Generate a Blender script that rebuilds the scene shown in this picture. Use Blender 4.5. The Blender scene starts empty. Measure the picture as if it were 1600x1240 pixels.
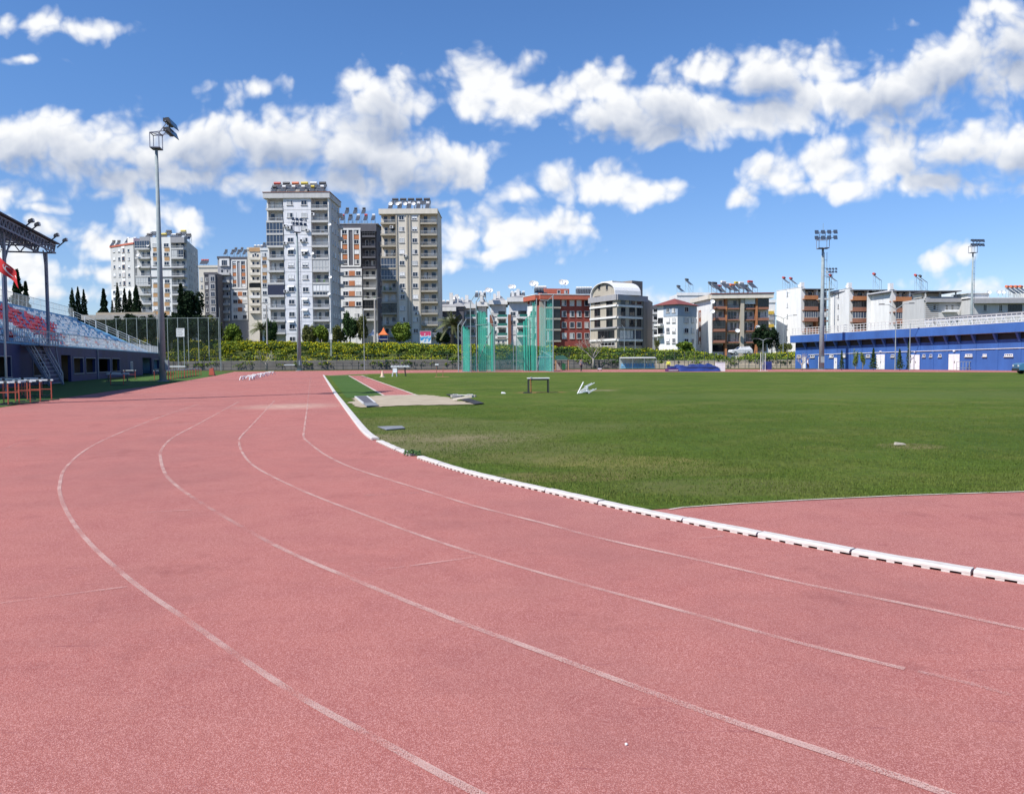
import bpy, math, random
import numpy as np
from mathutils import Vector, Matrix
R = math.radians
random.seed(7); rng = np.random.default_rng(11)
scene = bpy.context.scene
col = scene.collection

# ------------------------------------------------------------------ camera
F = 1200.0; W, H = 1600, 1240          # focal length and size of the photograph in pixels
PITCH = math.atan((620-563)/F); ROLL = R(-0.4); CH = 1.65
cr, sr, cp, sp = math.cos(ROLL), math.sin(ROLL), math.cos(PITCH), math.sin(PITCH)
CAM = Vector((0, 0, CH))
def ray(px, py):
    u = (px-800)/F; v = -(py-620)/F
    u, v = u*cr-v*sr, u*sr+v*cr
    return Vector((u, cp+v*sp, -sp+v*cp))
def G(px, py, z=0.0):                  # point of the ground seen at a pixel of the photograph
    d = ray(px, py); return CAM + d*((z-CH)/d.z)
def P(px, py, Y):                      # point at a pixel and a depth
    d = ray(px, py); return CAM + d*(Y/d.y)
cd = bpy.data.cameras.new("camera"); cam = bpy.data.objects.new("camera", cd); col.objects.link(cam)
cd.sensor_width = 36; cd.lens = 36*F/W; cd.clip_start = 0.1; cd.clip_end = 6000
fwd = ray(800, 620).normalized(); right0 = Vector((1, 0, 0)); up0 = right0.cross(fwd)
rt = right0*cr + up0*sr; up = up0*cr - right0*sr
m = Matrix((rt, up, -fwd)).transposed().to_4x4(); m.translation = CAM
cam.matrix_world = m
scene.camera = cam

# ------------------------------------------------------------------ light and sky
SUN_EL, SUN_AZ = R(50), math.atan2(-0.61, -0.79)     # direction towards the sun in the ground plane
sx, sy = math.cos(SUN_AZ), math.sin(SUN_AZ)
tosun = Vector((sx*math.cos(SUN_EL), sy*math.cos(SUN_EL), math.sin(SUN_EL)))
sl = bpy.data.lights.new("sun", 'SUN'); sl.energy = 5.0; sl.angle = R(0.55); sl.color = (1.0, 0.95, 0.88)
so = bpy.data.objects.new("sun", sl); col.objects.link(so); so.rotation_euler = tosun.to_track_quat('Z', 'Y').to_euler()
so.location = (-60, -30, 90)
scene.view_settings.view_transform = 'Standard'; scene.view_settings.look = 'None'
scene.view_settings.exposure = 0.28; scene.view_settings.gamma = 1.0

def N(nt, typ, **kw):
    n = nt.nodes.new(typ)
    for k, v in kw.items(): setattr(n, k, v)
    return n
def math_node(nt, op, a, b=None, c=None, clamp=False):
    n = N(nt, 'ShaderNodeMath', operation=op); n.use_clamp = clamp
    for i, x in enumerate((a, b, c)):
        if x is None: continue
        if isinstance(x, (int, float)): n.inputs[i].default_value = x
        else: nt.links.new(x, n.inputs[i])
    return n.outputs[0]
def mixc(nt, fac, a, b, blend='MIX'):
    n = N(nt, 'ShaderNodeMix', data_type='RGBA', blend_type=blend)
    for s, x in ((n.inputs[0], fac), (n.inputs[6], a), (n.inputs[7], b)):
        if isinstance(x, (int, float)): s.default_value = x
        elif isinstance(x, (tuple, list)): s.default_value = tuple(x)[:3]+(1,)
        else: nt.links.new(x, s)
    return n.outputs[2]

CLOUDS = [ # centre and half size in degrees-like photo units, turned into world directions below; last = strength
 (40,218,120,42),(170,238,150,46),(330,225,110,56),(430,222,120,52),(560,235,120,50),(600,165,66,48),(560,128,34,30),(655,250,105,44),(740,258,42,30),
 (450,285,190,30),(250,278,170,24),(120,262,80,26),
 (765,125,56,38),(738,160,38,26),(825,158,62,34),(930,132,62,34),(955,178,84,44),(1040,165,76,50),(1110,185,92,36),(1115,112,50,30),
 (1200,125,74,44),(1290,105,62,38),(1310,155,124,38),(1210,178,104,32),(1030,212,56,22),(1410,138,112,44),(1500,104,104,50),(1590,66,78,56),(1560,14,50,18),(1600,112,80,34),
 (1205,268,52,38),(1170,308,30,22),(1290,258,96,40),(1390,250,98,40),(1500,238,104,44),(1610,240,90,44),(1280,288,110,22),(1460,284,90,22),
 (818,302,38,20),(865,286,56,26),(940,285,70,32),(1005,296,56,24),(1052,286,24,12),
 (715,365,60,36),(800,368,84,38),(872,352,60,32),(912,358,30,18),(760,398,96,18),
 (60,362,60,28),(138,380,62,24),(10,420,84,24),(150,428,80,14),(235,340,62,34),(290,348,38,30),(20,305,56,22),(66,322,34,10),(60,458,120,12),
 (130,45,62,18),(60,32,44,14),(8,30,26,20),(30,96,46,9),(1462,407,30,11),(1497,395,28,14),
 (1060,472,66,12),(1570,452,110,20),(1430,468,70,10),(715,415,60,12),(690,322,28,9),(410,136,34,13),(1418,44,26,9),(150,305,24,10)]
def px_uv(px, py):
    d = ray(px, py); return d.x/d.y, d.z/d.y
def build_world():
    w = bpy.data.worlds.new("World"); scene.world = w; w.use_nodes = True
    nt = w.node_tree; nt.nodes.clear()
    tc = N(nt, 'ShaderNodeTexCoord'); sep = N(nt, 'ShaderNodeSeparateXYZ'); nt.links.new(tc.outputs['Generated'], sep.inputs[0])
    yy = math_node(nt, 'MAXIMUM', sep.outputs[1], 0.12)
    u = math_node(nt, 'DIVIDE', sep.outputs[0], yy); v = math_node(nt, 'DIVIDE', sep.outputs[2], yy)
    cmb = N(nt, 'ShaderNodeCombineXYZ'); nt.links.new(u, cmb.inputs[0]); nt.links.new(v, cmb.inputs[1]); V = cmb.outputs[0]
    wn = N(nt, 'ShaderNodeTexNoise', noise_dimensions='2D'); wn.inputs['Scale'].default_value = 9; wn.inputs['Detail'].default_value = 3
    nt.links.new(V, wn.inputs['Vector'])
    s1 = N(nt, 'ShaderNodeVectorMath', operation='SUBTRACT'); nt.links.new(wn.outputs['Color'], s1.inputs[0]); s1.inputs[1].default_value = (.5, .5, .5)
    s2 = N(nt, 'ShaderNodeVectorMath', operation='MULTIPLY_ADD'); nt.links.new(s1.outputs[0], s2.inputs[0]); s2.inputs[1].default_value = (.045, .028, 0); nt.links.new(V, s2.inputs[2])
    VW = s2.outputs[0]
    def blobs(vec, lst, du=0, dv=0):
        acc = None
        for (x, y, rx, ry) in lst:
            u0, v0 = px_uv(x, y); u0 -= du; v0 -= dv; kx, ky = F/rx*.80, F/ry*.80
            b = N(nt, 'ShaderNodeVectorMath', operation='MULTIPLY_ADD'); nt.links.new(vec, b.inputs[0]); b.inputs[1].default_value = (kx, ky, 0); b.inputs[2].default_value = (-u0*kx, -v0*ky, 0)
            l = N(nt, 'ShaderNodeVectorMath', operation='LENGTH'); nt.links.new(b.outputs[0], l.inputs[0])
            w = min(1.0, 0.3+ry/45)
            o = math_node(nt, 'MULTIPLY_ADD', l.outputs['Value'], -w, w)
            acc = o if acc is None else math_node(nt, 'MAXIMUM', acc, o)
        return acc
    def relief(off):
        a = N(nt, 'ShaderNodeVectorMath', operation='ADD'); nt.links.new(VW, a.inputs[0]); a.inputs[1].default_value = off
        n1 = N(nt, 'ShaderNodeTexNoise', noise_dimensions='2D'); n1.inputs['Scale'].default_value = 15; n1.inputs['Detail'].default_value = 7; n1.inputs['Roughness'].default_value = .53; nt.links.new(a.outputs[0], n1.inputs['Vector'])
        vo = N(nt, 'ShaderNodeTexVoronoi', voronoi_dimensions='2D', feature='F1'); vo.inputs['Scale'].default_value = 24; vo.inputs['Detail'].default_value = 2.0; vo.inputs['Roughness'].default_value = .55; nt.links.new(a.outputs[0], vo.inputs['Vector'])
        k = math_node(nt, 'MULTIPLY_ADD', n1.outputs['Fac'], 1.25, -0.63)
        return math_node(nt, 'ADD', k, math_node(nt, 'MULTIPLY_ADD', vo.outputs['Distance'], -0.60, 0.25))
    A = math_node(nt, 'MAXIMUM', blobs(VW, CLOUDS), -2.0)
    k0 = relief((0, 0, 0)); k1 = relief((-0.007, 0.014, 0))
    f0 = math_node(nt, 'ADD', A, k0)
    big = [c for c in CLOUDS if c[3] > 40]
    f2 = math_node(nt, 'ADD', blobs(VW, big, 0, 0.030), math_node(nt, 'MULTIPLY', k0, .3))
    f0 = math_node(nt, 'ADD', f0, 0.13)
    dens = N(nt, 'ShaderNodeMapRange', interpolation_type='SMOOTHSTEP'); nt.links.new(f0, dens.inputs[0]); dens.inputs[1].default_value = -0.12; dens.inputs[2].default_value = 0.60
    front = math_node(nt, 'GREATER_THAN', sep.outputs[1], 0.14)
    alpha = math_node(nt, 'MULTIPLY', dens.outputs[0], front)
    alpha = math_node(nt, 'MULTIPLY', alpha, 0.97)
    d1 = math_node(nt, 'SUBTRACT', k0, k1); d2 = math_node(nt, 'MAXIMUM', f2, 0.0)
    lit = math_node(nt, 'MULTIPLY_ADD', d1, 0.60, 0.96)
    lit = math_node(nt, 'MULTIPLY_ADD', d2, -1.15, lit, clamp=True)
    cc = mixc(nt, lit, (2.5, 2.95, 3.9), (6.2, 6.25, 6.3))
    sky = N(nt, 'ShaderNodeTexSky', sky_type='NISHITA'); sky.sun_disc = False
    sky.sun_elevation = SUN_EL; sky.sun_rotation = math.atan2(sx, sy); sky.altitude = 600; sky.air_density = 1.0; sky.dust_density = 0.1; sky.ozone_density = 2.0
    # the camera that took the photograph rendered the clear sky a shade more saturated
    hs = N(nt, 'ShaderNodeHueSaturation'); hs.inputs['Saturation'].default_value = 1.08; hs.inputs['Value'].default_value = 1.0
    nt.links.new(sky.outputs[0], hs.inputs['Color'])
    hz = N(nt, 'ShaderNodeMapRange', interpolation_type='SMOOTHSTEP'); nt.links.new(sep.outputs[2], hz.inputs[0]); hz.inputs[1].default_value = 0.0; hz.inputs[2].default_value = 0.38
    tint = mixc(nt, hz.outputs[0], (.60, .645, .80), (.62, .80, 1.01))
    skc = mixc(nt, 1.0, hs.outputs[0], tint, 'MULTIPLY')
    c = mixc(nt, alpha, skc, cc)
    bg = N(nt, 'ShaderNodeBackground'); nt.links.new(c, bg.inputs[0]); bg.inputs[1].default_value = 0.135
    out = N(nt, 'ShaderNodeOutputWorld'); nt.links.new(bg.outputs[0], out.inputs[0])
    w.cycles.sampling_method = 'MANUAL'; w.cycles.sample_map_resolution = 512
build_world()

# ------------------------------------------------------------------ materials
MATS = {}
def mat(name, c, c2=None, rough=.7, scale=3.0, amt=.5, bump=0.0, bscale=40, metal=0.0, stretch=None, island=0.0, spec=None, detail=5):
    if name in MATS: return MATS[name]
    m = bpy.data.materials.new(name); m.use_nodes = True; nt = m.node_tree; b = nt.nodes['Principled BSDF']
    b.inputs['Roughness'].default_value = rough; b.inputs['Metallic'].default_value = metal
    if spec is not None: b.inputs['Specular IOR Level'].default_value = spec
    tc = N(nt, 'ShaderNodeTexCoord'); vec = tc.outputs['Object']
    if stretch:
        mp = N(nt, 'ShaderNodeMapping'); mp.inputs['Scale'].default_value = stretch; nt.links.new(vec, mp.inputs[0]); vec = mp.outputs[0]
    c2 = c2 or tuple(x*.82 for x in c)
    n = N(nt, 'ShaderNodeTexNoise'); n.inputs['Scale'].default_value = scale; n.inputs['Detail'].default_value = detail; n.inputs['Roughness'].default_value = .62; nt.links.new(vec, n.inputs['Vector'])
    mr = N(nt, 'ShaderNodeMapRange'); nt.links.new(n.outputs['Fac'], mr.inputs[0]); mr.inputs[1].default_value = .5-.5*amt*.5; mr.inputs[2].default_value = .5+.5*amt*.5+.05
    out = mixc(nt, mr.outputs[0], c, c2)
    if island:
        gm = N(nt, 'ShaderNodeNewGeometry'); v = math_node(nt, 'MULTIPLY_ADD', gm.outputs['Random Per Island'], island, 1-island/2)
        hs = N(nt, 'ShaderNodeHueSaturation'); nt.links.new(out, hs.inputs['Color']); nt.links.new(v, hs.inputs['Value']); out = hs.outputs[0]
    nt.links.new(out, b.inputs['Base Color'])
    if bump:
        n2 = N(nt, 'ShaderNodeTexNoise'); n2.inputs['Scale'].default_value = bscale; n2.inputs['Detail'].default_value = 3; nt.links.new(tc.outputs['Object'], n2.inputs['Vector'])
        bp = N(nt, 'ShaderNodeBump'); bp.inputs['Strength'].default_value = bump; bp.inputs['Distance'].default_value = .02; nt.links.new(n2.outputs['Fac'], bp.inputs['Height']); nt.links.new(bp.outputs[0], b.inputs['Normal'])
    MATS[name] = m; return m
def wallm(name, c, dirt=.12):      # painted render with faint rain streaks
    return mat(name, c, tuple(x*(1-dirt*2) for x in c), rough=.85, scale=1.0, amt=1.1, stretch=(1.3, 1.3, .22), bump=.12, bscale=6)
def glass(name, tint=(.025, .035, .055), curtain=.35, shut=.0):
    m = bpy.data.materials.new(name); m.use_nodes = True; nt = m.node_tree; b = nt.nodes['Principled BSDF']
    oi = N(nt, 'ShaderNodeObjectInfo'); tc = N(nt, 'ShaderNodeTexCoord')
    sep = N(nt, 'ShaderNodeSeparateXYZ'); nt.links.new(tc.outputs['Generated'], sep.inputs[0])
    r = oi.outputs['Random']
    # curtains: drawn over part of some panes
    part = math_node(nt, 'FRACT', math_node(nt, 'MULTIPLY', r, 13.7))
    g1 = math_node(nt, 'LESS_THAN', sep.outputs[0], math_node(nt, 'MULTIPLY', part, 1.3)); g2 = math_node(nt, 'LESS_THAN', r, curtain)
    folds = N(nt, 'ShaderNodeTexWave'); folds.inputs['Scale'].default_value = 9; nt.links.new(tc.outputs['Generated'], folds.inputs[0])
    cur = mixc(nt, folds.outputs['Fac'], (.42, .43, .44), (.6, .6, .58))
    base = mixc(nt, math_node(nt, 'MULTIPLY', g1, g2), tint, cur)
    sh = math_node(nt, 'GREATER_THAN', r, 1-shut)
    hgt = math_node(nt, 'GREATER_THAN', sep.outputs[2], math_node(nt, 'MULTIPLY', part, .5))
    base = mixc(nt, math_node(nt, 'MULTIPLY', sh, hgt), base, (.8, .8, .8))
    nt.links.new(base, b.inputs['Base Color']); b.inputs['Roughness'].default_value = .06
    nz = N(nt, 'ShaderNodeTexNoise'); nz.inputs['Scale'].default_value = .7; nt.links.new(tc.outputs['Object'], nz.inputs[0])
    bp = N(nt, 'ShaderNodeBump'); bp.inputs['Strength'].default_value = .15; bp.inputs['Distance'].default_value = .1; nt.links.new(nz.outputs[0], bp.inputs['Height']); nt.links.new(bp.outputs[0], b.inputs['Normal'])
    return m
M = dict(
 white=wallm('white_render', (.80, .80, .79)), cool=wallm('pale_blue_white_render', (.79, .80, .84)), cream=wallm('cream_render', (.72, .67, .58)), beige=wallm('beige_render', (.66, .60, .51)),
 grey=wallm('grey_render', (.36, .36, .38)), lgrey=wallm('light_grey_render', (.57, .57, .565)), dgrey=wallm('dark_grey_render', (.11, .11, .13)), bluegrey=wallm('blue_grey_render', (.30, .38, .48)),
 orange=wallm('orange_panel', (.52, .20, .09)), tan=wallm('tan_panel', (.50, .30, .15)), brick=wallm('red_brick_paint', (.30, .065, .05)), redfascia=wallm('red_fascia', (.50, .13, .08)),
 taupe=wallm('taupe_cladding', (.27, .23, .20)), stone=wallm('beige_stone', (.44, .40, .33)), brown=wallm('brown_balcony', (.29, .13, .085)), rustorange=wallm('rust_orange', (.42, .17, .07)),
 roofred=mat('red_tiles', (.22, .06, .05), scale=2), roofgrey=mat('grey_roof', (.30, .30, .31), scale=1), dark=mat('dark_metal', (.035, .035, .04), rough=.5),
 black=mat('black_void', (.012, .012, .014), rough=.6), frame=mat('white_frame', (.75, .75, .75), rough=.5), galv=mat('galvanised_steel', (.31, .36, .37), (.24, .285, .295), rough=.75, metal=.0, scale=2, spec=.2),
 railw=mat('white_rail', (.62, .62, .60), rough=.5), raild=mat('dark_rail', (.07, .07, .08), rough=.5), steelblue=mat('blue_grey_steel', (.24, .26, .33), rough=.55),
 standblue=mat('deep_blue_paint', (.012, .026, .125), (.009, .019, .085), rough=.6, scale=.7, stretch=(1, 1, .4)), tier=mat('light_blue_concrete', (.20, .42, .60), (.15, .33, .50), rough=.7, scale=.8, amt=.8, bump=.1),
 hallblue=mat('bright_blue_paint', (.045, .135, .41), (.028, .078, .25), rough=.6, scale=.6, amt=1.1, stretch=(1, 1, .4)), seatred=mat('red_plastic', (.62, .02, .05), rough=.35), seatwhite=mat('white_plastic', (.68, .71, .74), rough=.35),
 conc=mat('concrete', (.40, .38, .35), (.30, .28, .26), rough=.9, scale=1.5, amt=.9, bump=.2), wallconc=mat('stained_grey_wall', (.16, .15, .14), (.10, .095, .09), rough=.9, scale=.8, amt=1.0),
 tanwall=mat('stained_tan_wall', (.42, .36, .28), (.30, .26, .20), rough=.9, scale=.8, amt=1.0),
 kerbw=mat('white_kerb_plastic', (.70, .68, .65), (.46, .40, .35), rough=.6, scale=9, amt=1.3, bump=.1), orangep=mat('orange_steel', (.42, .085, .05), rough=.45), wood=mat('weathered_board', (.50, .46, .38), rough=.8),
 bark=mat('bark', (.16, .13, .10), (.09, .07, .055), rough=.95, scale=6), palebark=mat('pale_bark', (.42, .38, .33), (.25, .22, .19), rough=.95, scale=6),
 tank=mat('white_tank', (.75, .75, .75), rough=.35), tankred=mat('red_tank', (.50, .06, .05), rough=.4), tankorange=mat('orange_tank', (.65, .17, .07), rough=.4), tanky=mat('yellow_tank', (.65, .50, .06), rough=.4), tankd=mat('dark_tank', (.07, .07, .08), rough=.4),
 panel=mat('solar_panel', (.055, .06, .075), (.10, .11, .12), rough=.25, scale=1), curtain=mat('navy_awning', (.02, .03, .07), rough=.8), awn=mat('white_shade', (.78, .79, .80), rough=.7),
 glass=glass('window_glass', shut=.0, curtain=.5), glassc=glass('window_glass_shutters', shut=.32, curtain=.4), glaze=glass('balcony_glazing', (.05, .07, .11), curtain=.15), gglass=glass('green_glazing', (.02, .16, .13), curtain=.1), dglass=glass('dark_glazing', (.015, .017, .02), curtain=.0),
 skin=mat('skin', (.45, .25, .17), rough=.6), cloth_grey=mat('grey_cloth', (.22, .22, .25), rough=.9), cloth_dark=mat('dark_cloth', (.025, .025, .032), rough=.9), cloth_yellow=mat('yellow_cloth', (.65, .70, .08), rough=.9), hair=mat('dark_hair', (.02, .015, .012), rough=.8),
 tarp=mat('blue_tarp', (.022, .045, .21), (.015, .03, .13), rough=.45, scale=1.5, amt=1, bump=.8, bscale=3), rubber=mat('black_rubber', (.03, .03, .033), rough=.8), slab=mat('grey_slab', (.22, .235, .26), (.15, .155, .165), rough=.8), matgrey=mat('grey_mat', (.10, .10, .12), rough=.85, scale=5),
)
M['sand'] = mat('sand', (.44, .37, .27), (.30, .245, .17), rough=.95, scale=1.3, amt=.9, bump=.6, bscale=9)

# ------------------------------------------------------------------ mesh helpers
class MB:
    def __init__(s): s.v = []; s.f = []
    def add(s, vs, fs):
        n = len(s.v); s.v += [tuple(v) for v in vs]; s.f += [tuple(i+n for i in f) for f in fs]; return s
    def hexa(s, p):    # 8 points: bottom 0-3, top 4-7
        return s.add(p, [(3, 2, 1, 0), (4, 5, 6, 7), (0, 1, 5, 4), (1, 2, 6, 5), (2, 3, 7, 6), (3, 0, 4, 7)])
    def box(s, x0, x1, y0, y1, z0, z1):
        return s.hexa([(x0, y0, z0), (x1, y0, z0), (x1, y1, z0), (x0, y1, z0), (x0, y0, z1), (x1, y0, z1), (x1, y1, z1), (x0, y1, z1)])
    def bar(s, a, b, w=.05, h=None, round_=0):
        a = Vector(a); b = Vector(b); d = (b-a)
        if d.length < 1e-6: return s
        d.normalize(); h = h or w
        x = d.cross(Vector((0, 0, 1)))
        if x.length < 1e-3: x = Vector((1, 0, 0))
        x.normalize(); y = x.cross(d)
        return s.hexa([a-x*w/2-y*h/2, a+x*w/2-y*h/2, b+x*w/2-y*h/2, b-x*w/2-y*h/2, a-x*w/2+y*h/2, a+x*w/2+y*h/2, b+x*w/2+y*h/2, b-x*w/2+y*h/2])
    def tube(s, pts, rad, n=8, cap=True):
        pts = [Vector(p) for p in pts]; rad = rad if isinstance(rad, (list, tuple)) else [rad]*len(pts)
        base = len(s.v); ref = None
        for i, p in enumerate(pts):
            d = (pts[min(i+1, len(pts)-1)]-pts[max(i-1, 0)]).normalized()
            if ref is None: ref = Vector((1, 0, 0)) if abs(d.x) < .8 else Vector((0, 1, 0))
            x = (ref-d*ref.dot(d)).normalized(); y = d.cross(x); ref = x
            for k in range(n):
                t = 2*math.pi*k/n; s.v.append(tuple(p+(x*math.cos(t)+y*math.sin(t))*rad[i]))
        for i in range(len(pts)-1):
            for k in range(n):
                a = base+i*n+k; b = base+i*n+(k+1) % n; s.f.append((a, b, b+n, a+n))
        if cap:
            s.f.append(tuple(base+k for k in reversed(range(n)))); s.f.append(tuple(base+(len(pts)-1)*n+k for k in range(n)))
        return s
    def prism(s, poly, z0, z1):   # poly: list of (x,y) counter-clockwise or not; z may be lists
        n = len(poly); zz0 = z0 if isinstance(z0, list) else [z0]*n; zz1 = z1 if isinstance(z1, list) else [z1]*n
        vs = [(p[0], p[1], zz0[i]) for i, p in enumerate(poly)]+[(p[0], p[1], zz1[i]) for i, p in enumerate(poly)]
        area = sum(poly[i][0]*poly[(i+1) % n][1]-poly[(i+1) % n][0]*poly[i][1] for i in range(n))
        fs = [(i, (i+1) % n, (i+1) % n+n, i+n) for i in range(n)]+[tuple(reversed(range(n))), tuple(range(n, 2*n))]
        if area < 0: fs = [tuple(reversed(f)) for f in fs]
        return s.add(vs, fs)
    def build(s, name, m, parent=None, smooth=False, world=False):
        me = bpy.data.meshes.new(name)
        off = Vector((0, 0, 0))
        if world and parent is not None:
            off = parent.location.copy(); q = parent.parent
            while q is not None: off += q.location; q = q.parent
        me.from_pydata([(v[0]-off.x, v[1]-off.y, v[2]-off.z) for v in s.v], [], s.f); me.materials.append(m)
        if smooth: me.shade_smooth()
        o = bpy.data.objects.new(name, me); col.objects.link(o)
        if parent is not None: o.parent = parent
        return o
def tag(o, label=None, cat=None, group=None, kind=None):
    for k, v in (('label', label), ('category', cat), ('group', group), ('kind', kind)):
        if v: o[k] = v
    return o
def thing(name, label, cat, loc=(0, 0, 0), rz=0, group=None):
    o = bpy.data.objects.new(name, None); col.objects.link(o); o.empty_display_size = .3
    o.location = loc; o.rotation_euler = (0, 0, rz); return tag(o, label, cat, group)
def copy_tree(o, parent=None):
    c = o.copy(); col.objects.link(c)
    if parent is not None: c.parent = parent
    for ch in list(o.children): copy_tree(ch, c)
    return c
def place(proto, loc, rz=0, label=None, group=None, first=[set()]):
    if proto.name not in first[0]: first[0].add(proto.name); o = proto
    else: o = copy_tree(proto)
    o.location = loc; o.rotation_euler = (0, 0, rz)
    if label: o['label'] = label
    if group: o['group'] = group
    return o
def sheet(name, pts, z, m, kind='structure', sub=None):
    me = bpy.data.meshes.new(name); me.from_pydata([(p[0], p[1], z) for p in pts], [], [tuple(range(len(pts)))]); me.materials.append(m)
    o = bpy.data.objects.new(name, me); col.objects.link(o); return tag(o, kind=kind)
def npmesh(name, verts, nper, m, parent=None, mats=None, midx=None):
    nv = len(verts); nf = nv//nper; me = bpy.data.meshes.new(name)
    me.vertices.add(nv); me.vertices.foreach_set('co', np.asarray(verts, dtype=np.float32).ravel())
    me.loops.add(nv); me.loops.foreach_set('vertex_index', np.arange(nv, dtype=np.int32))
    me.polygons.add(nf); me.polygons.foreach_set('loop_start', np.arange(0, nv, nper, dtype=np.int32)); me.polygons.foreach_set('loop_total', np.full(nf, nper, dtype=np.int32))
    for x in (mats or [m]): me.materials.append(x)
    if midx is not None: me.polygons.foreach_set('material_index', np.asarray(midx, dtype=np.int32))
    me.update(); me.validate()
    o = bpy.data.objects.new(name, me); col.objects.link(o)
    if parent is not None: o.parent = parent
    return o
def leafquads(c, size, flat=0.0):
    n = len(c); a = rng.normal(size=(n, 3)); a /= np.linalg.norm(a, axis=1)[:, None]
    b = rng.normal(size=(n, 3)); b -= (b*a).sum(1)[:, None]*a; b /= np.linalg.norm(b, axis=1)[:, None]
    s = (np.asarray(size)*rng.uniform(.6, 1.3, n))[:, None]; a = a*s; b = b*s*.6
    return np.stack([c-a, c-b, c+a, c+b], axis=1).reshape(-1, 3)

# ------------------------------------------------------------------ ground, track, lawn
def track_mat():
    m = bpy.data.materials.new('pink_rubber_track'); m.use_nodes = True; nt = m.node_tree; b = nt.nodes['Principled BSDF']
    tc = N(nt, 'ShaderNodeTexCoord'); V = tc.outputs['Object']
    def noise(s, d=4, r=.6, vec=V):
        n = N(nt, 'ShaderNodeTexNoise'); n.inputs['Scale'].default_value = s; n.inputs['Detail'].default_value = d; n.inputs['Roughness'].default_value = r; nt.links.new(vec, n.inputs[0]); return n.outputs['Fac']
    def rng_(x, a, b_):
        n = N(nt, 'ShaderNodeMapRange'); nt.links.new(x, n.inputs[0]); n.inputs[1].default_value = a; n.inputs[2].default_value = b_; return n.outputs[0]
    c = mixc(nt, rng_(noise(.35, 5), .35, .65), (.415, .148, .122), (.38, .152, .126))
    c = mixc(nt, rng_(noise(1.6, 6, .7), .45, .75), c, (.32, .108, .096))
    c = mixc(nt, math_node(nt, 'MULTIPLY', rng_(noise(5.5, 4, .7), .52, .74), .40), c, (.45, .185, .16))
    c = mixc(nt, math_node(nt, 'MULTIPLY', rng_(noise(.09, 3), .5, .65), .4), c, (.35, .165, .148))
    # rubber granules
    vo = N(nt, 'ShaderNodeTexVoronoi'); vo.inputs['Scale'].default_value = 240; nt.links.new(V, vo.inputs[0])
    sepc = N(nt, 'ShaderNodeSeparateColor'); nt.links.new(vo.outputs['Color'], sepc.inputs[0])
    c = mixc(nt, math_node(nt, 'MULTIPLY', rng_(sepc.outputs[0], .0, 1.0), .50), c, (.25, .075, .072))
    c = mixc(nt, math_node(nt, 'MULTIPLY', math_node(nt, 'GREATER_THAN', sepc.outputs[1], .72), .38), c, (.80, .44, .40))
    g2 = noise(120, 3, .8); c = mixc(nt, math_node(nt, 'MULTIPLY', rng_(g2, .5, .64), .42), c, (.24, .065, .068))
    g3 = noise(40, 4, .75); c = mixc(nt, math_node(nt, 'MULTIPLY', rng_(g3, .55, .72), .28), c, (.78, .40, .38))
    # scuffs that run across the lanes
    mp = N(nt, 'ShaderNodeMapping'); mp.inputs['Scale'].default_value = (.8, 7, 1); mp.inputs['Rotation'].default_value = (0, 0, .1); nt.links.new(V, mp.inputs[0])
    sc = noise(2.2, 6, .75, mp.outputs[0]); c = mixc(nt, math_node(nt, 'MULTIPLY', rng_(sc, .60, .70), .6), c, (.22, .07, .08))
    c = mixc(nt, math_node(nt, 'MULTIPLY', rng_(noise(.22, 7, .7), .48, .64), .55), c, (.30, .125, .115))
    c = mixc(nt, math_node(nt, 'MULTIPLY', rng_(noise(.6, 8, .78), .56, .66), .45), c, (.24, .085, .08))
    # dust on the inside lane beside the pit
    p = G(565, 633); q = N(nt, 'ShaderNodeVectorMath', operation='SUBTRACT'); nt.links.new(V, q.inputs[0]); q.inputs[1].default_value = (p.x-2.6, p.y-.3, 0)
    q2 = N(nt, 'ShaderNodeVectorMath', operation='MULTIPLY'); nt.links.new(q.outputs[0], q2.inputs[0]); q2.inputs[1].default_value = (.55, .5, 0)
    ln = N(nt, 'ShaderNodeVectorMath', operation='LENGTH'); nt.links.new(q2.outputs[0], ln.inputs[0])
    dm = math_node(nt, 'SUBTRACT', 1.25, ln.outputs['Value'], clamp=True); dm = math_node(nt, 'MULTIPLY', dm, rng_(noise(3, 5, vec=mp.outputs[0]), .35, .7), clamp=True)
    c = mixc(nt, math_node(nt, 'MULTIPLY', dm, .8), c, (.62, .52, .40))
    nt.links.new(c, b.inputs['Base Color']); b.inputs['Roughness'].default_value = .85; b.inputs['Specular IOR Level'].default_value = .08
    bp = N(nt, 'ShaderNodeBump'); bp.inputs['Strength'].default_value = .55; bp.inputs['Distance'].default_value = .004
    nt.links.new(math_node(nt, 'ADD', vo.outputs['Distance'], g2), bp.inputs['Height']); nt.links.new(bp.outputs[0], b.inputs['Normal'])
    return m
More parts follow.
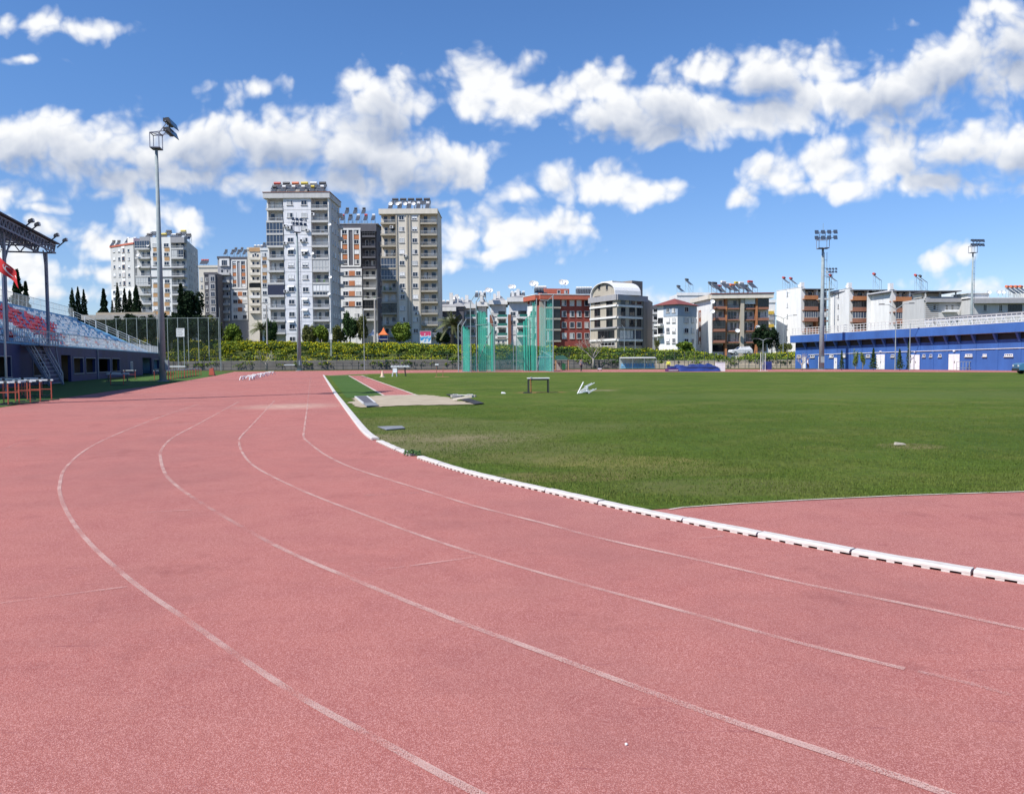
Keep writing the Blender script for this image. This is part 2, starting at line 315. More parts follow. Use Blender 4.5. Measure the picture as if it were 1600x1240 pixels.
def line_mat(name, c, thr, keep):
    m = bpy.data.materials.new(name); m.use_nodes = True; nt = m.node_tree; b = nt.nodes['Principled BSDF']
    b.inputs['Base Color'].default_value = c+(1,); b.inputs['Roughness'].default_value = .8
    tc = N(nt, 'ShaderNodeTexCoord')
    n1 = N(nt, 'ShaderNodeTexNoise'); n1.inputs['Scale'].default_value = 190; n1.inputs['Detail'].default_value = 3; nt.links.new(tc.outputs['Object'], n1.inputs[0])
    n2 = N(nt, 'ShaderNodeTexNoise'); n2.inputs['Scale'].default_value = 2.2; n2.inputs['Detail'].default_value = 6; nt.links.new(tc.outputs['Object'], n2.inputs[0])
    s = math_node(nt, 'ADD', n1.outputs['Fac'], math_node(nt, 'MULTIPLY_ADD', n2.outputs['Fac'], .75, -.37))
    a = N(nt, 'ShaderNodeMapRange'); nt.links.new(s, a.inputs[0]); a.inputs[1].default_value = thr-.09; a.inputs[2].default_value = thr+.09
    nt.links.new(math_node(nt, 'MULTIPLY', a.outputs[0], keep), b.inputs['Alpha'])
    return m
def grass_mat(name, a, b_, straw=.35, patches=()):
    m = bpy.data.materials.new(name); m.use_nodes = True; nt = m.node_tree; b = nt.nodes['Principled BSDF']
    tc = N(nt, 'ShaderNodeTexCoord'); V = tc.outputs['Object']
    def noise(s, d=5, r=.65):
        n = N(nt, 'ShaderNodeTexNoise'); n.inputs['Scale'].default_value = s; n.inputs['Detail'].default_value = d; n.inputs['Roughness'].default_value = r; nt.links.new(V, n.inputs[0]); return n.outputs['Fac']
    def rg(x, lo, hi):
        n = N(nt, 'ShaderNodeMapRange'); nt.links.new(x, n.inputs[0]); n.inputs[1].default_value = lo; n.inputs[2].default_value = hi; return n.outputs[0]
    c = mixc(nt, rg(noise(.10, 6, .7), .40, .60), a, b_)
    c = mixc(nt, math_node(nt, 'MULTIPLY', rg(noise(.45, 7, .72), .47, .66), straw), c, (.15, .155, .036))
    c = mixc(nt, math_node(nt, 'MULTIPLY', rg(noise(1.7, 6, .75), .52, .70), straw*.9), c, tuple(x*.50 for x in a))
    c = mixc(nt, math_node(nt, 'MULTIPLY', rg(noise(6, 5, .78), .47, .62), .6), c, tuple(x*.45 for x in a))
    c = mixc(nt, math_node(nt, 'MULTIPLY', rg(noise(27, 3, .8), .5, .66), .45), c, tuple(min(1, x*1.9) for x in b_))
    for (px, py, rx, ry, cc, st) in patches:      # worn spots of the lawn
        p = G(px, py); q = N(nt, 'ShaderNodeVectorMath', operation='SUBTRACT'); nt.links.new(V, q.inputs[0]); q.inputs[1].default_value = (p.x, p.y, 0)
        q2 = N(nt, 'ShaderNodeVectorMath', operation='MULTIPLY'); nt.links.new(q.outputs[0], q2.inputs[0]); q2.inputs[1].default_value = (1/rx, 1/ry, 0)
        ln = N(nt, 'ShaderNodeVectorMath', operation='LENGTH'); nt.links.new(q2.outputs[0], ln.inputs[0])
        k = math_node(nt, 'SUBTRACT', 1.15, ln.outputs['Value'], clamp=True)
        k = math_node(nt, 'MULTIPLY', math_node(nt, 'MULTIPLY', k, 2.6, clamp=True), rg(noise(2.2, 7, .78), .34, .56), clamp=True)
        c = mixc(nt, math_node(nt, 'MULTIPLY', k, st), c, cc)
    nt.links.new(c, b.inputs['Base Color']); b.inputs['Roughness'].default_value = .9; b.inputs['Specular IOR Level'].default_value = .15
    bp = N(nt, 'ShaderNodeBump'); bp.inputs['Strength'].default_value = .9; bp.inputs['Distance'].default_value = .05; nt.links.new(noise(14, 5, .8), bp.inputs['Height']); nt.links.new(bp.outputs[0], b.inputs['Normal'])
    return m
M['track'] = track_mat()
M['line'] = line_mat('worn_white_paint', (.68, .47, .41), .48, .60)
M['lineb'] = line_mat('fresher_white_paint', (.70, .62, .55), .40, .80)
M['linef'] = line_mat('faded_white_paint', (.64, .42, .37), .54, .40)
M['lawn'] = grass_mat('lawn_grass', (.056, .098, .009), (.090, .137, .014), .8,
   ((655, 690, 1.9, 1.9, (.25, .20, .115), .95), (700, 683, 2.4, 1.6, (.22, .19, .10), .7), (620, 662, 2.6, 2.4, (.15, .145, .05), .7), (700, 700, 3.4, 1.2, (.13, .14, .045), .8), (960, 722, 1.6, .8, (.19, .18, .05), .95), (890, 745, 1.2, .5, (.17, .15, .05), .9), (1060, 735, 1.4, .6, (.16, .16, .045), .8), (820, 715, 1.8, .8, (.16, .155, .05), .8), (760, 668, 4.0, 2.0, (.12, .14, .04), .7), (1140, 760, 1.5, .7, (.15, .15, .05), .6),
    (1420, 697, .6, .5, (.25, .19, .10), .7), (1450, 617, 16, 3, (.10, .135, .03), .7), (930, 610, 1.3, .9, (.25, .21, .12), .9), (845, 613, 1.4, .5, (.36, .16, .09), 1.0)))
M['turf'] = grass_mat('artificial_turf', (.055, .115, .022), (.065, .125, .028), .15)
M['rough_grass'] = grass_mat('rough_grass', (.06, .09, .02), (.09, .10, .03), .6)

sheet('ground', [(-1500, -200), (1500, -200), (1500, 2500), (-1500, 2500)], -.03, M['rough_grass'])
# curve helpers
def spline(pts, n=12):
    out = []; pts = [Vector((p[0], p[1])) for p in pts]; q = [pts[0]*2-pts[1]]+pts+[pts[-1]*2-pts[-2]]
    for i in range(1, len(q)-2):
        for k in range(n):
            t = k/n; a, b, c, d = q[i-1], q[i], q[i+1], q[i+2]
            out.append(.5*((2*b)+(-a+c)*t+(2*a-5*b+4*c-d)*t*t+(-a+3*b-3*c+d)*t**3))
    out.append(q[-2]); return out
def smooth(pts, it=3):
    pts = [p.copy() for p in pts]
    for _ in range(it):
        pts = [pts[0]]+[(pts[i-1]+pts[i]*2+pts[i+1])/4 for i in range(1, len(pts)-1)]+[pts[-1]]
    return pts
def gpts(L): return [Vector(G(*p)[:2]) for p in L]
def resample(pts, d):
    out = [pts[0]]; acc = 0
    for i in range(1, len(pts)):
        a, b = pts[i-1], pts[i]; L = (b-a).length
        while acc+L >= d:
            t = (d-acc)/L; a = a+(b-a)*t; out.append(a); L = (b-a).length; acc = 0
        acc += L
    return out
CURB = [(504.5, 586.3), (518, 609.5), (530, 627.5), (548, 653), (564.5, 674.8), (579.5, 687.5), (590, 691.3), (617, 704), (650, 716), (730, 741.5), (820, 762.5), (895, 779.6), (955, 793.4), (1030, 809.6), (1066, 816.5), (1120, 827.6), (1184, 839.7), (1331, 868.7), (1487.5, 895), (1594, 912.5), (1720, 932), (1880, 955), (2050, 977)]
LINES = [
 [(485, 590), (481.3, 625), (475.6, 668.8), (474.4, 683), (483.8, 692.5), (505, 708.8), (536, 725), (572, 738.5), (640, 759.5), (742, 791), (850, 818), (940, 842), (1120, 881.6), (1250, 912), (1400, 941), (1597, 983.4), (1750, 1014)],
 [(429, 626), (395, 662.5), (376, 682.5), (373.8, 692.5), (378.8, 707.5), (398, 729), (455, 759), (512, 783), (560, 801), (640, 831), (754, 869), (895, 909.5), (991, 935), (1120, 969.5), (1225, 999), (1331, 1025.6), (1434.4, 1050.6)],
 [(374, 627), (314, 660), (272, 682.5), (252.5, 702), (251, 717), (257, 738), (270.5, 754.5), (305, 780), (404, 838.5), (470, 871.5), (560, 909), (600, 925.5), (720, 973.5), (840, 1017), (960, 1062), (1080, 1105.5), (1180, 1141), (1320, 1185), (1470.5, 1239), (1560, 1270)],
 [(311, 631), (260, 648), (194, 673.5), (140, 699), (104, 729), (93.5, 756), (95, 777), (110, 810), (140, 849), (185, 891), (230, 927), (275, 957), (375, 1028), (487.5, 1101), (600, 1161), (660, 1195.5), (735, 1236), (800, 1266)]]
curb2d = smooth(resample(spline(gpts(CURB)), .25), 4)
def offset(pts, d):
    out = []
    for i, p in enumerate(pts):
        t = (pts[min(i+1, len(pts)-1)]-pts[max(i-1, 0)]).normalized(); out.append(p+Vector((-t.y, t.x))*d)
    return out
inner = offset(curb2d, .0)
# all-weather surface (one sheet), then turf and lawn a few millimetres above
far_l = [G(365, 581), G(340, 586), G(260, 600), G(185, 609), G(80, 624.6), G(0, 636)]
outer = [Vector(p[:2]) for p in far_l]
track_poly = [(-60, -12), (60, -12), (150, 40), (165, 110)]+[tuple(G(1640, 578.2)[:2])]+[tuple(G(x, y)[:2]) for x, y in ((1242, 576.8), (1000, 577), (700, 577.8), (540, 578.7), (365, 580.5))]+[tuple(p) for p in outer]+[tuple(G(-120, 660)[:2])]
sheet('running_track', track_poly, 0.0, M['track'])
# lawn
li = [p for p in offset(curb2d, .10)]
cut = Vector(G(1045, 800)[:2]); li = [p for p in li if p.y > cut.y-.02]
dzone = [Vector(G(*p)[:2]) for p in ((1068, 793.2), (1150, 787.5), (1250, 782), (1400, 775), (1600, 768.5))]; dd = (dzone[-1]-dzone[0]).normalized()
dzone.append(dzone[-1]+dd*90)
farl = [Vector(G(*p)[:2]) for p in ((1700, 583), (1600, 581.6), (1300, 580.8), (1000, 581.2), (760, 581.5), (640, 582.5), (560, 584.5), (520, 586.3))]
lawn_poly = li+dzone+farl
sheet('lawn', lawn_poly, .006, M['lawn'])
sheet('turf_strip', gpts([(514, 587.4), (545, 587), (600, 618.5), (560, 621.5), (541, 622)]), .018, M['turf'])
tl = [Vector(G(*p)[:2]) for p in ((358, 582), (340, 586.2), (260, 600.2), (185, 609.3), (80, 625), (0, 636.6), (-160, 660))]
sheet('turf_verge', [tuple(p) for p in tl]+[(-60, 25), (-75, 60), (-70, 140), tuple(G(300, 579)[:2])], .008, M['turf'])
# jump runway, sand, mats
M['runway'] = M['track']
sheet('jump_runway', gpts([(544, 587.2), (566, 586.8), (652, 617.8), (599, 618.8)]), .024, M['track'])
def strip(mb, pts, w, z):
    a = offset(pts, w/2); b = offset(pts, -w/2); n = len(mb.v)
    for p, q in zip(a, b): mb.v += [(p.x, p.y, z), (q.x, q.y, z)]
    for i in range(len(pts)-1): mb.f.append((n+2*i, n+2*i+1, n+2*i+3, n+2*i+2))
mb = MB()
strip(mb, gpts([(545, 587.2), (600, 618.6)]), .13, .03); strip(mb, gpts([(565, 586.8), (650.5, 617.8)]), .13, .03); strip(mb, gpts([(598, 618.6), (654, 617.6)]), .3, .034)
strip(mb, gpts([(512, 587), (575, 586.2)]), .5, .028); mb2 = MB()
tag(mb.build('runway_markings', M['lineb']), kind='structure')
def blob(pts, n=5, amp=.12, seed=1):
    r = random.Random(seed); out = []
    for i in range(len(pts)):
        a, b = pts[i], pts[(i+1) % len(pts)]
        for k in range(n):
            t = k/n; p = a+(b-a)*t; out.append(p+Vector((r.uniform(-amp, amp), r.uniform(-amp, amp))))
    return out
sheet('sand_pit', blob(gpts([(556, 621), (590, 618.9), (668, 617.5), (700, 622), (742, 632.5), (640, 634), (560, 637.5), (548, 630)]), 8, .14), .028, M['sand'])
mb = MB()
for k, (x, w) in enumerate(((0, 0),)): pass
strip(mb, [p for p in gpts([(1046, 796.6), (1068, 793.2), (1150, 787.5), (1250, 782), (1400, 775), (1600, 768.5), (1750, 763)])], .040, .0105)
tag(mb.build('zone_edge_line', M['lineb']), kind='structure')
mbs = {'line': MB(), 'lineb': MB(), 'linef': MB()}
for li_, L in enumerate(LINES):
    g = gpts(L); c = smooth(resample(spline(g, 16), .12), 5)
    if li_ == 2:
        y0 = G(300, 775).y; y1 = G(430, 850).y
        strip(mbs['line'], [p for p in c if p.y > y0], .050, .006); strip(mbs['linef'], [p for p in c if y1-.2 <= p.y <= y0+.2 and p.x > -9], .050, .0065); strip(mbs['line'], [p for p in c if p.y < y1], .050, .007)
    elif li_ == 0: strip(mbs['linef'], [p for p in c if p.y > 30], .06, .006); strip(mbs['line'], [p for p in c if p.y < 30.3], .050, .007)
    else: strip(mbs['line'], c, .044, .006)
# fainter cross marks and outer lane line
FA = [[(0, 705), (28, 693), (60, 684)], [(0, 943), (100, 930), (200, 917)], [(640, 885), (755, 869)], [(540, 897), (640, 885)], [(570, 774), (660, 770)], [(300, 797), (130, 806)], [(1434, 1050), (1520, 1070), (1600, 1093)],
      [(4, 678), (56, 678.5)], [(110, 677.5), (162, 677)], [(212, 676.5), (262, 676)], [(400, 675), (450, 674.5)], [(310, 676), (330, 675.5)], [(1060, 845), (1130, 838)], [(0, 594.2), (0, 594)]]
for L in FA[:-1]: strip(mbs['linef'], resample(spline(gpts(L), 24), .06), .04, .0075)
strip(mbs['linef'], gpts([(340, 593.5), (500, 592)]), .10, .007); strip(mbs['linef'], gpts([(360, 587.6), (505, 586.6)]), .14, .007); strip(mbs['linef'], [p for p in resample(outer[::-1], .5)], .06, .0125)
for k, mb in mbs.items(): tag(mb.build('lane_markings', M[k]), kind='structure')

# kerb pieces along the inner edge
kerb_w, kerb_h = .17, .062
cr_ = resample(curb2d, .02); arc = len(cr_)*.02
def kerb(i0, i1, slots, name, label, group, h=kerb_h, w=kerb_w, mt='kerbw', tilt=0):
    pts = cr_[i0:i1]
    if len(pts) < 4: return
    n = max(2, int((len(pts)-1)*.02/(.0675 if slots else .6))); pts = [pts[int(round(k*(len(pts)-1)/n))] for k in range(n+1)]
    mid = pts[len(pts)//2]; root = thing(name, label, 'kerb', (mid.x, mid.y, 0), 0, group)
    a = pts; b = offset(pts, w); a1 = offset(pts, .018); b1 = offset(pts, w-.018); mbk = MB(); v = len(mbk.v)
    rows = []
    for k in range(len(pts)):
        dz = tilt*math.sin(k*.9)
        zb = .019
        rows.append([(a[k].x, a[k].y, zb), (a[k].x, a[k].y, h-.012+dz), (a1[k].x, a1[k].y, h+dz), (b1[k].x, b1[k].y, h+dz), (b[k].x, b[k].y, h-.012+dz), (b[k].x, b[k].y, .0)])
    for r in rows: mbk.v += r
    for k in range(len(rows)-1):
        for j in range(5): q = k*6+j; mbk.f.append((q, q+1, q+7, q+6))
    e = (len(rows)-1)*6; mbk.f += [(0, 5, 4, 3, 2, 1), (e, e+1, e+2, e+3, e+4, e+5)]
    mbk.build('kerb_body', M[mt], root, world=True)
    ft = MB()
    for k in range(len(pts)-1):
        if slots and k % 2: continue
        p, q = pts[k], pts[k+1]; t = (q-p); nn = Vector((-t.y, t.x)).normalized(); p = p+nn*.002; q = q+nn*.002; p2 = p+nn*.03; q2 = q+nn*.03
        ft.hexa([(p.x, p.y, .0005), (q.x, q.y, .0005), (q2.x, q2.y, .0005), (p2.x, p2.y, .0005), (p.x, p.y, .0205), (q.x, q.y, .0205), (q2.x, q2.y, .0205), (p2.x, p2.y, .0205)])
    ft.build('kerb_feet' if slots else 'kerb_base', M[mt], root, world=True)
    if slots:
        bk = MB(); c0 = offset(pts, .05); c1 = offset(pts, .06)
        for k in range(len(pts)-1): bk.hexa([(c0[k].x, c0[k].y, .001), (c0[k+1].x, c0[k+1].y, .001), (c1[k+1].x, c1[k+1].y, .001), (c1[k].x, c1[k].y, .001), (c0[k].x, c0[k].y, .03), (c0[k+1].x, c0[k+1].y, .03), (c1[k+1].x, c1[k+1].y, .03), (c1[k].x, c1[k].y, .03)])
        bk.build('drain_void', M['black'], root, world=True)
def idx_near(px, py):
    p = Vector(G(px, py)[:2]); return min(range(len(cr_)), key=lambda i: (cr_[i]-p).length)
iA = idx_near(579.5, 687.5); iB = idx_near(588, 690.5); iC = idx_near(617, 704); iD = idx_near(640, 712.5); iE = idx_near(651, 716.5)
step = (iA)//22
for k in range(22): kerb(k*step, (k+1)*step if k < 21 else iA, False, 'straight_kerb', 'solid white kerb piece along the straight, between running lanes and turf', 'white kerb pieces along the straight', w=.17, h=.05)
kerb(iB, iC-1, True, 'worn_kerb', 'low yellowed kerb piece just after the black gap at the start of the bend', None, h=.038, w=.14, tilt=.003)
kerb(iC+1, iD, True, 'worn_kerb', 'low cracked kerb piece left of the weed on the bend', None, h=.038, w=.14, tilt=.004)
k = iE; jn = [idx_near(1066, 816.5), idx_near(1184, 839.7), idx_near(1331, 868.7), idx_near(1520, 900)]
while k < len(cr_)-12:
    k2 = min([j for j in jn if j-k > 20]+[k+50]); k2 = min(k2, k+50, len(cr_))
    if any(0 < j-k2 < 20 for j in jn): k2 = [j for j in jn if 0 < j-k2 < 20][0]
    kerb(k, k2, True, 'bend_kerb', 'white plastic kerb piece with drain slots on the bend', 'slotted white kerb pieces round the bend', w=.125, h=.046+.003*math.sin(k*1.7), tilt=.0012)
    k = k2
# weed and grass tufts
def blades(pts, h, w=.006, lean=.5):
    n = len(pts); a = rng.uniform(0, 2*np.pi, n); hh = h*rng.uniform(.5, 1.25, n); ww = w*rng.uniform(.7, 1.4, n)
    side = np.stack([np.cos(a), np.sin(a), 0*a], 1)*ww[:, None]; ln = np.stack([np.cos(a+1.5)*hh*lean*rng.uniform(.1, 1, n), np.sin(a+1.5)*hh*lean*rng.uniform(.1, 1, n), hh], 1)
    return np.stack([pts-side, pts+side, pts+ln], 1).reshape(-1, 3)
M['blade'] = mat('grass_blade', (.065, .115, .014), (.135, .15, .035), rough=.8, scale=.6, amt=.8, island=.7, spec=.2)
M['weed'] = mat('weed_leaf', (.05, .14, .03), rough=.7, island=.6)
g0 = G(644, 712); c0 = np.clip(rng.normal(size=(260, 3)), -1.6, 1.6)*np.array([.085, .06, .028])+np.array([g0.x, g0.y+.05, .05])
o = npmesh('weed', leafquads(c0, .02), 4, M['weed']); tag(o, 'small green weed growing through the kerb at the start of the bend', 'weed')
# blades over the nearest lawn, thinning out with distance
lp = np.array([(p.x, p.y) for p in lawn_poly])
def inside(P_):
    x, y = P_[:, 0], P_[:, 1]; c = np.zeros(len(P_), bool); n = len(lp); j = n-1
    for i in range(n):
        xi, yi, xj, yj = lp[i][0], lp[i][1], lp[j][0], lp[j][1]
        if yi != yj: c ^= ((yi > y) != (yj > y)) & (x < (xj-xi)*(y-yi)/(yj-yi)+xi)
        j = i
    return c
q = rng.uniform(0, 1, (170000, 2)); yv = 8.6*np.exp(q[:, 0]*math.log(28/8.6)); xv = (q[:, 1]*1.0-.2)*yv
pp = np.stack([xv, yv], 1); pp = pp[inside(pp)]; pp = pp[(np.sin(pp[:, 0]*1.7+np.sin(pp[:, 1]*2.1)*1.3)*np.sin(pp[:, 1]*1.3+pp[:, 0]*.6)+rng.normal(size=len(pp))*.5) > -.45]; pn = np.concatenate([pp, np.full((len(pp), 1), .005)], 1)
o = npmesh('grass', blades(pn, .030, .0045+.0*pn[:, 0]), 3, M['blade']); tag(o, kind='stuff', label='short green grass blades covering the near part of the lawn', cat='grass')

# ================================================================== buildings kit
class Fac:
    """a vertical facade between two ground points; positions on it are found from photo pixels"""
    def __init__(s, P0, P1):
        s.P0 = Vector(P0[:2]); s.P1 = Vector(P1[:2]); d = s.P1-s.P0; s.L = d.length; s.t = d/s.L
        s.n = Vector((s.t.y, -s.t.x))
        if s.n.dot(-s.P0) < 0: s.n = -s.n
    def hit(s, px, py, off=0):
        d = ray(px, py); k = ((s.P0+s.n*off).dot(s.n))/(Vector(d[:2]).dot(s.n)); X = Vector(d[:2])*k
        return (X-s.P0).dot(s.t), CH+d.z*k
    def pt(s, u, z, d=0): q = s.P0+s.t*u+s.n*d; return (q.x, q.y, z)
    def box(s, mb, u0, u1, z0, z1, d0, d1):
        return mb.hexa([s.pt(u0, z0, d1), s.pt(u1, z0, d1), s.pt(u1, z0, d0), s.pt(u0, z0, d0), s.pt(u0, z1, d1), s.pt(u1, z1, d1), s.pt(u1, z1, d0), s.pt(u0, z1, d0)])
    def pbox(s, mb, x0, x1, y0, y1, d0, d1):      # pixel rectangle (x at the mid row)
        ym = (y0+y1)/2; return s.box(mb, s.hit(x0, ym)[0], s.hit(x1, ym)[0], s.hit((x0+x1)/2, y1)[1], s.hit((x0+x1)/2, y0)[1], d0, d1)
def part(name, m, parent, fn, label=None):
    mb = MB(); fn(mb); o = mb.build(name, M[m] if isinstance(m, str) else m, parent, world=True)
    if label: o['label'] = label
    return o
def window(root, F_, u, z, w, h, gm='glass', fm='frame', n=2, rail=False):
    f = 0.09*min(1, w); mb = MB()
    F_.box(mb, u-w/2, u-w/2+f, z-h/2, z+h/2, 0, .07); F_.box(mb, u+w/2-f, u+w/2, z-h/2, z+h/2, 0, .07)
    F_.box(mb, u-w/2+f, u+w/2-f, z-h/2, z-h/2+f, 0, .07); F_.box(mb, u-w/2+f, u+w/2-f, z+h/2-f, z+h/2, 0, .07)
    for k in range(1, n): F_.box(mb, u-w/2+w*k/n-f/3, u-w/2+w*k/n+f/3, z-h/2+f, z+h/2-f, 0, .06)
    o = mb.build('window', M[fm], root, world=True)
    part('pane', gm, o, lambda b: F_.box(b, u-w/2+f*.9, u+w/2-f*.9, z-h/2+f*.9, z+h/2-f*.9, .004, .03))
    part('sill', 'conc', o, lambda b: F_.box(b, u-w/2-.08, u+w/2+.08, z-h/2-.10, z-h/2-.004, 0, .16))
    return o
def wgrid(root, F_, cols, rows, w, h, gm='glass', fm='frame', n=2, skip=0.0, yref=None):
    """cols: pixel x at yref (default first row); rows: pixel y; w, h in pixels"""
    yref = yref or rows[len(rows)//2]
    for cx in cols:
        u = F_.hit(cx, yref)[0]; sc = abs(F_.hit(cx+.5, yref)[0]-F_.hit(cx-.5, yref)[0])
        for ry in rows:
            z = F_.hit(cx, ry)[1]; hh = abs(F_.hit(cx, ry+.5)[1]-F_.hit(cx, ry-.5)[1])*h
            if random.random() < skip: continue
            window(root, F_, u, z, w*sc, hh, gm, fm, n)
def balcony(root, F_, x0, x1, yf, yref, depth, style='rail', pitch=None, col_='conc', out=.25, doors=True, parapet=None, railm='railw'):
    """a slab in the facade F_ (front plane) whose room wall lies `depth` behind it"""
    u0 = F_.hit(x0, yref)[0]; u1 = F_.hit(x1, yref)[0]; z = F_.hit((x0+x1)/2, yf)[1]; pitch = pitch or 2.9; e = .03
    o = part('balcony', col_, root, lambda b: (F_.box(b, u0+e, u1-e, z-.12, z+.10, -depth+.02, out), parapet and F_.box(b, u0+e, u1-e, z+.101, z+parapet, out-.12, out-.02)))
    if style in ('rail', 'clutter', 'plants'):
        if not parapet or parapet < .8:
            b = MB(); zb = z+(parapet or .1); F_.box(b, u0+e, u1-e, z+.98, z+1.04, out-.08, out-.03)
            if not parapet: F_.box(b, u0+e, u1-e, z+.52, z+.56, out-.07, out-.04)
            k = max(4, int((u1-u0)/.22))
            for i in range(k+1): uu = u0+e+.02+(u1-u0-2*e-.04)*i/k; F_.box(b, uu-.014, uu+.014, zb+.002, z+.98, out-.07, out-.04)
            b.build('railing', M[railm], o, world=True)
    if style in ('clutter', 'plants'):
        for i in range(3):
            b = MB(); uu = random.uniform(u0+.3, u1-.5); w_ = random.uniform(.2, .5); F_.box(b, uu, uu+w_, z+.11, z+random.uniform(.6, 1.5), -depth*.5, -depth*.5+.25)
            b.build('stored_goods', M['weed'] if style == 'plants' else M['dark'], o, world=True)
    if style.startswith('glaz') or style in ('green', 'darkglaz', 'whiteglaz'):
        gm = {'glaz': 'glaze', 'green': 'gglass', 'darkglaz': 'dglass', 'whiteglaz': 'glassc'}.get(style, 'glaze')
        part('glazing', gm, o, lambda b: F_.box(b, u0+.06, u1-.06, z+.115, z+pitch-.24, out-.16, out-.11))
        def bars(b):
            k = max(3, int((u1-u0)/.7))
            for i in range(k+1): uu = u0+.06+(u1-u0-.12)*i/k; F_.box(b, uu-.03, uu+.03, z+.11, z+pitch-.23, out-.105, out-.06)
            F_.box(b, u0+.1, u1-.1, z+1.0, z+1.1, out-.103, out-.055)
        part('glazing_bars', 'railw' if style != 'darkglaz' else 'raild', o, bars)
    if style == 'curtain': part('awning', 'curtain', o, lambda b: F_.box(b, u0+.06, u1-.06, z+.25, z+pitch-.2, out-.1, out-.04))
    if style == 'shade': part('awning', 'awn', o, lambda b: F_.box(b, u0+.1, u1-.1, z+1.2, z+pitch-.2, out-.1, out-.04))
    if doors and not style.startswith('glaz') and style not in ('green', 'darkglaz', 'curtain'):
        w_ = u1-u0; B = Fac(F_.pt(0, 0, -depth), F_.pt(F_.L, 0, -depth)); B.n = F_.n; B.t = F_.t; B.P0 = Vector(F_.pt(0, 0, -depth)[:2])
        for fr, ww, hh in ((.28, .22, 2.1), (.74, .26, 1.3)):
            dd_ = part('balcony_door', 'frame', o, lambda b: B.box(b, u0+w_*fr-w_*ww/2-.06, u0+w_*fr+w_*ww/2+.06, z+(.12 if hh > 2 else .9), z+(2.25), .002, .05))
            part('pane', 'glass', dd_, lambda b: B.box(b, u0+w_*fr-w_*ww/2, u0+w_*fr+w_*ww/2, z+(.2 if hh > 2 else .98), z+2.17, .051, .07))
        B.box
    return o
_hm = {}
def heater(root, x, y, z, tank='tank', rz=0, tall=0.0, n=2):
    """solar water heater: slanted collectors, a stand and a drum on top; shared meshes"""
    key = (tall, n)
    if key not in _hm:
        b = MB()
        for i in range(n):
            x0 = -n*.55+i*1.1
            b.hexa([(x0, -.75, .25+tall), (x0+1.0, -.75, .25+tall), (x0+1.0, .75, 1.55+tall), (x0, .75, 1.55+tall), (x0, -.80, .31+tall), (x0+1.0, -.80, .31+tall), (x0+1.0, .70, 1.61+tall), (x0, .70, 1.61+tall)])
        f = MB(); w_ = n*.55
        for sx_ in (-w_, w_-.1): f.bar((sx_, -.75, 0), (sx_, -.75, .25+tall), .06); f.bar((sx_, .78, 0), (sx_, .78, 1.9+tall), .06); f.bar((sx_, -.75, .22+tall), (sx_, .78, 1.5+tall), .05); f.bar((sx_, -.75, .05), (sx_, .78, .3+tall), .04)
        t = MB().tube([(-w_*.75, .82, 2.0+tall), (-w_*.72, .82, 2.0+tall), (w_*.72, .82, 2.0+tall), (w_*.75, .82, 2.0+tall)], [.2, .32, .32, .2], 10)
        pm = []
        for nm, mb_ in (('collector', b), ('stand', f), ('tank', t)):
            me = bpy.data.meshes.new(nm); me.from_pydata(mb_.v, [], mb_.f); pm.append(me)
        _hm[key] = pm
    pm = _hm[key]; px_, py_, pz_ = root.location
    def mk(nm, me, mm, par):
        k = (me.name, mm); 
        if k not in _hm: c = me.copy(); c.materials.append(M[mm]); _hm[k] = c
        o = bpy.data.objects.new(nm, _hm[k]); col.objects.link(o); o.parent = par; return o
    h = mk('solar_heater', pm[0], 'panel', root); h.location = (x-px_, y-py_, z-pz_); h.rotation_euler = (0, 0, rz)
    mk('stand', pm[1], 'galv', h); mk('tank', pm[2], tank, h)
def dish(root, x, y, z, rad=.55, stand=1.0, rz=0, m='tank'):
    b = MB(); n = 14; rows = []
    for j in range(4):
        r_ = rad*j/3; dd_ = .35*rad*(j/3)**2
        rows.append([(r_*math.cos(2*math.pi*k/n), -dd_*1.0, r_*math.sin(2*math.pi*k/n)) for k in range(n)])
    rot = Matrix.Rotation(rz, 3, 'Z') @ Matrix.Rotation(R(-30), 3, 'X')
    for off in (0, .04):
        s0 = len(b.v)
        for r_ in rows: b.v += [tuple(rot @ Vector((p[0], p[1]+off, p[2]))+Vector((x, y, z+stand))) for p in r_]
        for j in range(3):
            for k in range(n): q0 = s0+j*n+k; q1 = s0+j*n+(k+1) % n; f = (q0, q1, q1+n, q0+n); b.f.append(f if off == 0 else f[::-1])
    b.bar((x, y+.05, z), (x, y+.05, z+stand), .06)
    b.build('satellite_dish', M[m], root, world=True)
def acunit(root, F_, px, py):
    u, z = F_.hit(px, py)
    o = part('air_conditioner', 'frame', root, lambda b: F_.box(b, u-.42, u+.42, z-.3, z+.3, .12, .5))
    part('fan_grille', 'dark', o, lambda b: F_.box(b, u-.3, u+.15, z-.22, z+.22, .501, .515))
def shade(root, F_, px, py, w, h):
    u, z = F_.hit(px, py); part('awning', 'awn', root, lambda b: b.hexa([F_.pt(u-w/2, z-h, .55), F_.pt(u+w/2, z-h, .55), F_.pt(u+w/2, z-h, .52), F_.pt(u-w/2, z-h, .52), F_.pt(u-w/2, z, .1), F_.pt(u+w/2, z, .1), F_.pt(u+w/2, z, .07), F_.pt(u-w/2, z, .07)]))
GZ = 2.5        # level of the streets behind the planted bank
def XY(px, Y, py=500): p = P(px, py, Y); return Vector((p.x, p.y))
def ztop(px, py, Y): return P(px, py, Y).z
def bldg(name, label, loc): return thing(name, label, 'building', (loc[0], loc[1], 0))
def rows(y0, pitch, n): return [y0+pitch*i for i in range(n)]
def body(root, poly, z1, m, name='wall', z0=0.0): return part(name, m, root, lambda b: b.prism([tuple(p) for p in poly], z0, z1))
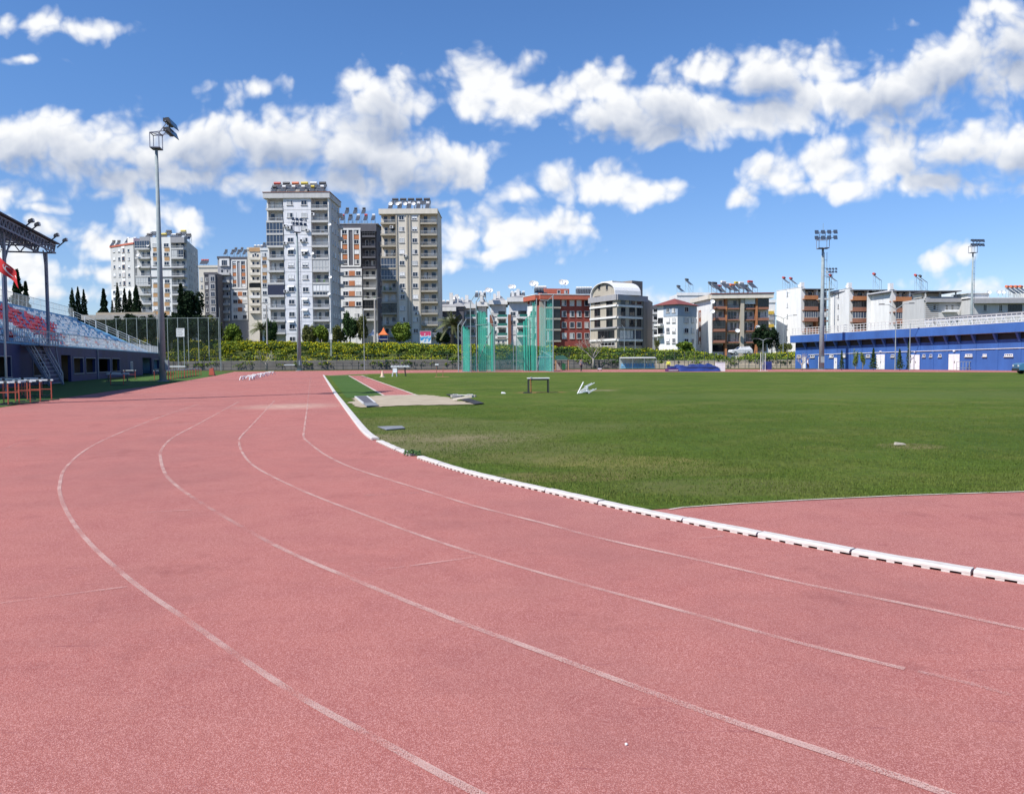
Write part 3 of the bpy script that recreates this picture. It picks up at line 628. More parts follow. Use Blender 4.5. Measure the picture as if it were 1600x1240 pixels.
def back(P0, P1, d): # two back corners behind a front line
    f = Fac(P0, P1); return f.pt(f.L, 0, -d)[:2], f.pt(0, 0, -d)[:2]

# ---- tall white tower (left of the pair)
Y = 179
A0, A1, A2, A3 = XY(417.5, Y, 420), XY(444.5, Y, 420), XY(487.5, Y, 420), XY(515.5, Y, 420)
t1 = bldg('apartment_tower', 'tallest white and grey apartment tower with water heaters crowding its flat roof', A0)
f = Fac(A0, A3); zt = ztop(460, 302, Y); dep = 11
uu = [f.hit(x, 420)[0] for x in (417.5, 444.5, 487.5, 515.5)]
body(t1, [f.pt(0, 0, -1.7)[:2], f.pt(f.L, 0, -1.7)[:2], f.pt(f.L, 0, -dep)[:2], f.pt(0, 0, -dep)[:2]], zt-.05, 'lgrey')
part('wall', 'cool', t1, lambda b: f.box(b, uu[1], uu[2], 0, zt-1.0, -1.69, .0), 'white projecting centre bay')
part('fin_wall', 'white', t1, lambda b: (f.box(b, -.05, .25, 0, zt-.9, -1.69, -.9), f.box(b, f.L-.25, f.L, 0, zt-.9, -1.69, .0)))
part('roof_parapet', 'lgrey', t1, lambda b: (f.box(b, -.5, f.L+.3, zt-1.15, zt+.1, -1.68, .45), f.box(b, f.L+.001, f.L+.35, zt-1.15, zt+.1, -dep-.3, -1.681)))
part('roof', 'brown', t1, lambda b: f.box(b, -.6, f.L+.45, zt+.101, zt+.26, -dep-.4, .55))
RW = rows(316.8, 19.35, 12)
wgrid(t1, f, [454.8, 477], RW, 9.5, 7.6, 'glassc', n=2, yref=420)
FL = rows(327.8, 19.35, 11)
stl = ['rail', 'clutter', 'glaz', 'glaz', 'rail', 'rail', 'clutter', 'curtain', 'rail', 'rail', 'rail']; strr = ['rail', 'rail', 'clutter', 'rail', 'rail', 'green', 'plants', 'whiteglaz', 'rail', 'rail', 'rail']
for i, y_ in enumerate(FL):
    balcony(t1, f, 417.5, 444.0, y_, 420, 1.66, stl[i], pitch=2.88, col_='lgrey', out=.2, parapet=.35)
    balcony(t1, f, 488, 514.0, y_-.5, 420, 1.66, strr[i], pitch=2.88, col_='lgrey', out=.1, parapet=.35)
part('floor_band', 'lgrey', t1, lambda b: [f.box(b, uu[1]+.02, uu[2]-.02, f.hit(465, y_)[1]-.04, f.hit(465, y_)[1]+.04, .001, .03) for y_ in FL])
sf = Fac(f.pt(f.L, 0, -1.7), f.pt(f.L, 0, -dep)); sf.n = f.t.copy()
for i in range(12):
    z_ = f.hit(515, RW[i])[1]
    for u_ in (1.8, 4.2, 7.0): window(t1, sf, u_, z_, .9, 1.3, 'glass', n=1)
    if i < 11: part('balcony', 'lgrey', t1, lambda b: sf.box(b, 7.9, 9.2, z_-1.5, z_-.6, .0, .9))
for x_, y_ in ((452, 356), (472, 376), (474, 300+95), (446, 380), (447, 455), (446, 353), (489, 335), (480, 360)): acunit(t1, f, x_ , y_)
for x_, y_ in ((455, 392), (476, 470), (476, 487), (455, 505), (476, 395), (455, 450)): shade(t1, f, x_, y_-4.5, 1.5, .45)
tanks = ['tankred', 'tankd', 'tankorange', 'tanky', 'tank', 'tankd']
for i in range(6):
    q = XY(432+i*14.2, Y+3, 300); heater(t1, q.x, q.y, zt+.26, tanks[i], tall=.9, n=2)
    q = XY(427+i*15, Y+1.2, 300); heater(t1, q.x, q.y+.3, zt+.26, ['tankd', 'tank', 'tank', 'tank', 'tanky', 'tank'][i], tall=-.25, n=1)
    q = XY(434+i*13.5, Y+6.5, 300); heater(t1, q.x, q.y, zt+.26, 'tank', tall=.5, n=2)
part('roof_hut', 'lgrey', t1, lambda b: f.box(b, f.L*.3, f.L*.55, zt+.262, zt+2.6, -8.5, -5.6))
for u_, z_ in ((515, 350), (516, 432), (488, 395), (514, 458)): q = XY(u_, Y-.2, z_); dish(t1, q.x, q.y, ztop(u_, z_, Y)-.5, .4, .3, m='tank')

# ---- beige tower
Y = 198
A0, A3 = XY(595, Y, 420), XY(683.5, Y, 420); f = Fac(A0, A3); dep = 13; zt = ztop(640, 327, Y)
t2 = bldg('apartment_tower', 'beige apartment tower with two window columns between stacks of balconies', A0)
uu = [f.hit(x, 420)[0] for x in (595, 619.5, 657, 683.5)]
body(t2, [f.pt(0, 0, -1.8)[:2], f.pt(f.L, 0, -1.8)[:2], f.pt(f.L, 0, -dep)[:2], f.pt(0, 0, -dep)[:2]], zt-.05, 'beige')
part('wall', 'cream', t2, lambda b: f.box(b, uu[1], uu[2], 0, zt-1.2, -1.79, 0), 'cream projecting centre bay')
part('pilaster', 'stone', t2, lambda b: [f.box(b, f.hit(x, 420)[0]-.18, f.hit(x, 420)[0]+.18, 0, zt-1.25, .001, .22) for x in (620.5, 637, 641.5, 656)])
part('roof_parapet', 'cream', t2, lambda b: (f.box(b, -.3, f.L+.2, zt-1.19, zt, -1.78, .4)))
part('roof', 'lgrey', t2, lambda b: f.box(b, -.3, f.L+.2, zt+.001, zt+.12, -dep, .4))
RW = rows(340.3, 17.65, 11); wgrid(t2, f, [628.3, 648.6], RW, 8.2, 7.2, 'glassc', yref=420)
for i, y_ in enumerate(rows(349.5, 17.65, 11)):
    balcony(t2, f, 595.2, 619.2, y_, 420, 1.76, ['rail', 'rail', 'rail', 'clutter', 'glaz', 'glaz', 'plants', 'rail', 'darkglaz', 'rail', 'rail'][i], pitch=2.9, col_='stone', out=.15, parapet=.3)
    balcony(t2, f, 657.5, 683.3, y_, 420, 1.76, ['rail', 'rail', 'clutter', 'rail', 'rail', 'clutter', 'rail', 'clutter', 'rail', 'rail', 'rail'][i], pitch=2.9, col_='stone', out=.15, parapet=.3)
for i in range(5): q = XY(617+i*12.4, Y+4, 320); heater(t2, q.x, q.y, zt+.12, 'tankd', tall=1.4, n=2); q = XY(610+i*14.5, Y+1.5, 320); heater(t2, q.x, q.y, zt+.12, 'tank', tall=-.1, n=1)
for x_, y_ in ((633, 400), (612, 355), (651, 490), (629, 455)): acunit(t2, f, x_, y_)
for x_ in (610, 621, 633, 646): q = XY(x_, Y+2, 320); dish(t2, q.x, q.y, zt+.1, .55, 1.6)

# ---- dark framed block between the towers
Y = 213
A0, A3 = XY(530.5, Y, 420), XY(587.5, Y, 420); f = Fac(A0, A3); dep = 12; zt = ztop(560, 350, Y)
t3 = bldg('apartment_block', 'dark grey block with orange panels in white frames, between the two towers', A0)
u1 = f.hit(565, 420)[0]
body(t3, [f.pt(0, 0, 0)[:2], f.pt(u1, 0, 0)[:2], f.pt(u1, 0, -1.7)[:2], f.pt(f.L, 0, -1.7)[:2], f.pt(f.L+1.0, 0, -dep)[:2], f.pt(0, 0, -dep)[:2]], zt-.02, 'dgrey')
part('roof_parapet', 'dgrey', t3, lambda b: f.box(b, u1+.01, f.L+.2, zt-2.0, zt, -1.69, .1)); part('roof', 'grey', t3, lambda b: f.box(b, -.1, f.L+.8, zt+.001, zt+.15, -dep, .12))
def fr(b):
    for x0, x1 in ((533, 534.8), (543, 545), (551.5, 553), (561.5, 563.5)): f.pbox(b, x0, x1, 359.5, 414.5, .001, .18)
    f.pbox(b, 533, 563.5, 356.5, 359.4, .001, .18); f.pbox(b, 533, 563.5, 414.6, 417, .001, .18)
part('white_frame', 'white', t3, fr)
wgrid(t3, f, [539, 557.3], [362.6, 377.8, 393.4, 409], 7.4, 6.6, 'glassc', yref=400)
part('orange_panel', 'orange', t3, lambda b: [f.pbox(b, x_-4, x_+4, y_-3.4, y_+3.4, .002, .05) for x_ in (539, 557.3) for y_ in (370.3, 385.8, 401.4)])
part('wall', 'white', t3, lambda b: f.box(b, f.hit(531.5, 450)[0], f.hit(566, 450)[0], 0, f.hit(548, 419.5)[1], .001, .35), 'white lower front')
g = Fac(f.pt(0, 0, .35), f.pt(f.L, 0, .35))
wgrid(t3, g, [540, 560], [427, 442.5, 458.5, 474.5], 8.6, 7.2, 'glassc', yref=450)
part('orange_panel', 'orange', t3, lambda b: [g.pbox(b, 545.2, 554.4, y_-3.9, y_+3.9, .002, .05) for y_ in (427, 442.5, 458.5, 474.5)])
part('cornice', 'dgrey', t3, lambda b: [g.pbox(b, 535, 564.5, y_+4.2, y_+5, .002, .12) for y_ in (427, 442.5, 458.5, 474.5)])
wgrid(t3, g, [540, 557], [493, 508], 8, 7, 'glass', yref=450)
for i, y_ in enumerate(rows(370, 16.3, 9)): balcony(t3, f, 566.3, 587, y_, 420, 1.66, ['darkglaz', 'rail', 'rail', 'rail', 'rail', 'rail', 'plants', 'darkglaz', 'rail'][i], pitch=2.85, col_='dgrey' if i < 4 else 'lgrey', out=.12, parapet=.4, railm='raild' if i < 4 else 'railw')
part('wall', 'lgrey', t3, lambda b: f.box(b, u1+.02, f.L+.02, 0, f.hit(575, 419)[1], -1.699, -1.6), 'pale grey lower bay wall')
for i in range(3): q = XY(542+i*13, Y+4, 330); heater(t3, q.x, q.y, zt+.15, 'tankd', tall=3.0, n=1)
for i in range(5): q = XY(535+i*12, Y+2, 330); heater(t3, q.x, q.y, zt+.15, ['tankred', 'tankd', 'tank', 'tankred', 'tank'][i], tall=.8, n=1)
sf = Fac(f.pt(f.L, 0, -1.7), f.pt(f.L+1.0, 0, -dep))
if sf.n.dot(f.t) < 0: sf.n = -sf.n
for y_ in rows(378, 16.3, 8): part('balcony', 'grey', t3, lambda b: sf.box(b, 3, 7.5, f.hit(587, y_)[1]-.2, f.hit(587, y_)[1]+.8, .02, .9))

# ---- far left complex
Y = 240
r1 = bldg('apartment_block', 'grey end block with red roof edge, leftmost of the far apartments', XY(173, Y+6))
B0, B1 = XY(173.5, Y+9, 420), XY(209.5, Y+2, 420); f = Fac(B0, B1); zt = ztop(190, 384, Y+5); bk = back(B0, B1, 12)
body(r1, [B0, B1, bk[0], bk[1]], zt, 'lgrey'); part('roof', 'redfascia', r1, lambda b: f.box(b, -.2, f.L+.2, zt+.001, zt+.55, -12, .2))
part('wall', 'white', r1, lambda b: f.box(b, -.05, f.L+.02, 0, f.hit(190, 451)[1], .001, .12), 'white base storey')
part('stair_strip', 'white', r1, lambda b: f.pbox(b, 190.6, 196, 384.5, 450, .001, .1))
wgrid(r1, f, [178.9, 187, 201.8], rows(391.5, 12.8, 5), 3.4, 5.5, 'glassc', n=1, yref=420)
f2 = Fac(f.pt(0, 0, .1), f.pt(f.L, 0, .1)); wgrid(r1, f2, [193.3], rows(391.5, 12.8, 5), 4, 7, 'glass', 'brown', n=1, yref=420); f3 = Fac(f.pt(0, 0, .12), f.pt(f.L, 0, .12)); wgrid(r1, f3, [179, 188.5, 202.5], [456.5, 467], 4, 5, 'glass', n=1)
part('roof_hut', 'white', r1, lambda b: f.box(b, f.L*.5, f.L*.75, zt+.552, zt+2.6, -6, -2))
for x_ in (176, 184, 199, 209): q = XY(x_, Y+9, 380); heater(r1, q.x, q.y, zt+.55, 'tankd' if x_ < 190 else 'tank', tall=.6 if x_ > 190 else -.3, n=1)
r2 = bldg('apartment_block', 'white block with orange window strips behind the near floodlight mast', XY(209, Y))
C0, C1, C2, C3 = XY(209.6, Y, 430), XY(236, Y, 430), XY(268, Y-1.5, 430), XY(288.5, Y-1, 430); zt = ztop(250, 372, Y)
f = Fac(C0, C3); bk = back(C0, C3, 1.8); D3 = XY(310, Y+22, 430)
body(r2, [bk[1], bk[0], tuple(D3), f.pt(0, 0, -20)[:2]], zt-.5, 'lgrey')
uq = [f.hit(x, 430)[0] for x in (209.6, 236, 268, 288.5)]
part('wall', 'white', r2, lambda b: f.box(b, uq[1], uq[2], 0, zt+.2, -1.79, 0), 'white centre bay'); part('roof_parapet', 'grey', r2, lambda b: (f.box(b, uq[2]+.01, f.L+.2, zt-1.6, zt+.1, -1.78, .1), f.box(b, uq[1]*.4, uq[1]-.01, zt-1.0, zt+.4, -1.78, .1)))
wgrid(r2, f, [243.5, 261], [383, 397.5, 411.5, 439.5, 454, 468, 482, 496], 8, 6.2, 'glassc', yref=430)
part('orange_panel', 'tan', r2, lambda b: [f.pbox(b, x_-4, x_+4, y_-3, y_+3, .002, .05) for x_ in (243.5, 261) for y_ in (390.2, 404.5, 446.7, 461, 475, 489)])
part('floor_band', 'dgrey', r2, lambda b: [f.box(b, uq[1]-.3, f.L+.05, f.hit(260, y_)[1]-.15, f.hit(260, y_)[1]+.15, .003, .22) for y_ in (419.3, 433)])
for i, y_ in enumerate(rows(389.5, 14.3, 8)):
    balcony(r2, f, 212, 235.6, y_, 430, 1.75, ['glaz', 'rail', 'rail', 'rail', 'whiteglaz', 'clutter', 'rail', 'rail'][i], pitch=2.8, col_='lgrey', out=.3, parapet=.4)
    balcony(r2, f, 268.5, 288, y_, 430, 1.75, ['rail', 'whiteglaz', 'rail', 'rail', 'rail', 'rail', 'clutter', 'rail'][i], pitch=2.8, col_='lgrey', out=.2, parapet=.4)
sf = Fac(bk[0], D3)
if sf.n.dot(f.t) < 0: sf.n = -sf.n
for y_ in rows(386, 14.3, 8):
    z_ = f.hit(288, y_)[1]
    for u_ in (4, 8, 14, 19): window(r2, sf, u_, z_, 1.1, 1.4, 'glass', n=1)
for i in range(9): q = XY(232+i*7.6, Y+5+(i % 3)*2, 370); heater(r2, q.x, q.y, zt-.1, ['tankd', 'tank', 'tankd', 'tanky'][i % 4], tall=[.3, 1.6, .8][i % 3], n=2)
for x_, y_ in ((215, 398), (216, 416), (231, 383)): q = XY(x_, Y-.5, y_); dish(r2, q.x, q.y, ztop(x_, y_, Y)-.5, .5, .3)

# ---- group of middle blocks (about 280 m away)
def slabblock(name, label, x0, x1, yt, Y, wm, yb=520, dep=12, lean=0):
    a, b_ = XY(x0, Y, 450), XY(x1, Y-lean, 450); r_ = bldg(name, label, a); f_ = Fac(a, b_); z_ = ztop((x0+x1)/2, yt, Y); bk_ = back(a, b_, dep)
    body(r_, [a, b_, bk_[0], bk_[1]], z_, wm); part('roof_parapet', 'dgrey' if wm in ('grey', 'dgrey') else wm, r_, lambda b: f_.box(b, -.12, f_.L+.12, z_-.5, z_+.35, .002, .25))
    return r_, f_, z_
Y = 282
r3, f, zt = slabblock('apartment_block', 'pale block with small red heaters, just right of the far white block', 311, 341, 416, Y+8, 'cream')
wgrid(r3, f, [315.5], rows(436, 11.8, 5), 3, 6, 'glass', n=1)
for i in range(3): q = XY(315+i*4, Y+10, 405); heater(r3, q.x, q.y, zt+.1, 'tankred', tall=.6, n=1)
r4, f, zt = slabblock('apartment_block', 'small dark slate block with one bay window column', 319.5, 340, 427, Y-6, 'dgrey', lean=0)
part('bay', 'grey', r4, lambda b: f.box(b, f.L*.42, f.L*.88, 0, zt-.6, .003, 1.0)); g = Fac(f.pt(0, 0, 1.0), f.pt(f.L, 0, 1.0)); wgrid(r4, g, [332.8], rows(435.8, 11.9, 5), 7, 8, 'glaze')
wgrid(r4, f, [323.5], rows(437, 11.9, 5), 4, 6, 'glass', n=1)
r5, f, zt = slabblock('apartment_block', 'slate grey block with a white loft and tiled roof beside it', 341, 360.2, 402, Y, 'grey')
part('loft', 'white', r5, lambda b: f.pbox(b, 343.5, 359, 404.5, 416, .003, .5)); wgrid(r5, Fac(f.pt(0, 0, .5), f.pt(f.L, 0, .5)), [350.5], [410.5], 9, 9, 'glass', n=3)
for i, y_ in enumerate(rows(428.8, 11.9, 7)): part('balcony', 'lgrey', r5, lambda b: f.pbox(b, 344, 359.6, y_-2.5, y_+1.2, .004, 1.1)); 
wgrid(r5, f, [348, 355.5], rows(424, 11.9, 7), 4, 6.5, 'glass', n=1)
q = XY(352.5, Y+3, 400); heater(r5, q.x, q.y, zt+.35, 'tankd', tall=.8, n=1)
r6, f, zt = slabblock('apartment_block', 'slate block with orange panels and white ribbon storeys, left of the tallest tower', 360.4, 387.5, 403, Y, 'grey')
def fr(b):
    for x0, x1 in ((362, 363.6), (369.5, 371), (375.6, 377), (384, 385.6)): f.pbox(b, x0, x1, 408, 449, .002, .25)
    f.pbox(b, 362, 385.6, 405.8, 407.9, .002, .25); f.pbox(b, 362, 385.6, 449.1, 451.3, .002, .25)
    f.pbox(b, 362, 387.3, 453.5, 500, .002, .30)
part('white_frame', 'white', r6, fr); wgrid(r6, f, [366.6, 380.5], [411.2, 422.8, 434.5, 446], 5.6, 5.2, 'glassc', yref=430)
part('orange_panel', 'orange', r6, lambda b: [f.pbox(b, x_-3, x_+3, y_-2.6, y_+2.6, .003, .06) for x_ in (366.6, 380.5) for y_ in (417, 428.7, 440.2)])
g = Fac(f.pt(0, 0, .30), f.pt(f.L, 0, .30)); wgrid(r6, g, [367.5, 382.2], [459, 471, 483.5, 495], 6.6, 5.8, 'glassc', yref=470); part('orange_panel', 'orange', r6, lambda b: [g.pbox(b, 371.6, 378.6, y_-3.2, y_+3.2, .003, .06) for y_ in (459, 471, 483.5)])
for i in range(6): q = XY(363+i*4.8, Y+3+(i % 2)*3, 400); heater(r6, q.x, q.y, zt+.35, 'tankd', tall=1.0+(i % 2)*1.2, n=1)
r7, f, zt = slabblock('apartment_block', 'cream block with dark glazed balcony, second from the tallest tower', 387.8, 408, 388, Y-4, 'cream')
part('band', 'tan', r7, lambda b: f.pbox(b, 389.5, 406.5, 387, 393, .003, .3)); wgrid(r7, f, [399], [398], 4, 5, 'dglass', n=1)
for i, y_ in enumerate(rows(405.5, 11.9, 8)):
    part('balcony', 'cream' if i != 5 else 'white', r7, lambda b: f.pbox(b, 391, 408, y_-3.2, y_+1, .004, 1.2))
    if i != 4: wgrid(r7, f, [396, 403], [y_-5.5], 4, 6, 'glass', n=1)
    else: part('glazing', 'dglass', r7, lambda b: f.pbox(b, 391, 407.5, y_-10, y_-3.3, .005, 1.1))
for i in range(3): q = XY(398+i*5, Y+3, 385); heater(r7, q.x, q.y, zt+.35, 'tank', tall=-.2, n=1)
r8, f, zt = slabblock('apartment_block', 'narrow white block with tan panels half hidden by the tallest tower', 408.3, 425, 389, Y-8, 'white')
wgrid(r8, f, [413.6], rows(398, 11.9, 9), 7, 6, 'glassc', yref=450); part('tan_panel', 'tan', r8, lambda b: [f.pbox(b, 410.2, 417, y_-2.4, y_+2.4, .003, .05) for y_ in rows(404, 11.9, 4)])
for i in range(2): q = XY(412+i*5, Y, 385); heater(r8, q.x, q.y, zt+.35, 'tankd', tall=1.0, n=1)

# ---- low rise to the right
Y = 232
r9, f, zt = slabblock('apartment_block', 'dark low block with white eaves behind the palm tree', 683, 724, 481, Y, 'dgrey', dep=14)
part('eaves', 'white', r9, lambda b: f.pbox(b, 682.5, 713, 480, 486.5, .26, 1.4))
for y_ in (497, 511.5, 526): part('balcony', 'white', r9, lambda b: (f.pbox(b, 684.5, 694, y_-1.6, y_+1.2, .004, 1.3), f.pbox(b, 700, 712, y_-1.6, y_+1.2, .004, 1.3)))
wgrid(r9, f, [688, 705], [492, 506, 520], 5, 6, 'dglass', n=1)
part('roof', 'roofgrey', r9, lambda b: b.add([f.pt(-.5, zt+.36, .6), f.pt(f.L+.5, zt+.36, .6), f.pt(f.L+.5, zt+.36, -14), f.pt(-.5, zt+.36, -14), f.pt(f.L*.6, zt+3.2, -5), f.pt(f.L*.8, zt+3.2, -8)], [(0, 1, 4), (1, 2, 5, 4), (2, 3, 5), (3, 0, 4, 5), (3, 2, 1, 0)]))
part('chimney', 'white', r9, lambda b: (f.box(b, 3.6, 4.6, zt+.2, zt+4.6, -2, -1), f.box(b, 5.2, 6.2, zt+.2, zt+4.2, -3, -2)))
for x_ in (709, 714): q = XY(x_, Y+4, 463); dish(r9, q.x, q.y, ztop(x_, 464, Y)-3.5, .8, 3.5)
for i in range(4): q = XY(687+i*6, Y+1, 470); heater(r9, q.x, q.y, zt+.36, 'tank', tall=-.2, n=1)
# white stepped building with brown piers
Y = 236
a, b_ = XY(714, Y, 520), XY(826, Y, 520); g9 = bldg('apartment_building', 'white terraced building with brown piers behind the throwing cage', a); f = Fac(a, b_)
wings = [(714, 744, 482, 0), (744, 762, 478, 2.5), (765, 793, 476, 0), (793.5, 826, 472.5, -1.5)]
for i, (x0, x1, yt, dy) in enumerate(wings):
    u0, u1 = f.hit(x0, 520)[0], f.hit(x1, 520)[0]; z_ = f.hit(x0, yt)[1]; d0 = -dy
    part('wall', 'white', g9, lambda b: f.box(b, u0+.4, u1-.4, 0, z_, -12-i*.01, d0))
    part('eaves', 'white', g9, lambda b: f.box(b, u0-.2, u1+.1, z_+.001, z_+1.25, -12.4, d0+1.4))
    part('roof', 'roofgrey', g9, lambda b: b.add([f.pt(u0+.5, z_+1.26, d0+.6), f.pt(u1-.5, z_+1.26, d0+.6), f.pt(u1-.5, z_+1.26, -12), f.pt(u0+.5, z_+1.26, -12), f.pt(u0+2, z_+3.2, -6), f.pt(u1-2, z_+3.2, -6)], [(0, 1, 5, 4), (1, 2, 5), (2, 3, 4, 5), (3, 0, 4), (3, 2, 1, 0)]))
    for k, y_ in enumerate((497.5, 511, 526)):
        zz = f.hit(x0, y_)[1]
        o = part('balcony', 'white', g9, lambda b: f.box(b, u0+(u1-u0)*.42, u1+.05, zz-.15, zz+(.35), d0+.002, d0+1.3))
        part('railing', 'gglass', o, lambda b: f.box(b, u0+(u1-u0)*.44, u1-.05, zz+.36, zz+1.1, d0+1.2, d0+1.24))
        part('opening', 'dglass', g9, lambda b: f.box(b, u0+(u1-u0)*.5, u1-.6, zz+.5, zz+2.2, d0+.003, d0+.03))
        g = Fac(f.pt(0, 0, d0), f.pt(f.L, 0, d0)); window(g9, g, u0+(u1-u0)*.25, zz+1.3, 1.7, 1.3, 'glass')
    if i: part('pier', 'brown', g9, lambda b: f.box(b, u0+.05, u0+1.0, 0, f.hit(x0, 492)[1], d0+.003, d0+.5))
    part('chimney', 'white', g9, lambda b: (f.box(b, (u0+u1)/2-.5, (u0+u1)/2+.5, z_+1.27, z_+4.3, -3.5, -2.5), f.box(b, u0+1.2, u0+2, z_+1.27, z_+3.4, -1.5, -.7)))
for x_, y_ in ((762, 455), (766, 455.5), (798, 450), (802, 450)): q = XY(x_, Y-3, 463); dish(g9, q.x, q.y, ztop(x_, y_, Y)-2.5, .8, 2.5)
for x_, n_ in ((800, 4), (745, 3)):
    for i in range(n_): q = XY(x_+i*6, Y+3, 470); heater(g9, q.x, q.y, f.hit(x_, 472)[1]+1.2, 'tank', tall=.2, n=1)
a = XY(774, 200, 535); hut = thing('kiosk', 'small pink hut in front of the white terraced building', 'hut', (a.x, a.y, 0)); f = Fac(a, XY(792, 200, 535)); bk = back(f.P0, f.P1, 5)
part('wall', 'cream', hut, lambda b: b.prism([tuple(f.P0), tuple(f.P1), bk[0], bk[1]], 0, f.hit(780, 530)[1])); part('roof', 'conc', hut, lambda b: f.box(b, -.3, f.L+.3, f.hit(780, 530)[1]+.001, f.hit(780, 530)[1]+.25, -5.2, .3)); wgrid(hut, f, [779, 786], [534], 3.5, 4, 'glass', n=1)

# red building
Y = 203
a, c_, e_ = XY(825, Y+7, 500), XY(843, Y, 500), XY(922, Y+3, 500)
rb = bldg('apartment_building', 'dark red building with rows of white framed windows', a); f = Fac(c_, e_); lf = Fac(a, c_); bk = back(c_, e_, 13); zt = ztop(880, 460.5, Y)
body(rb, [a, c_, e_, bk[0], bk[1]], zt-.3, 'brick')
part('wall', 'white', rb, lambda b: lf.box(b, 0, lf.L*.8, 0, zt-2, .002, .15), 'white rendered corner'); part('pier', 'stone', rb, lambda b: f.box(b, 0, f.hit(852, 500)[0], 0, zt-1.8, .002, .6))
part('roof_parapet', 'redfascia', rb, lambda b: (f.box(b, -.1, f.L+.1, zt-1.2, zt, .003, 1.3), lf.box(b, -.4, lf.L+.02, zt-1.25, zt-.02, .003, 1.2)))
part('roof', 'frame', rb, lambda b: (f.box(b, -.2, f.L+.2, zt+.001, zt+.2, -.5, 1.4), lf.box(b, -.5, lf.L, zt+.003, zt+.19, -.5, 1.3)))
wgrid(rb, f, [881.4, 893.8, 904.7, 917], [473.3, 490.4, 507.6, 524.5], 7.2, 9.2, 'glass', n=1, yref=500)
for i, y_ in enumerate((481.4, 498.8, 515.8, 533.3)):
    z_ = f.hit(865, y_)[1]; x0, x1 = f.hit(852.5, 500)[0], f.hit(875, 500)[0]; xm = (x0+x1)/2
    o = part('balcony', 'stone', rb, lambda b: (f.box(b, x0, x1, z_-.15, z_+.3, .004, 1.0)))
    part('glazing', 'gglass', o, lambda b: f.box(b, x0+.1, xm, z_+.31, z_+2.7, .85, .9)); part('glazing', 'dglass', o, lambda b: f.box(b, xm+.1, x1-.1, z_+.31, z_+2.7, .6, .65))
    wgrid(rb, Fac(lf.pt(0, 0, .15), lf.pt(lf.L, 0, .15)), [830, 836.5], [y_-9], 4, 8, 'glass', n=1, yref=500)
part('roof_storey', 'redfascia', rb, lambda b: f.box(b, f.hit(853, 450)[0], f.hit(892, 450)[0], zt+.201, ztop(870, 449.5, Y), -8, -1.5)); wgrid(rb, Fac(f.pt(0, 0, -1.5), f.pt(f.L, 0, -1.5)), [873, 884], [456], 5, 5, 'glass', n=1)
for i in range(6): q = XY(903+i*4, Y+2.5, 455); heater(rb, q.x, q.y, zt+.2, 'tank', tall=-.1, n=1)
for i in range(4): q = XY(838+i*4.5, Y+2.5, 455); heater(rb, q.x, q.y, zt+.2, 'tank', tall=.2, n=1)
for x_, y_ in ((878, 441), (883, 441.5), (832, 443), (836, 443.5)): q = XY(x_, Y+1, 445); dish(rb, q.x, q.y, ztop(x_, y_, Y)-1.5, .9, 1.5)
# curved roof office
Y = 192
a, c_, e_, s_ = XY(922.5, Y+11, 500), XY(964, Y, 500), XY(1009, Y+7, 500), XY(1018.5, Y+19, 500)
of = bldg('office_building', 'taupe office building with a white barrel roof and dark windows', a); lf = Fac(a, c_); f = Fac(c_, e_); sf = Fac(e_, s_); zt = ztop(964, 460.5, Y)
bk2 = Vector(a)+ (Vector(s_)-Vector(c_))*.75
body(of, [a, c_, e_, s_, bk2], zt-1.3, 'stone'); part('fascia', 'grey', of, lambda b: (lf.box(b, -.3, lf.L+.3, zt-1.29, zt+.1, -.6, .5), f.box(b, -.2, f.L+.3, zt-1.295, zt+.095, -.6, .5)))
part('cladding', 'taupe', of, lambda b: (f.box(b, f.hit(1003.5, 500)[0], f.L, 0, zt-1.3, .002, .5), sf.box(b, .02, sf.L, 0, zt-.5, .002, .2)))
for y0, y1 in ((477.2, 480), (495, 497.8)): part('white_band', 'white', of, lambda b: (lf.pbox(b, 922.6, 963.8, y0+.6, y1+.6, .003, .3), f.pbox(b, 964.6, 1003, y0, y1, .003, .3)))
for y0, y1, mm in ((511.6, 514, 'grey'), (530, 533, 'white')): part('band', mm, of, lambda b: (lf.pbox(b, 922.6, 963.8, y0, y1, .003, .35), f.pbox(b, 964.6, 1003, y0, y1, .003, .35)))
for y_ in (469.5, 487.5, 504.5):
    for x_, w_ in ((933.5, 9), (952.5, 10)): wgrid(of, lf, [x_], [y_], w_, 13.5, 'dglass', 'raild', n=2, yref=500)
    for x_, w_ in ((973.5, 7), (987.5, 9), (998.5, 7)): wgrid(of, f, [x_], [y_-.5], w_, 13.5, 'dglass', 'raild', n=2, yref=500)
wgrid(of, lf, [947], [522.5], 26, 13, 'dglass', 'raild', n=5, yref=500); wgrid(of, f, [985], [522.5], 34, 13.5, 'glaze', 'raild', n=6, yref=500)
wgrid(of, lf, [950], [537.5], 22, 6, 'dglass', 'frame', n=4, yref=500); wgrid(of, f, [986], [537], 36, 6, 'dglass', 'raild', n=5, yref=500)
def barrel(b):
    n = 14; u0, u1 = .3, lf.L-.3; zz0 = zt+.1; hgt = ztop(943, 440.8, Y+5)-zz0; L2 = 7.5
    for d0, d1 in ((.3, -L2),):
        vs = []
        for k in range(n+1):
            t = math.pi*k/n; uu_ = (u0+u1)/2-(u1-u0)/2*math.cos(t); z_ = zz0+hgt*math.sin(t)**.8
            for dd_ in (d0, d1): vs.append(lf.pt(uu_, z_, dd_)); vs.append(lf.pt((u0+u1)/2+(uu_-(u0+u1)/2)*.96, zz0+(z_-zz0)*.94, dd_))
        fs = []
        for k in range(n):
            q0 = 4*k; q1 = 4*k+4
            fs += [(q0, q1, q1+2, q0+2), (q0+1, q0+3, q1+3, q1+1), (q0, q0+1, q1+1, q1), (q0+2, q1+2, q1+3, q0+3)]
        b.add(vs, fs)
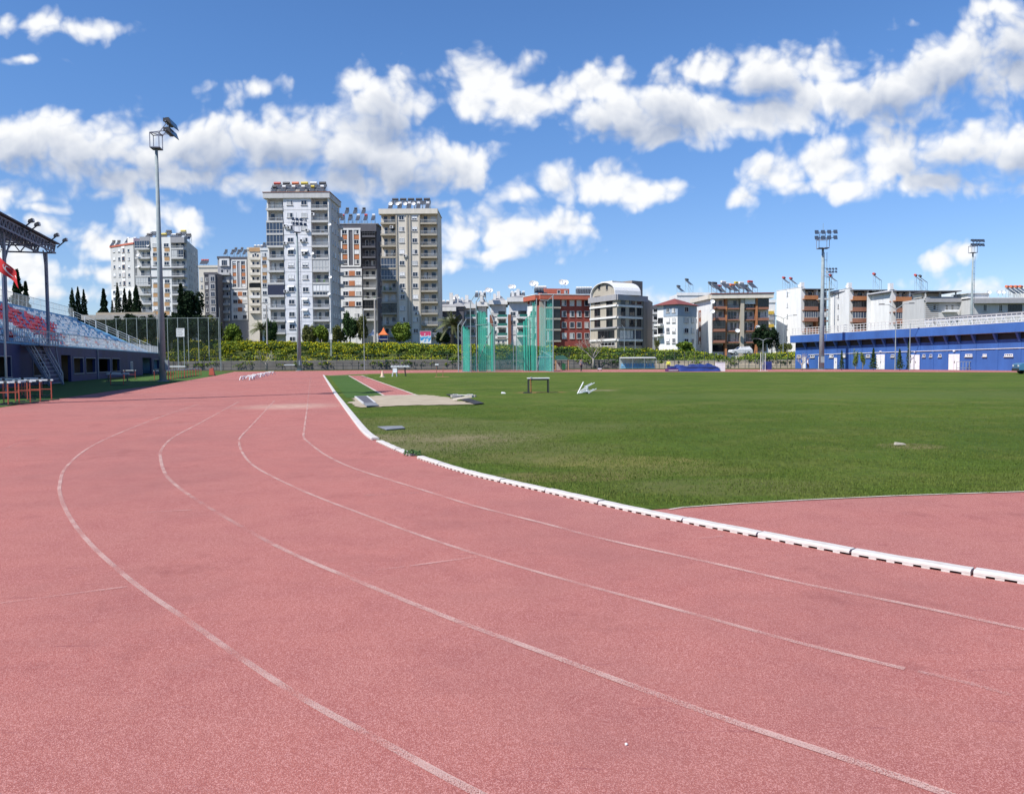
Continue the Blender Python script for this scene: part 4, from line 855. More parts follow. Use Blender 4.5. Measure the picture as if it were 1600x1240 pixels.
part('barrel_roof', 'frame', of, barrel)
def gable(b):
    n = 14; u0, u1 = .6, lf.L-.6; zz0 = zt+.1; hgt = ztop(943, 440.8, Y+5)-zz0-.4; vs = [lf.pt((u0+u1)/2-(u1-u0)/2*math.cos(math.pi*k/n), zz0+hgt*math.sin(math.pi*k/n)**.8, dd_) for dd_ in (-.3, -.6) for k in range(n+1)]
    b.add(vs, [tuple(range(n+1)), tuple(reversed(range(n+1, 2*n+2)))]+[(k, k+n+1, k+n+2, k+1) for k in range(n)])
part('gable_wall', 'stone', of, gable); g = Fac(lf.pt(0, 0, -.3), lf.pt(lf.L, 0, -.3)); wgrid(of, g, [936.5, 948.5], [449], 3, 7, 'dglass', 'raild', n=1)
part('lift_tower', 'taupe', of, lambda b: f.box(b, f.hit(1001.5, 450)[0], f.hit(1018, 450)[0], zt-1.3, ztop(1010, 438, Y+8), -9, -3)); part('lift_tower', 'cream', of, lambda b: f.box(b, f.hit(979.5, 450)[0], f.hit(1001.4, 450)[0], zt, ztop(990, 439.5, Y+8), -9, -5)); 
# white and blue house
Y = 192
a, c_, e_ = XY(1027, Y+4, 500), XY(1058.7, Y, 500), XY(1088, Y+6, 500)
wb = bldg('apartment_building', 'white house with a blue grey top storey and red hipped roof', a); lf = Fac(a, c_); f = Fac(c_, e_); zt = ztop(1058, 475.5, Y); bk = back(a, c_, 12); q4 = (e_[0]-2, e_[1]+11)
body(wb, [a, c_, e_, q4, bk[1]], zt, 'white'); part('wall', 'bluegrey', wb, lambda b: (lf.box(b, lf.hit(1037, 500)[0], lf.L+.1, lf.hit(1050, 494)[1], zt-.05, .002, .12), f.box(b, .002, f.L, lf.hit(1050, 494)[1], zt-.06, .002, .12)), 'blue grey top storey')
part('roof', 'roofred', wb, lambda b: b.add([lf.pt(-.8, zt, 1), lf.pt(lf.L+.8, zt, 1), f.pt(f.L+.5, zt, .8), (q4[0], q4[1], zt), (bk[1][0], bk[1][1], zt), (c_[0]+.5, c_[1]+6, zt+1.9)], [(0, 1, 5), (1, 2, 5), (2, 3, 5), (3, 4, 5), (4, 0, 5), (4, 3, 2, 1, 0)]))
g = Fac(lf.pt(0, 0, .13), lf.pt(lf.L, 0, .13)); wgrid(wb, g, [1043.5, 1052.5], [484.5, 499.8, 515.5, 532], 5, 7.5, 'glassc', n=2, yref=500); g = Fac(f.pt(0, 0, .13), f.pt(f.L, 0, .13)); wgrid(wb, g, [1072.5], [483.5, 500, 516.5, 533], 6.5, 8, 'glass', n=2, yref=500); wgrid(wb, g, [1082.5], [500, 516.5, 533], 3, 8, 'glass', n=1, yref=500)
for y_ in (508, 524): part('balcony', 'white', wb, lambda b: lf.pbox(b, 1027, 1037, y_-1.5, y_+1.5, .004, 1.6)); wgrid(wb, lf, [1032], [y_-7], 8, 9, 'dglass', 'raild', n=2, yref=500)
Y = 232
wr, f, zt = slabblock('apartment_building', 'plain white upper storey seen behind the red hipped roof', 1058, 1116, 459, Y, 'white')
for x_, t_ in ((1064, 0.2), (1077, 2.2), (1113, 1.2)): q = XY(x_, Y+2, 450); heater(wr, q.x, q.y, zt+.35, 'tankd', tall=t_, n=2, rz=.9)
dk, f, zt = slabblock('apartment_building', 'grey balcony stack squeezed behind the taupe office building', 1018, 1030, 479, 240, 'grey')
for y_ in rows(490, 12, 4): part('balcony', 'lgrey', dk, lambda b: f.pbox(b, 1019, 1030, y_-1.5, y_+1, .004, 1.0)); wgrid(dk, f, [1024], [y_-5], 7, 6, 'dglass', n=1)
# brown balcony building
Y = 196
a, c_, e_ = XY(1084, Y+15, 500), XY(1111.5, Y+1, 500), XY(1203, Y, 500)
bb = bldg('apartment_building', 'building with brown rounded balconies, orange posts and crowded solar heaters', a); lf = Fac(a, c_); f = Fac(c_, e_); zt = ztop(1140, 459.5, Y); bk = back(c_, e_, 14)
body(bb, [a, f.pt(0, 0, 0)[:2], f.pt(f.hit(1113, 500)[0], 0, 0)[:2], f.pt(f.hit(1113, 500)[0]+.02, 0, -1.5)[:2], f.pt(f.L, 0, -1.5)[:2], bk[0], bk[1]], zt-.3, 'white')
part('roof_fascia', 'cream', bb, lambda b: (f.box(b, -.2, f.L+.5, zt-1.1, zt-.02, -1.49, 1.6), lf.box(b, -.5, lf.L, zt-1.11, zt-.03, .003, .9)))
part('roof', 'roofred', bb, lambda b: (f.box(b, -.3, f.L+.6, zt-.0, zt+.22, -13, 1.8)))
part('post', 'rustorange', bb, lambda b: [f.box(b, f.hit(x_, 500)[0]-.25, f.hit(x_, 500)[0]+.25, 0, zt-1.1, -1.4, .5) for x_ in (1134, 1181.5)]); part('stone_column', 'stone', bb, lambda b: f.box(b, f.hit(1156, 500)[0], f.hit(1161.5, 500)[0], 0, zt-1.1, -1.45, .9))
part('stair_window', 'brown', bb, lambda b: lf.pbox(b, 1092, 1095.5, 485, 538, .003, .15)); wgrid(bb, lf, [1088.5], rows(483, 17.1, 4), 2, 5, 'glass', n=1, yref=500); wgrid(bb, Fac(lf.pt(0, 0, .15), lf.pt(lf.L, 0, .15)), [1093.8], rows(492, 15, 4), 1.6, 8, 'glass', n=1, yref=500)
for i, y_ in enumerate((482.5, 500, 517.5, 535)):
    for j, (x0, x1) in enumerate(((1113, 1132), (1136, 1155), (1162.5, 1180), (1183, 1201))):
        st = [['rail', 'rail', 'shade', 'darkglaz'], ['rail', 'rail', 'rail', 'rail'], ['darkglaz', 'rail', 'rail', 'darkglaz'], ['darkglaz', 'rail', 'rail', 'clutter']][i][j]
        balcony(bb, f, x0, x1, y_, 500, 1.45, st, pitch=2.85, col_='brown', out=1.3 if j == 0 else .35, parapet=.55 if j in (0, 3) else .2, railm='raild')
        if j in (1, 2):
            B = Fac(f.pt(0, 0, -1.5), f.pt(f.L, 0, -1.5)); window(bb, B, (f.hit(x0, 500)[0]+f.hit(x1, 500)[0])/2, f.hit(x0, y_)[1]+1.3, 2.2, 2.1, 'glass', n=3)
part('shop_front', 'dglass', bb, lambda b: f.pbox(b, 1114, 1200, 538, 549, -1.49, -1.3))
for i in range(9): q = XY(1120+i*7, Y+2.5+(i % 2)*2.5, 455); heater(bb, q.x, q.y, zt+.23, ['tankd', 'tankred', 'tank', 'tank', 'tankorange', 'tanky', 'tank', 'tankd', 'tankred'][i], tall=[.9, .4, 1.2][i % 3], n=2, rz=.6)
for x_, y_ in ((1113, 471), (1113, 486), (1152, 516), (1184, 511)): q = XY(x_, Y-1.5, y_); dish(bb, q.x, q.y, ztop(x_, y_, Y)-.5, .6, .3)
yb_, f, zt = slabblock('apartment_building', 'narrow building with yellow balconies behind the brown balcony building', 1199, 1212, 470, 225, 'white')
for i, y_ in enumerate((489, 498, 509.5, 518)): part('balcony', mat('yellow_paint', (.62, .42, .06)) if i % 2 == 0 else 'grey', yb_, lambda b: f.pbox(b, 1200, 1208, y_-3, y_+2, .004, .8))
# three white end walls with terraced balconies
def endwall(label, x0, x1, x2, yt, yr, Y, nb, heat):
    a, c2, e2 = XY(x0, Y+12, 500), XY(x1, Y, 500), XY(x2, Y+1, 500); r_ = bldg('apartment_building', label, a); lf_ = Fac(a, c2); f_ = Fac(c2, e2); z1 = ztop(x1, yt, Y); z2 = ztop(x2, yr, Y); bk_ = back(c2, e2, 11)
    part('wall', 'white', r_, lambda b: b.prism([tuple(a), tuple(c2), f_.pt(1.2, 0, -.02)[:2], f_.pt(1.2, 0, -11)[:2], bk_[1]], 0, z1)); part('wall', 'cream', r_, lambda b: b.prism([f_.pt(1.21, 0, -1.6)[:2], f_.pt(f_.L, 0, -1.6)[:2], bk_[0], f_.pt(1.21, 0, -11)[:2]], 0, z2-.3))
    part('roof', 'dgrey', r_, lambda b: f_.box(b, .2, f_.L+.6, z2, z2+.25, -11.5, 1.2)); part('roof_parapet', 'frame', r_, lambda b: lf_.box(b, -.1, lf_.L+.1, z1+.001, z1+.12, -.5, .08))
    um = x1+(x2-x1)*.55
    part('pier', 'rustorange', r_, lambda b: f_.box(b, f_.hit(um, 500)[0]-.3, f_.hit(um, 500)[0]+.3, 0, z2-3, -1.5, .3)); part('pier', 'white', r_, lambda b: f_.box(b, f_.hit(um, 500)[0]-.2, f_.hit(um, 500)[0]+.2, z2-2.9, z2-.001, -1.5, .1))
    for k in range(nb):
        y_ = yr+15+k*17.2
        balcony(r_, f_, x1+1.5, um-1.2, y_, 500, 1.5, ['rail', 'darkglaz', 'glaz', 'rail', 'rail'][k], col_='rustorange' if k == 0 else 'brown', out=1.3, parapet=1.0, pitch=2.85)
        balcony(r_, f_, um+1.2, x2-.5, y_, 500, 1.5, ['rail', 'rail', 'shade', 'rail', 'rail'][k], col_='white' if k == 0 else 'brown', out=.5, parapet=.3, pitch=2.85, railm='raild')
        wgrid(r_, lf_, [x0+(x1-x0)*.45], [y_-8], 1.7, 7, 'glass', n=1, yref=500)
    for x_, tk, t_ in heat: q = XY(x_, Y+6, 440); heater(r_, q.x, q.y, z1, tk, tall=t_, n=2, rz=.9)
    part('chimney', 'white', r_, lambda b: (f_.box(b, 2, 3, z2+.26, z2+2.6, -5, -4),)); q = XY(x1-3, Y+5, 440); dish(r_, q.x, q.y, z1, .5, .8)
    return r_
endwall('white end wall building at the left end of the long blue hall', 1213, 1251.5, 1296, 448.5, 452.5, 222, 5, ((1229, 'tankred', 1.4), (1240, 'tankred', 1.2)))
endwall('white end wall building behind the slim mast, second of the three', 1296, 1326.5, 1379, 450, 454, 208, 5, ((1302, 'tankred', 2.2),))
endwall('white end wall building with two red heaters, third of the three', 1379, 1393, 1443, 452, 455.5, 195, 3, ((1371, 'tankred', 2.6), (1436, 'tankred', 2.2), (1443, 'tankd', 2.0)))
Y = 184
gb, f, zt = slabblock('apartment_building', 'grey striped building under a thin canopy roof, right of the white end walls', 1444, 1513, 466, Y, 'lgrey', dep=14)
part('fascia', 'grey', gb, lambda b: f.pbox(b, 1445, 1498, 465.5, 472.5, .26, 1.2)); part('canopy_roof', 'dgrey', gb, lambda b: f.pbox(b, 1443, 1495, 455.2, 456.6, -6, 2)); part('canopy_post', 'lgrey', gb, lambda b: [f.box(b, f.hit(x_, 460)[0]-.12, f.hit(x_, 460)[0]+.12, zt, f.hit(x_, 456.7)[1], .2, .5) for x_ in (1445, 1467, 1492)])
part('loft', 'cream', gb, lambda b: f.box(b, .5, f.L*.5, zt+.36, ztop(1450, 457.2, Y), -5.9, -2)); wgrid(gb, f, [1460, 1505], [480, 500], 5, 9, 'glassc', n=1, yref=480)
balcony(gb, f, 1471, 1494, 487, 480, .5, 'rail', col_='white', out=1.4, parapet=.4, doors=False); wgrid(gb, f, [1479, 1488], [481], 4, 9, 'dglass', n=2, yref=480); part('siding', 'taupe', gb, lambda b: [f.pbox(b, 1446, 1466, 474+i*3.2, 475+i*3.2, .003, .05) for i in range(8)])
Y = 178
pb, f, zt = slabblock('apartment_building', 'grey flat roofed building at the right edge with a white roof storey', 1522, 1660, 467, Y, 'lgrey', dep=14)
part('fascia', 'grey', pb, lambda b: f.pbox(b, 1519, 1662, 466.5, 474, .26, 1.2)); part('roof_storey', 'white', pb, lambda b: f.box(b, f.hit(1521, 460)[0], f.hit(1554, 460)[0], zt+.36, ztop(1530, 457.5, Y), -8, -2)); part('roof', 'frame', pb, lambda b: f.box(b, f.hit(1520, 460)[0]-.3, f.hit(1555, 460)[0]+.3, ztop(1530, 457.5, Y)+.001, ztop(1530, 456.8, Y)+.05, -8.2, -1.6))
wgrid(pb, f, [1539, 1563.5], [481], 6, 11, 'dglass', n=2, yref=480); wgrid(pb, f, [1586, 1615], [481], 22, 11, 'dglass', 'raild', n=5, yref=480)
for i in range(4): q = XY(1580+i*7, Y+3, 455); heater(pb, q.x, q.y, zt+.36, 'tankorange', tall=.8, n=2, rz=.7)
for x_ in (1545, 1560, 1567): q = XY(x_, Y+1, 455); dish(pb, q.x, q.y, zt+.4, .5, 1.2)

# ================================================================== left grandstand
M['barbw'] = M['railw']
SA, SB = G(66, 600.5), G(249.5, 583.2); SF = Fac(SA, SB); SL = SF.L
zw = (SF.hit(249.5, 551.7)[1]+SF.hit(66, 542)[1])/2
U0 = -32.0
gs = thing('grandstand', 'blue grandstand with red and white seats at the left edge', 'grandstand', (SF.pt(SL/2, 0)[0], SF.pt(SL/2, 0)[1], 0))
def stp(u, c, z): return SF.pt(u, z, -c)
ops = [(52, 70, 565, 592, 1), (-30, 17, 565, 592, 1), (96, 111, 549, 600, 0), (115, 130, 564, 590, 1), (134, 149, 564.5, 588.5, 1), (154, 172, 564.5, 587, 1), (175, 187, 565, 585, 1), (223, 237, 567, 583.6, 0), (240, 248.5, 567, 581.5, 1)]
def frontwall(b):      # wall with real openings
    us = []
    for x0, x1, y0, y1, sill in ops:
        ym = (y0+y1)/2; u0 = SF.hit(x0, ym)[0]; u1 = SF.hit(x1, ym)[0]; us.append((u0, u1, 2.15 if sill else 2.4, .75 if sill else 0.0))
    us.sort(); cur = U0
    for u0, u1, zt_, zb in us:
        if u0 > cur: SF.box(b, cur, u0, 0, zw, -.25, 0)
        SF.box(b, u0, u1, zt_, zw, -.25, 0)
        if zb: SF.box(b, u0, u1, 0, zb, -.25, 0)
        cur = u1
    SF.box(b, cur, SL, 0, zw, -.25, 0)
    return us
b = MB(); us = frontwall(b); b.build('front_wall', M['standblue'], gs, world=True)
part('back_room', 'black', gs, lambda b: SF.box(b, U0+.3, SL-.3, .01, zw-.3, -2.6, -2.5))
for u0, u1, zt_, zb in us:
    if zb and u1-u0 < 12: part('window_frame', 'steelblue', gs, lambda b: (SF.box(b, u0-.06, u0, zb, zt_, .002, .05), SF.box(b, u1, u1+.06, zb, zt_, .002, .05), SF.box(b, u0-.06, u1+.06, zt_+.001, zt_+.08, .002, .05), SF.box(b, u0-.06, u1+.06, zb-.08, zb-.001, .002, .09)))
u_, z_ = SF.hit(205.5, 572); window(gs, SF, u_, z_, 1.3, 1.2, 'glass')
NR = 9; RUN, RISE, C0 = 1.09, .56, 1.5
def tierprof():
    pr = [(0.001, zw), (C0, zw)]
    for k in range(NR): pr += [(C0+k*RUN, zw+.12+k*RISE), (C0+(k+1)*RUN, zw+.12+k*RISE)]
    top = zw+.12+(NR-1)*RISE; pr += [(C0+NR*RUN, top+.9), (C0+NR*RUN+.9, top+.9)]
    return pr, top
pr, ztop_ = tierprof()
def extr(b, prof, u0, u1, zb=0.0):
    n = len(prof); pts = prof+[(prof[-1][0], zb), (prof[0][0], zb)]
    vs = [stp(u0, c, z) for c, z in pts]+[stp(u1, c, z) for c, z in pts]; m_ = len(pts)
    b.add(vs, [(i, (i+1) % m_, (i+1) % m_+m_, i+m_) for i in range(m_)]+[tuple(reversed(range(m_))), tuple(range(m_, 2*m_))])
part('seating_tier', 'tier', gs, lambda b: extr(b, [(max(c, .26), z) for c, z in pr], U0, SL-.005, zw-.28))
part('side_wall', 'tier', gs, lambda b: extr(b, [(.3, zw-.3), (C0+NR*RUN+.8, zw-.3)], SL-.4, SL-.02))
part('parapet', 'tier', gs, lambda b: (SF.box(b, U0, SL, zw+.001, zw+.12, -.25, .06)))
part('end_kerb', 'tier', gs, lambda b: b.hexa([stp(SL-.35, 1.6, zw), stp(SL, 1.6, zw), stp(SL, C0+NR*RUN, zw), stp(SL-.35, C0+NR*RUN, zw), stp(SL-.35, 1.6, zw+.45), stp(SL, 1.6, zw+.45), stp(SL, C0+NR*RUN, ztop_+.6), stp(SL-.35, C0+NR*RUN, ztop_+.6)]))
def seatgeo():
    b = MB(); b.box(-.20, .20, -.36, .02, .22, .26); b.hexa([(-.20, .0, .24), (.20, .0, .24), (.20, .05, .24), (-.20, .05, .24), (-.17, .10, .58), (.17, .10, .58), (.17, .14, .58), (-.17, .14, .58)]); b.box(-.05, .05, -.2, -.05, 0, .22)
    return b
sg = seatgeo(); SV = np.array(sg.v); SFc = np.array(sg.f)
tdir = np.array([SF.t.x, SF.t.y, 0]); ndir = np.array([SF.n.x, SF.n.y, 0])
seats = []
rs = random.Random(5)
for k in range(NR):
    end = SL-5.5-.2*k; u = -4.0
    while u < end:
        blk = int(u//5.2)
        if (u % 5.2) > 4.3 or rs.random() < .12: u += .56; continue
        if u > SL-16 and (u % 3.3) > 2.2: u += .56; continue
        q_ = stp(u, C0+k*RUN+.45, zw+.3+k*RISE); ix = 800+F*q_[0]/q_[1]; iy = 566.5-F*(q_[2]-CH)/q_[1]; red = ix < 90 and abs(iy-(484+ix*.40)) < 13
        if k in (1, 2) and int(u//2.6) % 4 == 1: red = True
        if k == 0 and int(u//2) % 5 == 2: red = True
        if k in (3, 4) and 12 < u < 16: red = True
        seats.append((u, k, red)); u += .56
def sloc(u, k): return Vector(stp(u, C0+k*RUN+.45, zw+.12+k*RISE))
seats.sort(key=lambda s_: sloc(s_[0], s_[1]).length if SF.n else 0)
seats = [s_ for s_ in seats if (lambda p: p.y > 3 and p.x/p.y > -.70)(sloc(s_[0], s_[1]))]
rootl = gs.location; sm = {}
for red in (True, False):
    me = bpy.data.meshes.new('seat'); me.from_pydata(sg.v, [], sg.f); me.materials.append(M['seatred' if red else 'seatwhite']); sm[red] = me
for (u, k, red) in seats[:100]:
    o = bpy.data.objects.new('seat', sm[red]); col.objects.link(o); o.parent = gs; o.location = sloc(u, k)-rootl; o.rotation_euler = (0, 0, math.atan2(SF.t.y, SF.t.x) if SF.t.cross(SF.n) < 0 else math.atan2(-SF.t.y, -SF.t.x))
    if red: o['label'] = 'red seat'
ang = math.atan2(SF.t.y, SF.t.x) if SF.t.cross(SF.n) < 0 else math.atan2(-SF.t.y, -SF.t.x)
ca, sa = math.cos(ang), math.sin(ang); RV = np.stack([SV[:, 0]*ca-SV[:, 1]*sa, SV[:, 0]*sa+SV[:, 1]*ca, SV[:, 2]], 1)[SFc.ravel()]
for red in (True, False):
    L_ = [np.array(sloc(u, k)-rootl) for (u, k, r_) in seats[100:] if r_ == red]
    if L_:
        V_ = (RV[None]+np.array(L_)[:, None]).reshape(-1, 3); o = npmesh('seat', V_, 4, M['seatred' if red else 'seatwhite'], gs); o['kind'] = 'stuff'; o['label'] = ('red' if red else 'white')+' plastic seats further along the rows'
def frail(b, u0, u1, c, z, h=1.05, step=.42, grid=False):
    for zz in ((z+h, .05), (z+.12, .035))+(((z+h*.5, .035),) if grid else ()): b.bar(stp(u0, c, zz[0]), stp(u1, c, zz[0]), zz[1])
    n = int((u1-u0)/step)
    for i in range(n+1): u = u0+(u1-u0)*i/n; b.bar(stp(u, c, z), stp(u, c, z+h), .045 if i % 6 == 0 else .028)
part('front_railing', 'railw', gs, lambda b: frail(b, -6, SL-.2, .12, zw+.12)); part('back_railing', 'railw', gs, lambda b: frail(b, -8, SL, C0+NR*RUN+.6, ztop_+.9, 1.5, .5, True))
def erail(b):
    c0, c1 = 1.2, C0+NR*RUN+.5; z0, z1 = zw+.3, ztop_+.8
    for h in (1.1, .75, .4): b.bar(stp(SL-.1, c0, z0+h), stp(SL-.1, c1, z1+h), .07 if h > 1 else .05)
    for i in range(8): t = i/7; c = c0+(c1-c0)*t; z = z0+(z1-z0)*t; b.bar(stp(SL-.1, c, z-.3), stp(SL-.1, c, z+1.1), .09)
part('end_railing', 'railw', gs, erail)
# canopy
uR = SF.hit(86, 500)[0]; zR = SF.hit(85, 384)[1]; zRb = SF.hit(84, 396)[1]; cF = -.2; cB = C0+NR*RUN+1
def lattice(b, p0, p1, q0, q1, n, w=.08):
    p0, p1, q0, q1 = map(Vector, (p0, p1, q0, q1)); b.bar(p0, p1, .12); b.bar(q0, q1, .12)
    for i in range(n):
        a0 = p0.lerp(p1, i/n); a1 = p0.lerp(p1, (i+.5)/n); c1 = q0.lerp(q1, (i+.5)/n); a2 = p0.lerp(p1, (i+1)/n); b.bar(a0, c1, w); b.bar(c1, a2, w)
part('front_truss', 'steelblue', gs, lambda b: (lattice(b, stp(U0, cF, zR-.05), stp(uR, cF, zR-.05), stp(U0, cF, zRb), stp(uR, cF, zRb), 44), lattice(b, stp(U0, cF+1.2, zR-.05), stp(uR, cF+1.2, zR-.05), stp(U0, cF+1.2, zRb), stp(uR, cF+1.2, zRb), 44)))
part('gable_truss', 'steelblue', gs, lambda b: (lattice(b, stp(uR, cF, zR-.05), stp(uR, cB, zR+.4), stp(uR, cF, zRb), stp(uR, cB, zRb), 12), lattice(b, stp(uR-4.2, cF, zR-.05), stp(uR-4.2, cB, zR+.4), stp(uR-4.2, cF, zRb), stp(uR-4.2, cB, zRb), 12)))
part('canopy_roof', 'dgrey', gs, lambda b: b.hexa([stp(U0, cF-.3, zR+.06), stp(uR+.25, cF-.3, zR+.06), stp(uR+.25, cB, zR+.55), stp(U0, cB, zR+.55), stp(U0, cF-.3, zR+.16), stp(uR+.25, cF-.3, zR+.16), stp(uR+.25, cB, zR+.65), stp(U0, cB, zR+.65)]))
cu = [uR-.3, SF.hit(21, 500)[0]]; cu.append(cu[1]-(cu[0]-cu[1])); cu.append(cu[2]-(cu[0]-cu[1]))
for u in cu:
    def cl(b):
        b.bar(stp(u, .45, zw), stp(u, .45, zRb), .2)
        for du in (-1.3, 1.3):
            if u+du < uR+.1: b.bar(stp(u, .45, zRb-2.2), stp(u+du, .3, zRb), .09)
    part('column', 'steelblue', gs, cl)
    part('rear_column', 'steelblue', gs, lambda b: b.bar(stp(u, cB-.3, 0), stp(u, cB-.3, zRb), .26))
part('bracket', 'steelblue', gs, lambda b: b.bar(stp(cu[0]-.1, .45, SF.hit(80, 443)[1]), stp(cu[0]-1.9, .0, SF.hit(80, 443)[1]+.05), .12))
for x_ in (29, 39, 70, 84):
    u = SF.hit(x_, 380)[0]
    lp_ = part('canopy_lamp', 'dark', gs, lambda b: (b.bar(stp(u-.25, cF-.1, zR-.2), stp(u+.1, cF-.62, zR+.42), .09), b.hexa([stp(u-.1, cF-.45, zR+.35), stp(u+.3, cF-.45, zR+.35), stp(u+.3, cF-.8, zR+.42), stp(u-.1, cF-.8, zR+.42), stp(u-.1, cF-.5, zR+.55), stp(u+.3, cF-.5, zR+.55), stp(u+.3, cF-.75, zR+.68), stp(u-.1, cF-.75, zR+.68)])))
    part('lens', 'frame', lp_, lambda b: b.hexa([stp(u-.08, cF-.81, zR+.43), stp(u+.28, cF-.81, zR+.43), stp(u+.28, cF-.84, zR+.44), stp(u-.08, cF-.84, zR+.44), stp(u-.08, cF-.77, zR+.66), stp(u+.28, cF-.77, zR+.66), stp(u+.28, cF-.80, zR+.67), stp(u-.08, cF-.80, zR+.67)]))
part('drain_pipe', 'steelblue', gs, lambda b: b.bar(stp(SF.hit(152, 570)[0], -.06, 0), stp(SF.hit(152, 570)[0], -.06, zw), .1))
# steel stairs
u0, u1 = SF.hit(34, 560)[0], SF.hit(57, 560)[0]; st = thing('steel_staircase', 'blue grey steel staircase leading up to the grandstand front', 'staircase', SF.pt((u0+u1)/2, 0, 1.5))
part('stringer', 'steelblue', st, lambda b: [b.bar(SF.pt(u-.5, 0.02, 1.9), SF.pt(u, zw-.1, .35), .08, .2) for u in (u0, u1)])
part('tread', 'steelblue', st, lambda b: [SF.box(b, u0-.5+.5*t+.05, u1-.5+.5*t-.05, zw*t-.16, zw*t-.11, 1.9-1.55*t-.12, 1.9-1.55*t+.12) for t in [i/10 for i in range(1, 10)]])
part('platform', 'steelblue', st, lambda b: SF.box(b, u0-.3, u1+1.1, zw-.1, zw-.03, .07, 1.3)); part('support_leg', 'steelblue', st, lambda b: [b.bar(SF.pt(u1+.95, 0, 1.5), SF.pt(u1+.6, zw-.1, 1.2), .08), b.bar(SF.pt(u1+.9, 0, .25), SF.pt(u1+.9, zw-.1, .25), .08)][0])
for u in (u0, u1): part('handrail', 'railw', st, lambda b: (b.bar(SF.pt(u-.5, .9, 1.9), SF.pt(u, zw+.9, .35), .05), b.bar(SF.pt(u-.5, .45, 1.9), SF.pt(u, zw+.45, .35), .04), b.bar(SF.pt(u-.5, 0.02, 1.9), SF.pt(u-.5, .9, 1.9), .05)))
part('platform_railing', 'railw', st, lambda b: [(b.bar(SF.pt(u0-.3, zw+h, 1.28), SF.pt(u1+1.1, zw+h, 1.28), .05)) for h in (1.0, .5)]+[b.bar(SF.pt(u0-.3+(u1-u0+1.4)*i/6, zw-.03, 1.28), SF.pt(u0-.3+(u1-u0+1.4)*i/6, zw+1.0, 1.28), .045) for i in range(7)])
# lean-to at the end of the stand
q = G(252, 583); hb = thing('store_shed', 'small dark shed with a pale flat roof against the far end of the grandstand', 'shed', stp(SL+1.6, 1, 0)); part('wall', 'grey', hb, lambda b: SF.box(b, SL+.05, SL+3.4, 0, 2.3, -4, -.3)); part('roof', 'conc', hb, lambda b: SF.box(b, SL+.03, SL+3.8, 2.301, 2.45, -4.2, .1)); part('door', 'dark', hb, lambda b: SF.box(b, SL+1, SL+2, .0, 2.0, -.29, -.26))

# ================================================================== floodlight masts
def mast(label, base, height, facing, group='floodlight masts round the field', bw=.32, lamps=8, W_=3.2, cable=True, cant=1.0):
    """local: lamps look along -Y before the turn"""
    r_ = thing('floodlight_mast', label, 'floodlight mast', (base[0], base[1], 0), facing, group)
    MB().tube([(0, 0, 0), (0, 0, height*.5), (0, 0, height)], [bw, bw*.72, bw*.40], 12).build('pole', M['galv'], r_, smooth=True)
    MB().tube([(0, 0, 0), (0, 0, .06)], bw*1.7, 12).build('base_plate', M['galv'], r_)
    b = MB(); w = W_/4
    for x in (-w, w):
        for y in (-w*.8, w*.8): b.bar((x, y, height), (x, y, height+1.25), .06)
    for z in (height, height+1.25):
        for s_ in (-1, 1): b.bar((s_*w, -w*.8, z), (s_*w, w*.8, z), .09 if z == height else .06); b.bar((-w, s_*w*.8, z), (w, s_*w*.8, z), .09 if z == height else .06)
    b.bar((-w, w*.8, height+1.25), (w, -w*.8, height+1.25), .05); b.build('platform_frame', M['steelblue'], r_)
    MB().box(-w, w, -w*.8, w*.8, height-.05, height-.005).build('platform', M['dark'], r_)
    b = MB()
    for z in (height+1.35, height+2.15): b.bar((-W_/2, -cant, z), (W_/2, -cant, z), .08)
    for x in (-w, w): b.bar((x, w*.8, height+1.25), (x, -cant, height+1.45), .06); b.bar((x, -w*.8, height+1.2), (x, -cant, height+2.15), .06); 
    b.bar((0, -cant, height+1.25), (0, -cant, height+2.3), .06); b.build('crossbar', M['steelblue'], r_)
    me = lm = None
    for row, z in enumerate((height+1.45, height+2.25)):
        for i in range(lamps//2):
            x = -W_/2+.15+(W_-.3)*i/(lamps//2-1)
            if me is None:
                b = MB(); b.hexa([(-.26, -.42, -.42), (.26, -.42, -.42), (.20, -.02, -.12), (-.20, -.02, -.12), (-.26, -.22, .16), (.26, -.22, .16), (.2, .08, .16), (-.2, .08, .16)]); b.box(-.12, .12, .0, .3, -.15, .15)
                o = b.build('lamp', M['dark'], r_); me = o.data
                l = MB().hexa([(-.24, -.435, -.40), (.24, -.435, -.40), (.24, -.42, -.40), (-.24, -.42, -.40), (-.24, -.245, .14), (.24, -.245, .14), (.24, -.225, .14), (-.24, -.225, .14)]).build('lens', M['glaze'], o); lm = l.data
            else:
                o = bpy.data.objects.new('lamp', me); col.objects.link(o); o.parent = r_; l = bpy.data.objects.new('lens', lm); col.objects.link(l); l.parent = o
            o.location = (x, -cant-.1, z)
    if cable:
        b = MB(); x = bw+.28; z0, z1 = height*.25, height*.97
        b.bar((x*.5, .2, z0), (x*.5-.05, .2, z1), .05); n = int((z1-z0)/1.1)
        b.bar((x*.5+.35, .2, z0), (x*.5+.3, .2, z1), .05)
        for i in range(n): z = z0+(z1-z0)*i/n; b.bar((0, .1, z), (x*.5+.35, .2, z), .045)
        b.build('ladder', M['galv'], r_)
    MB().box(-.22, .22, -bw-.22, -bw+.05, 1.0, 1.9).build('control_box', M['galv'], r_)
    if cable and W_ > 2.5: MB().bar((0, 0, height+1.2), (0, 0, height+3.6), .04).build('lightning_rod', M['galv'], r_)
    return r_
def face(base, target): d = Vector(target[:2])-Vector(base[:2]); return math.atan2(d.x, -d.y)
FIELD = G(1000, 590)
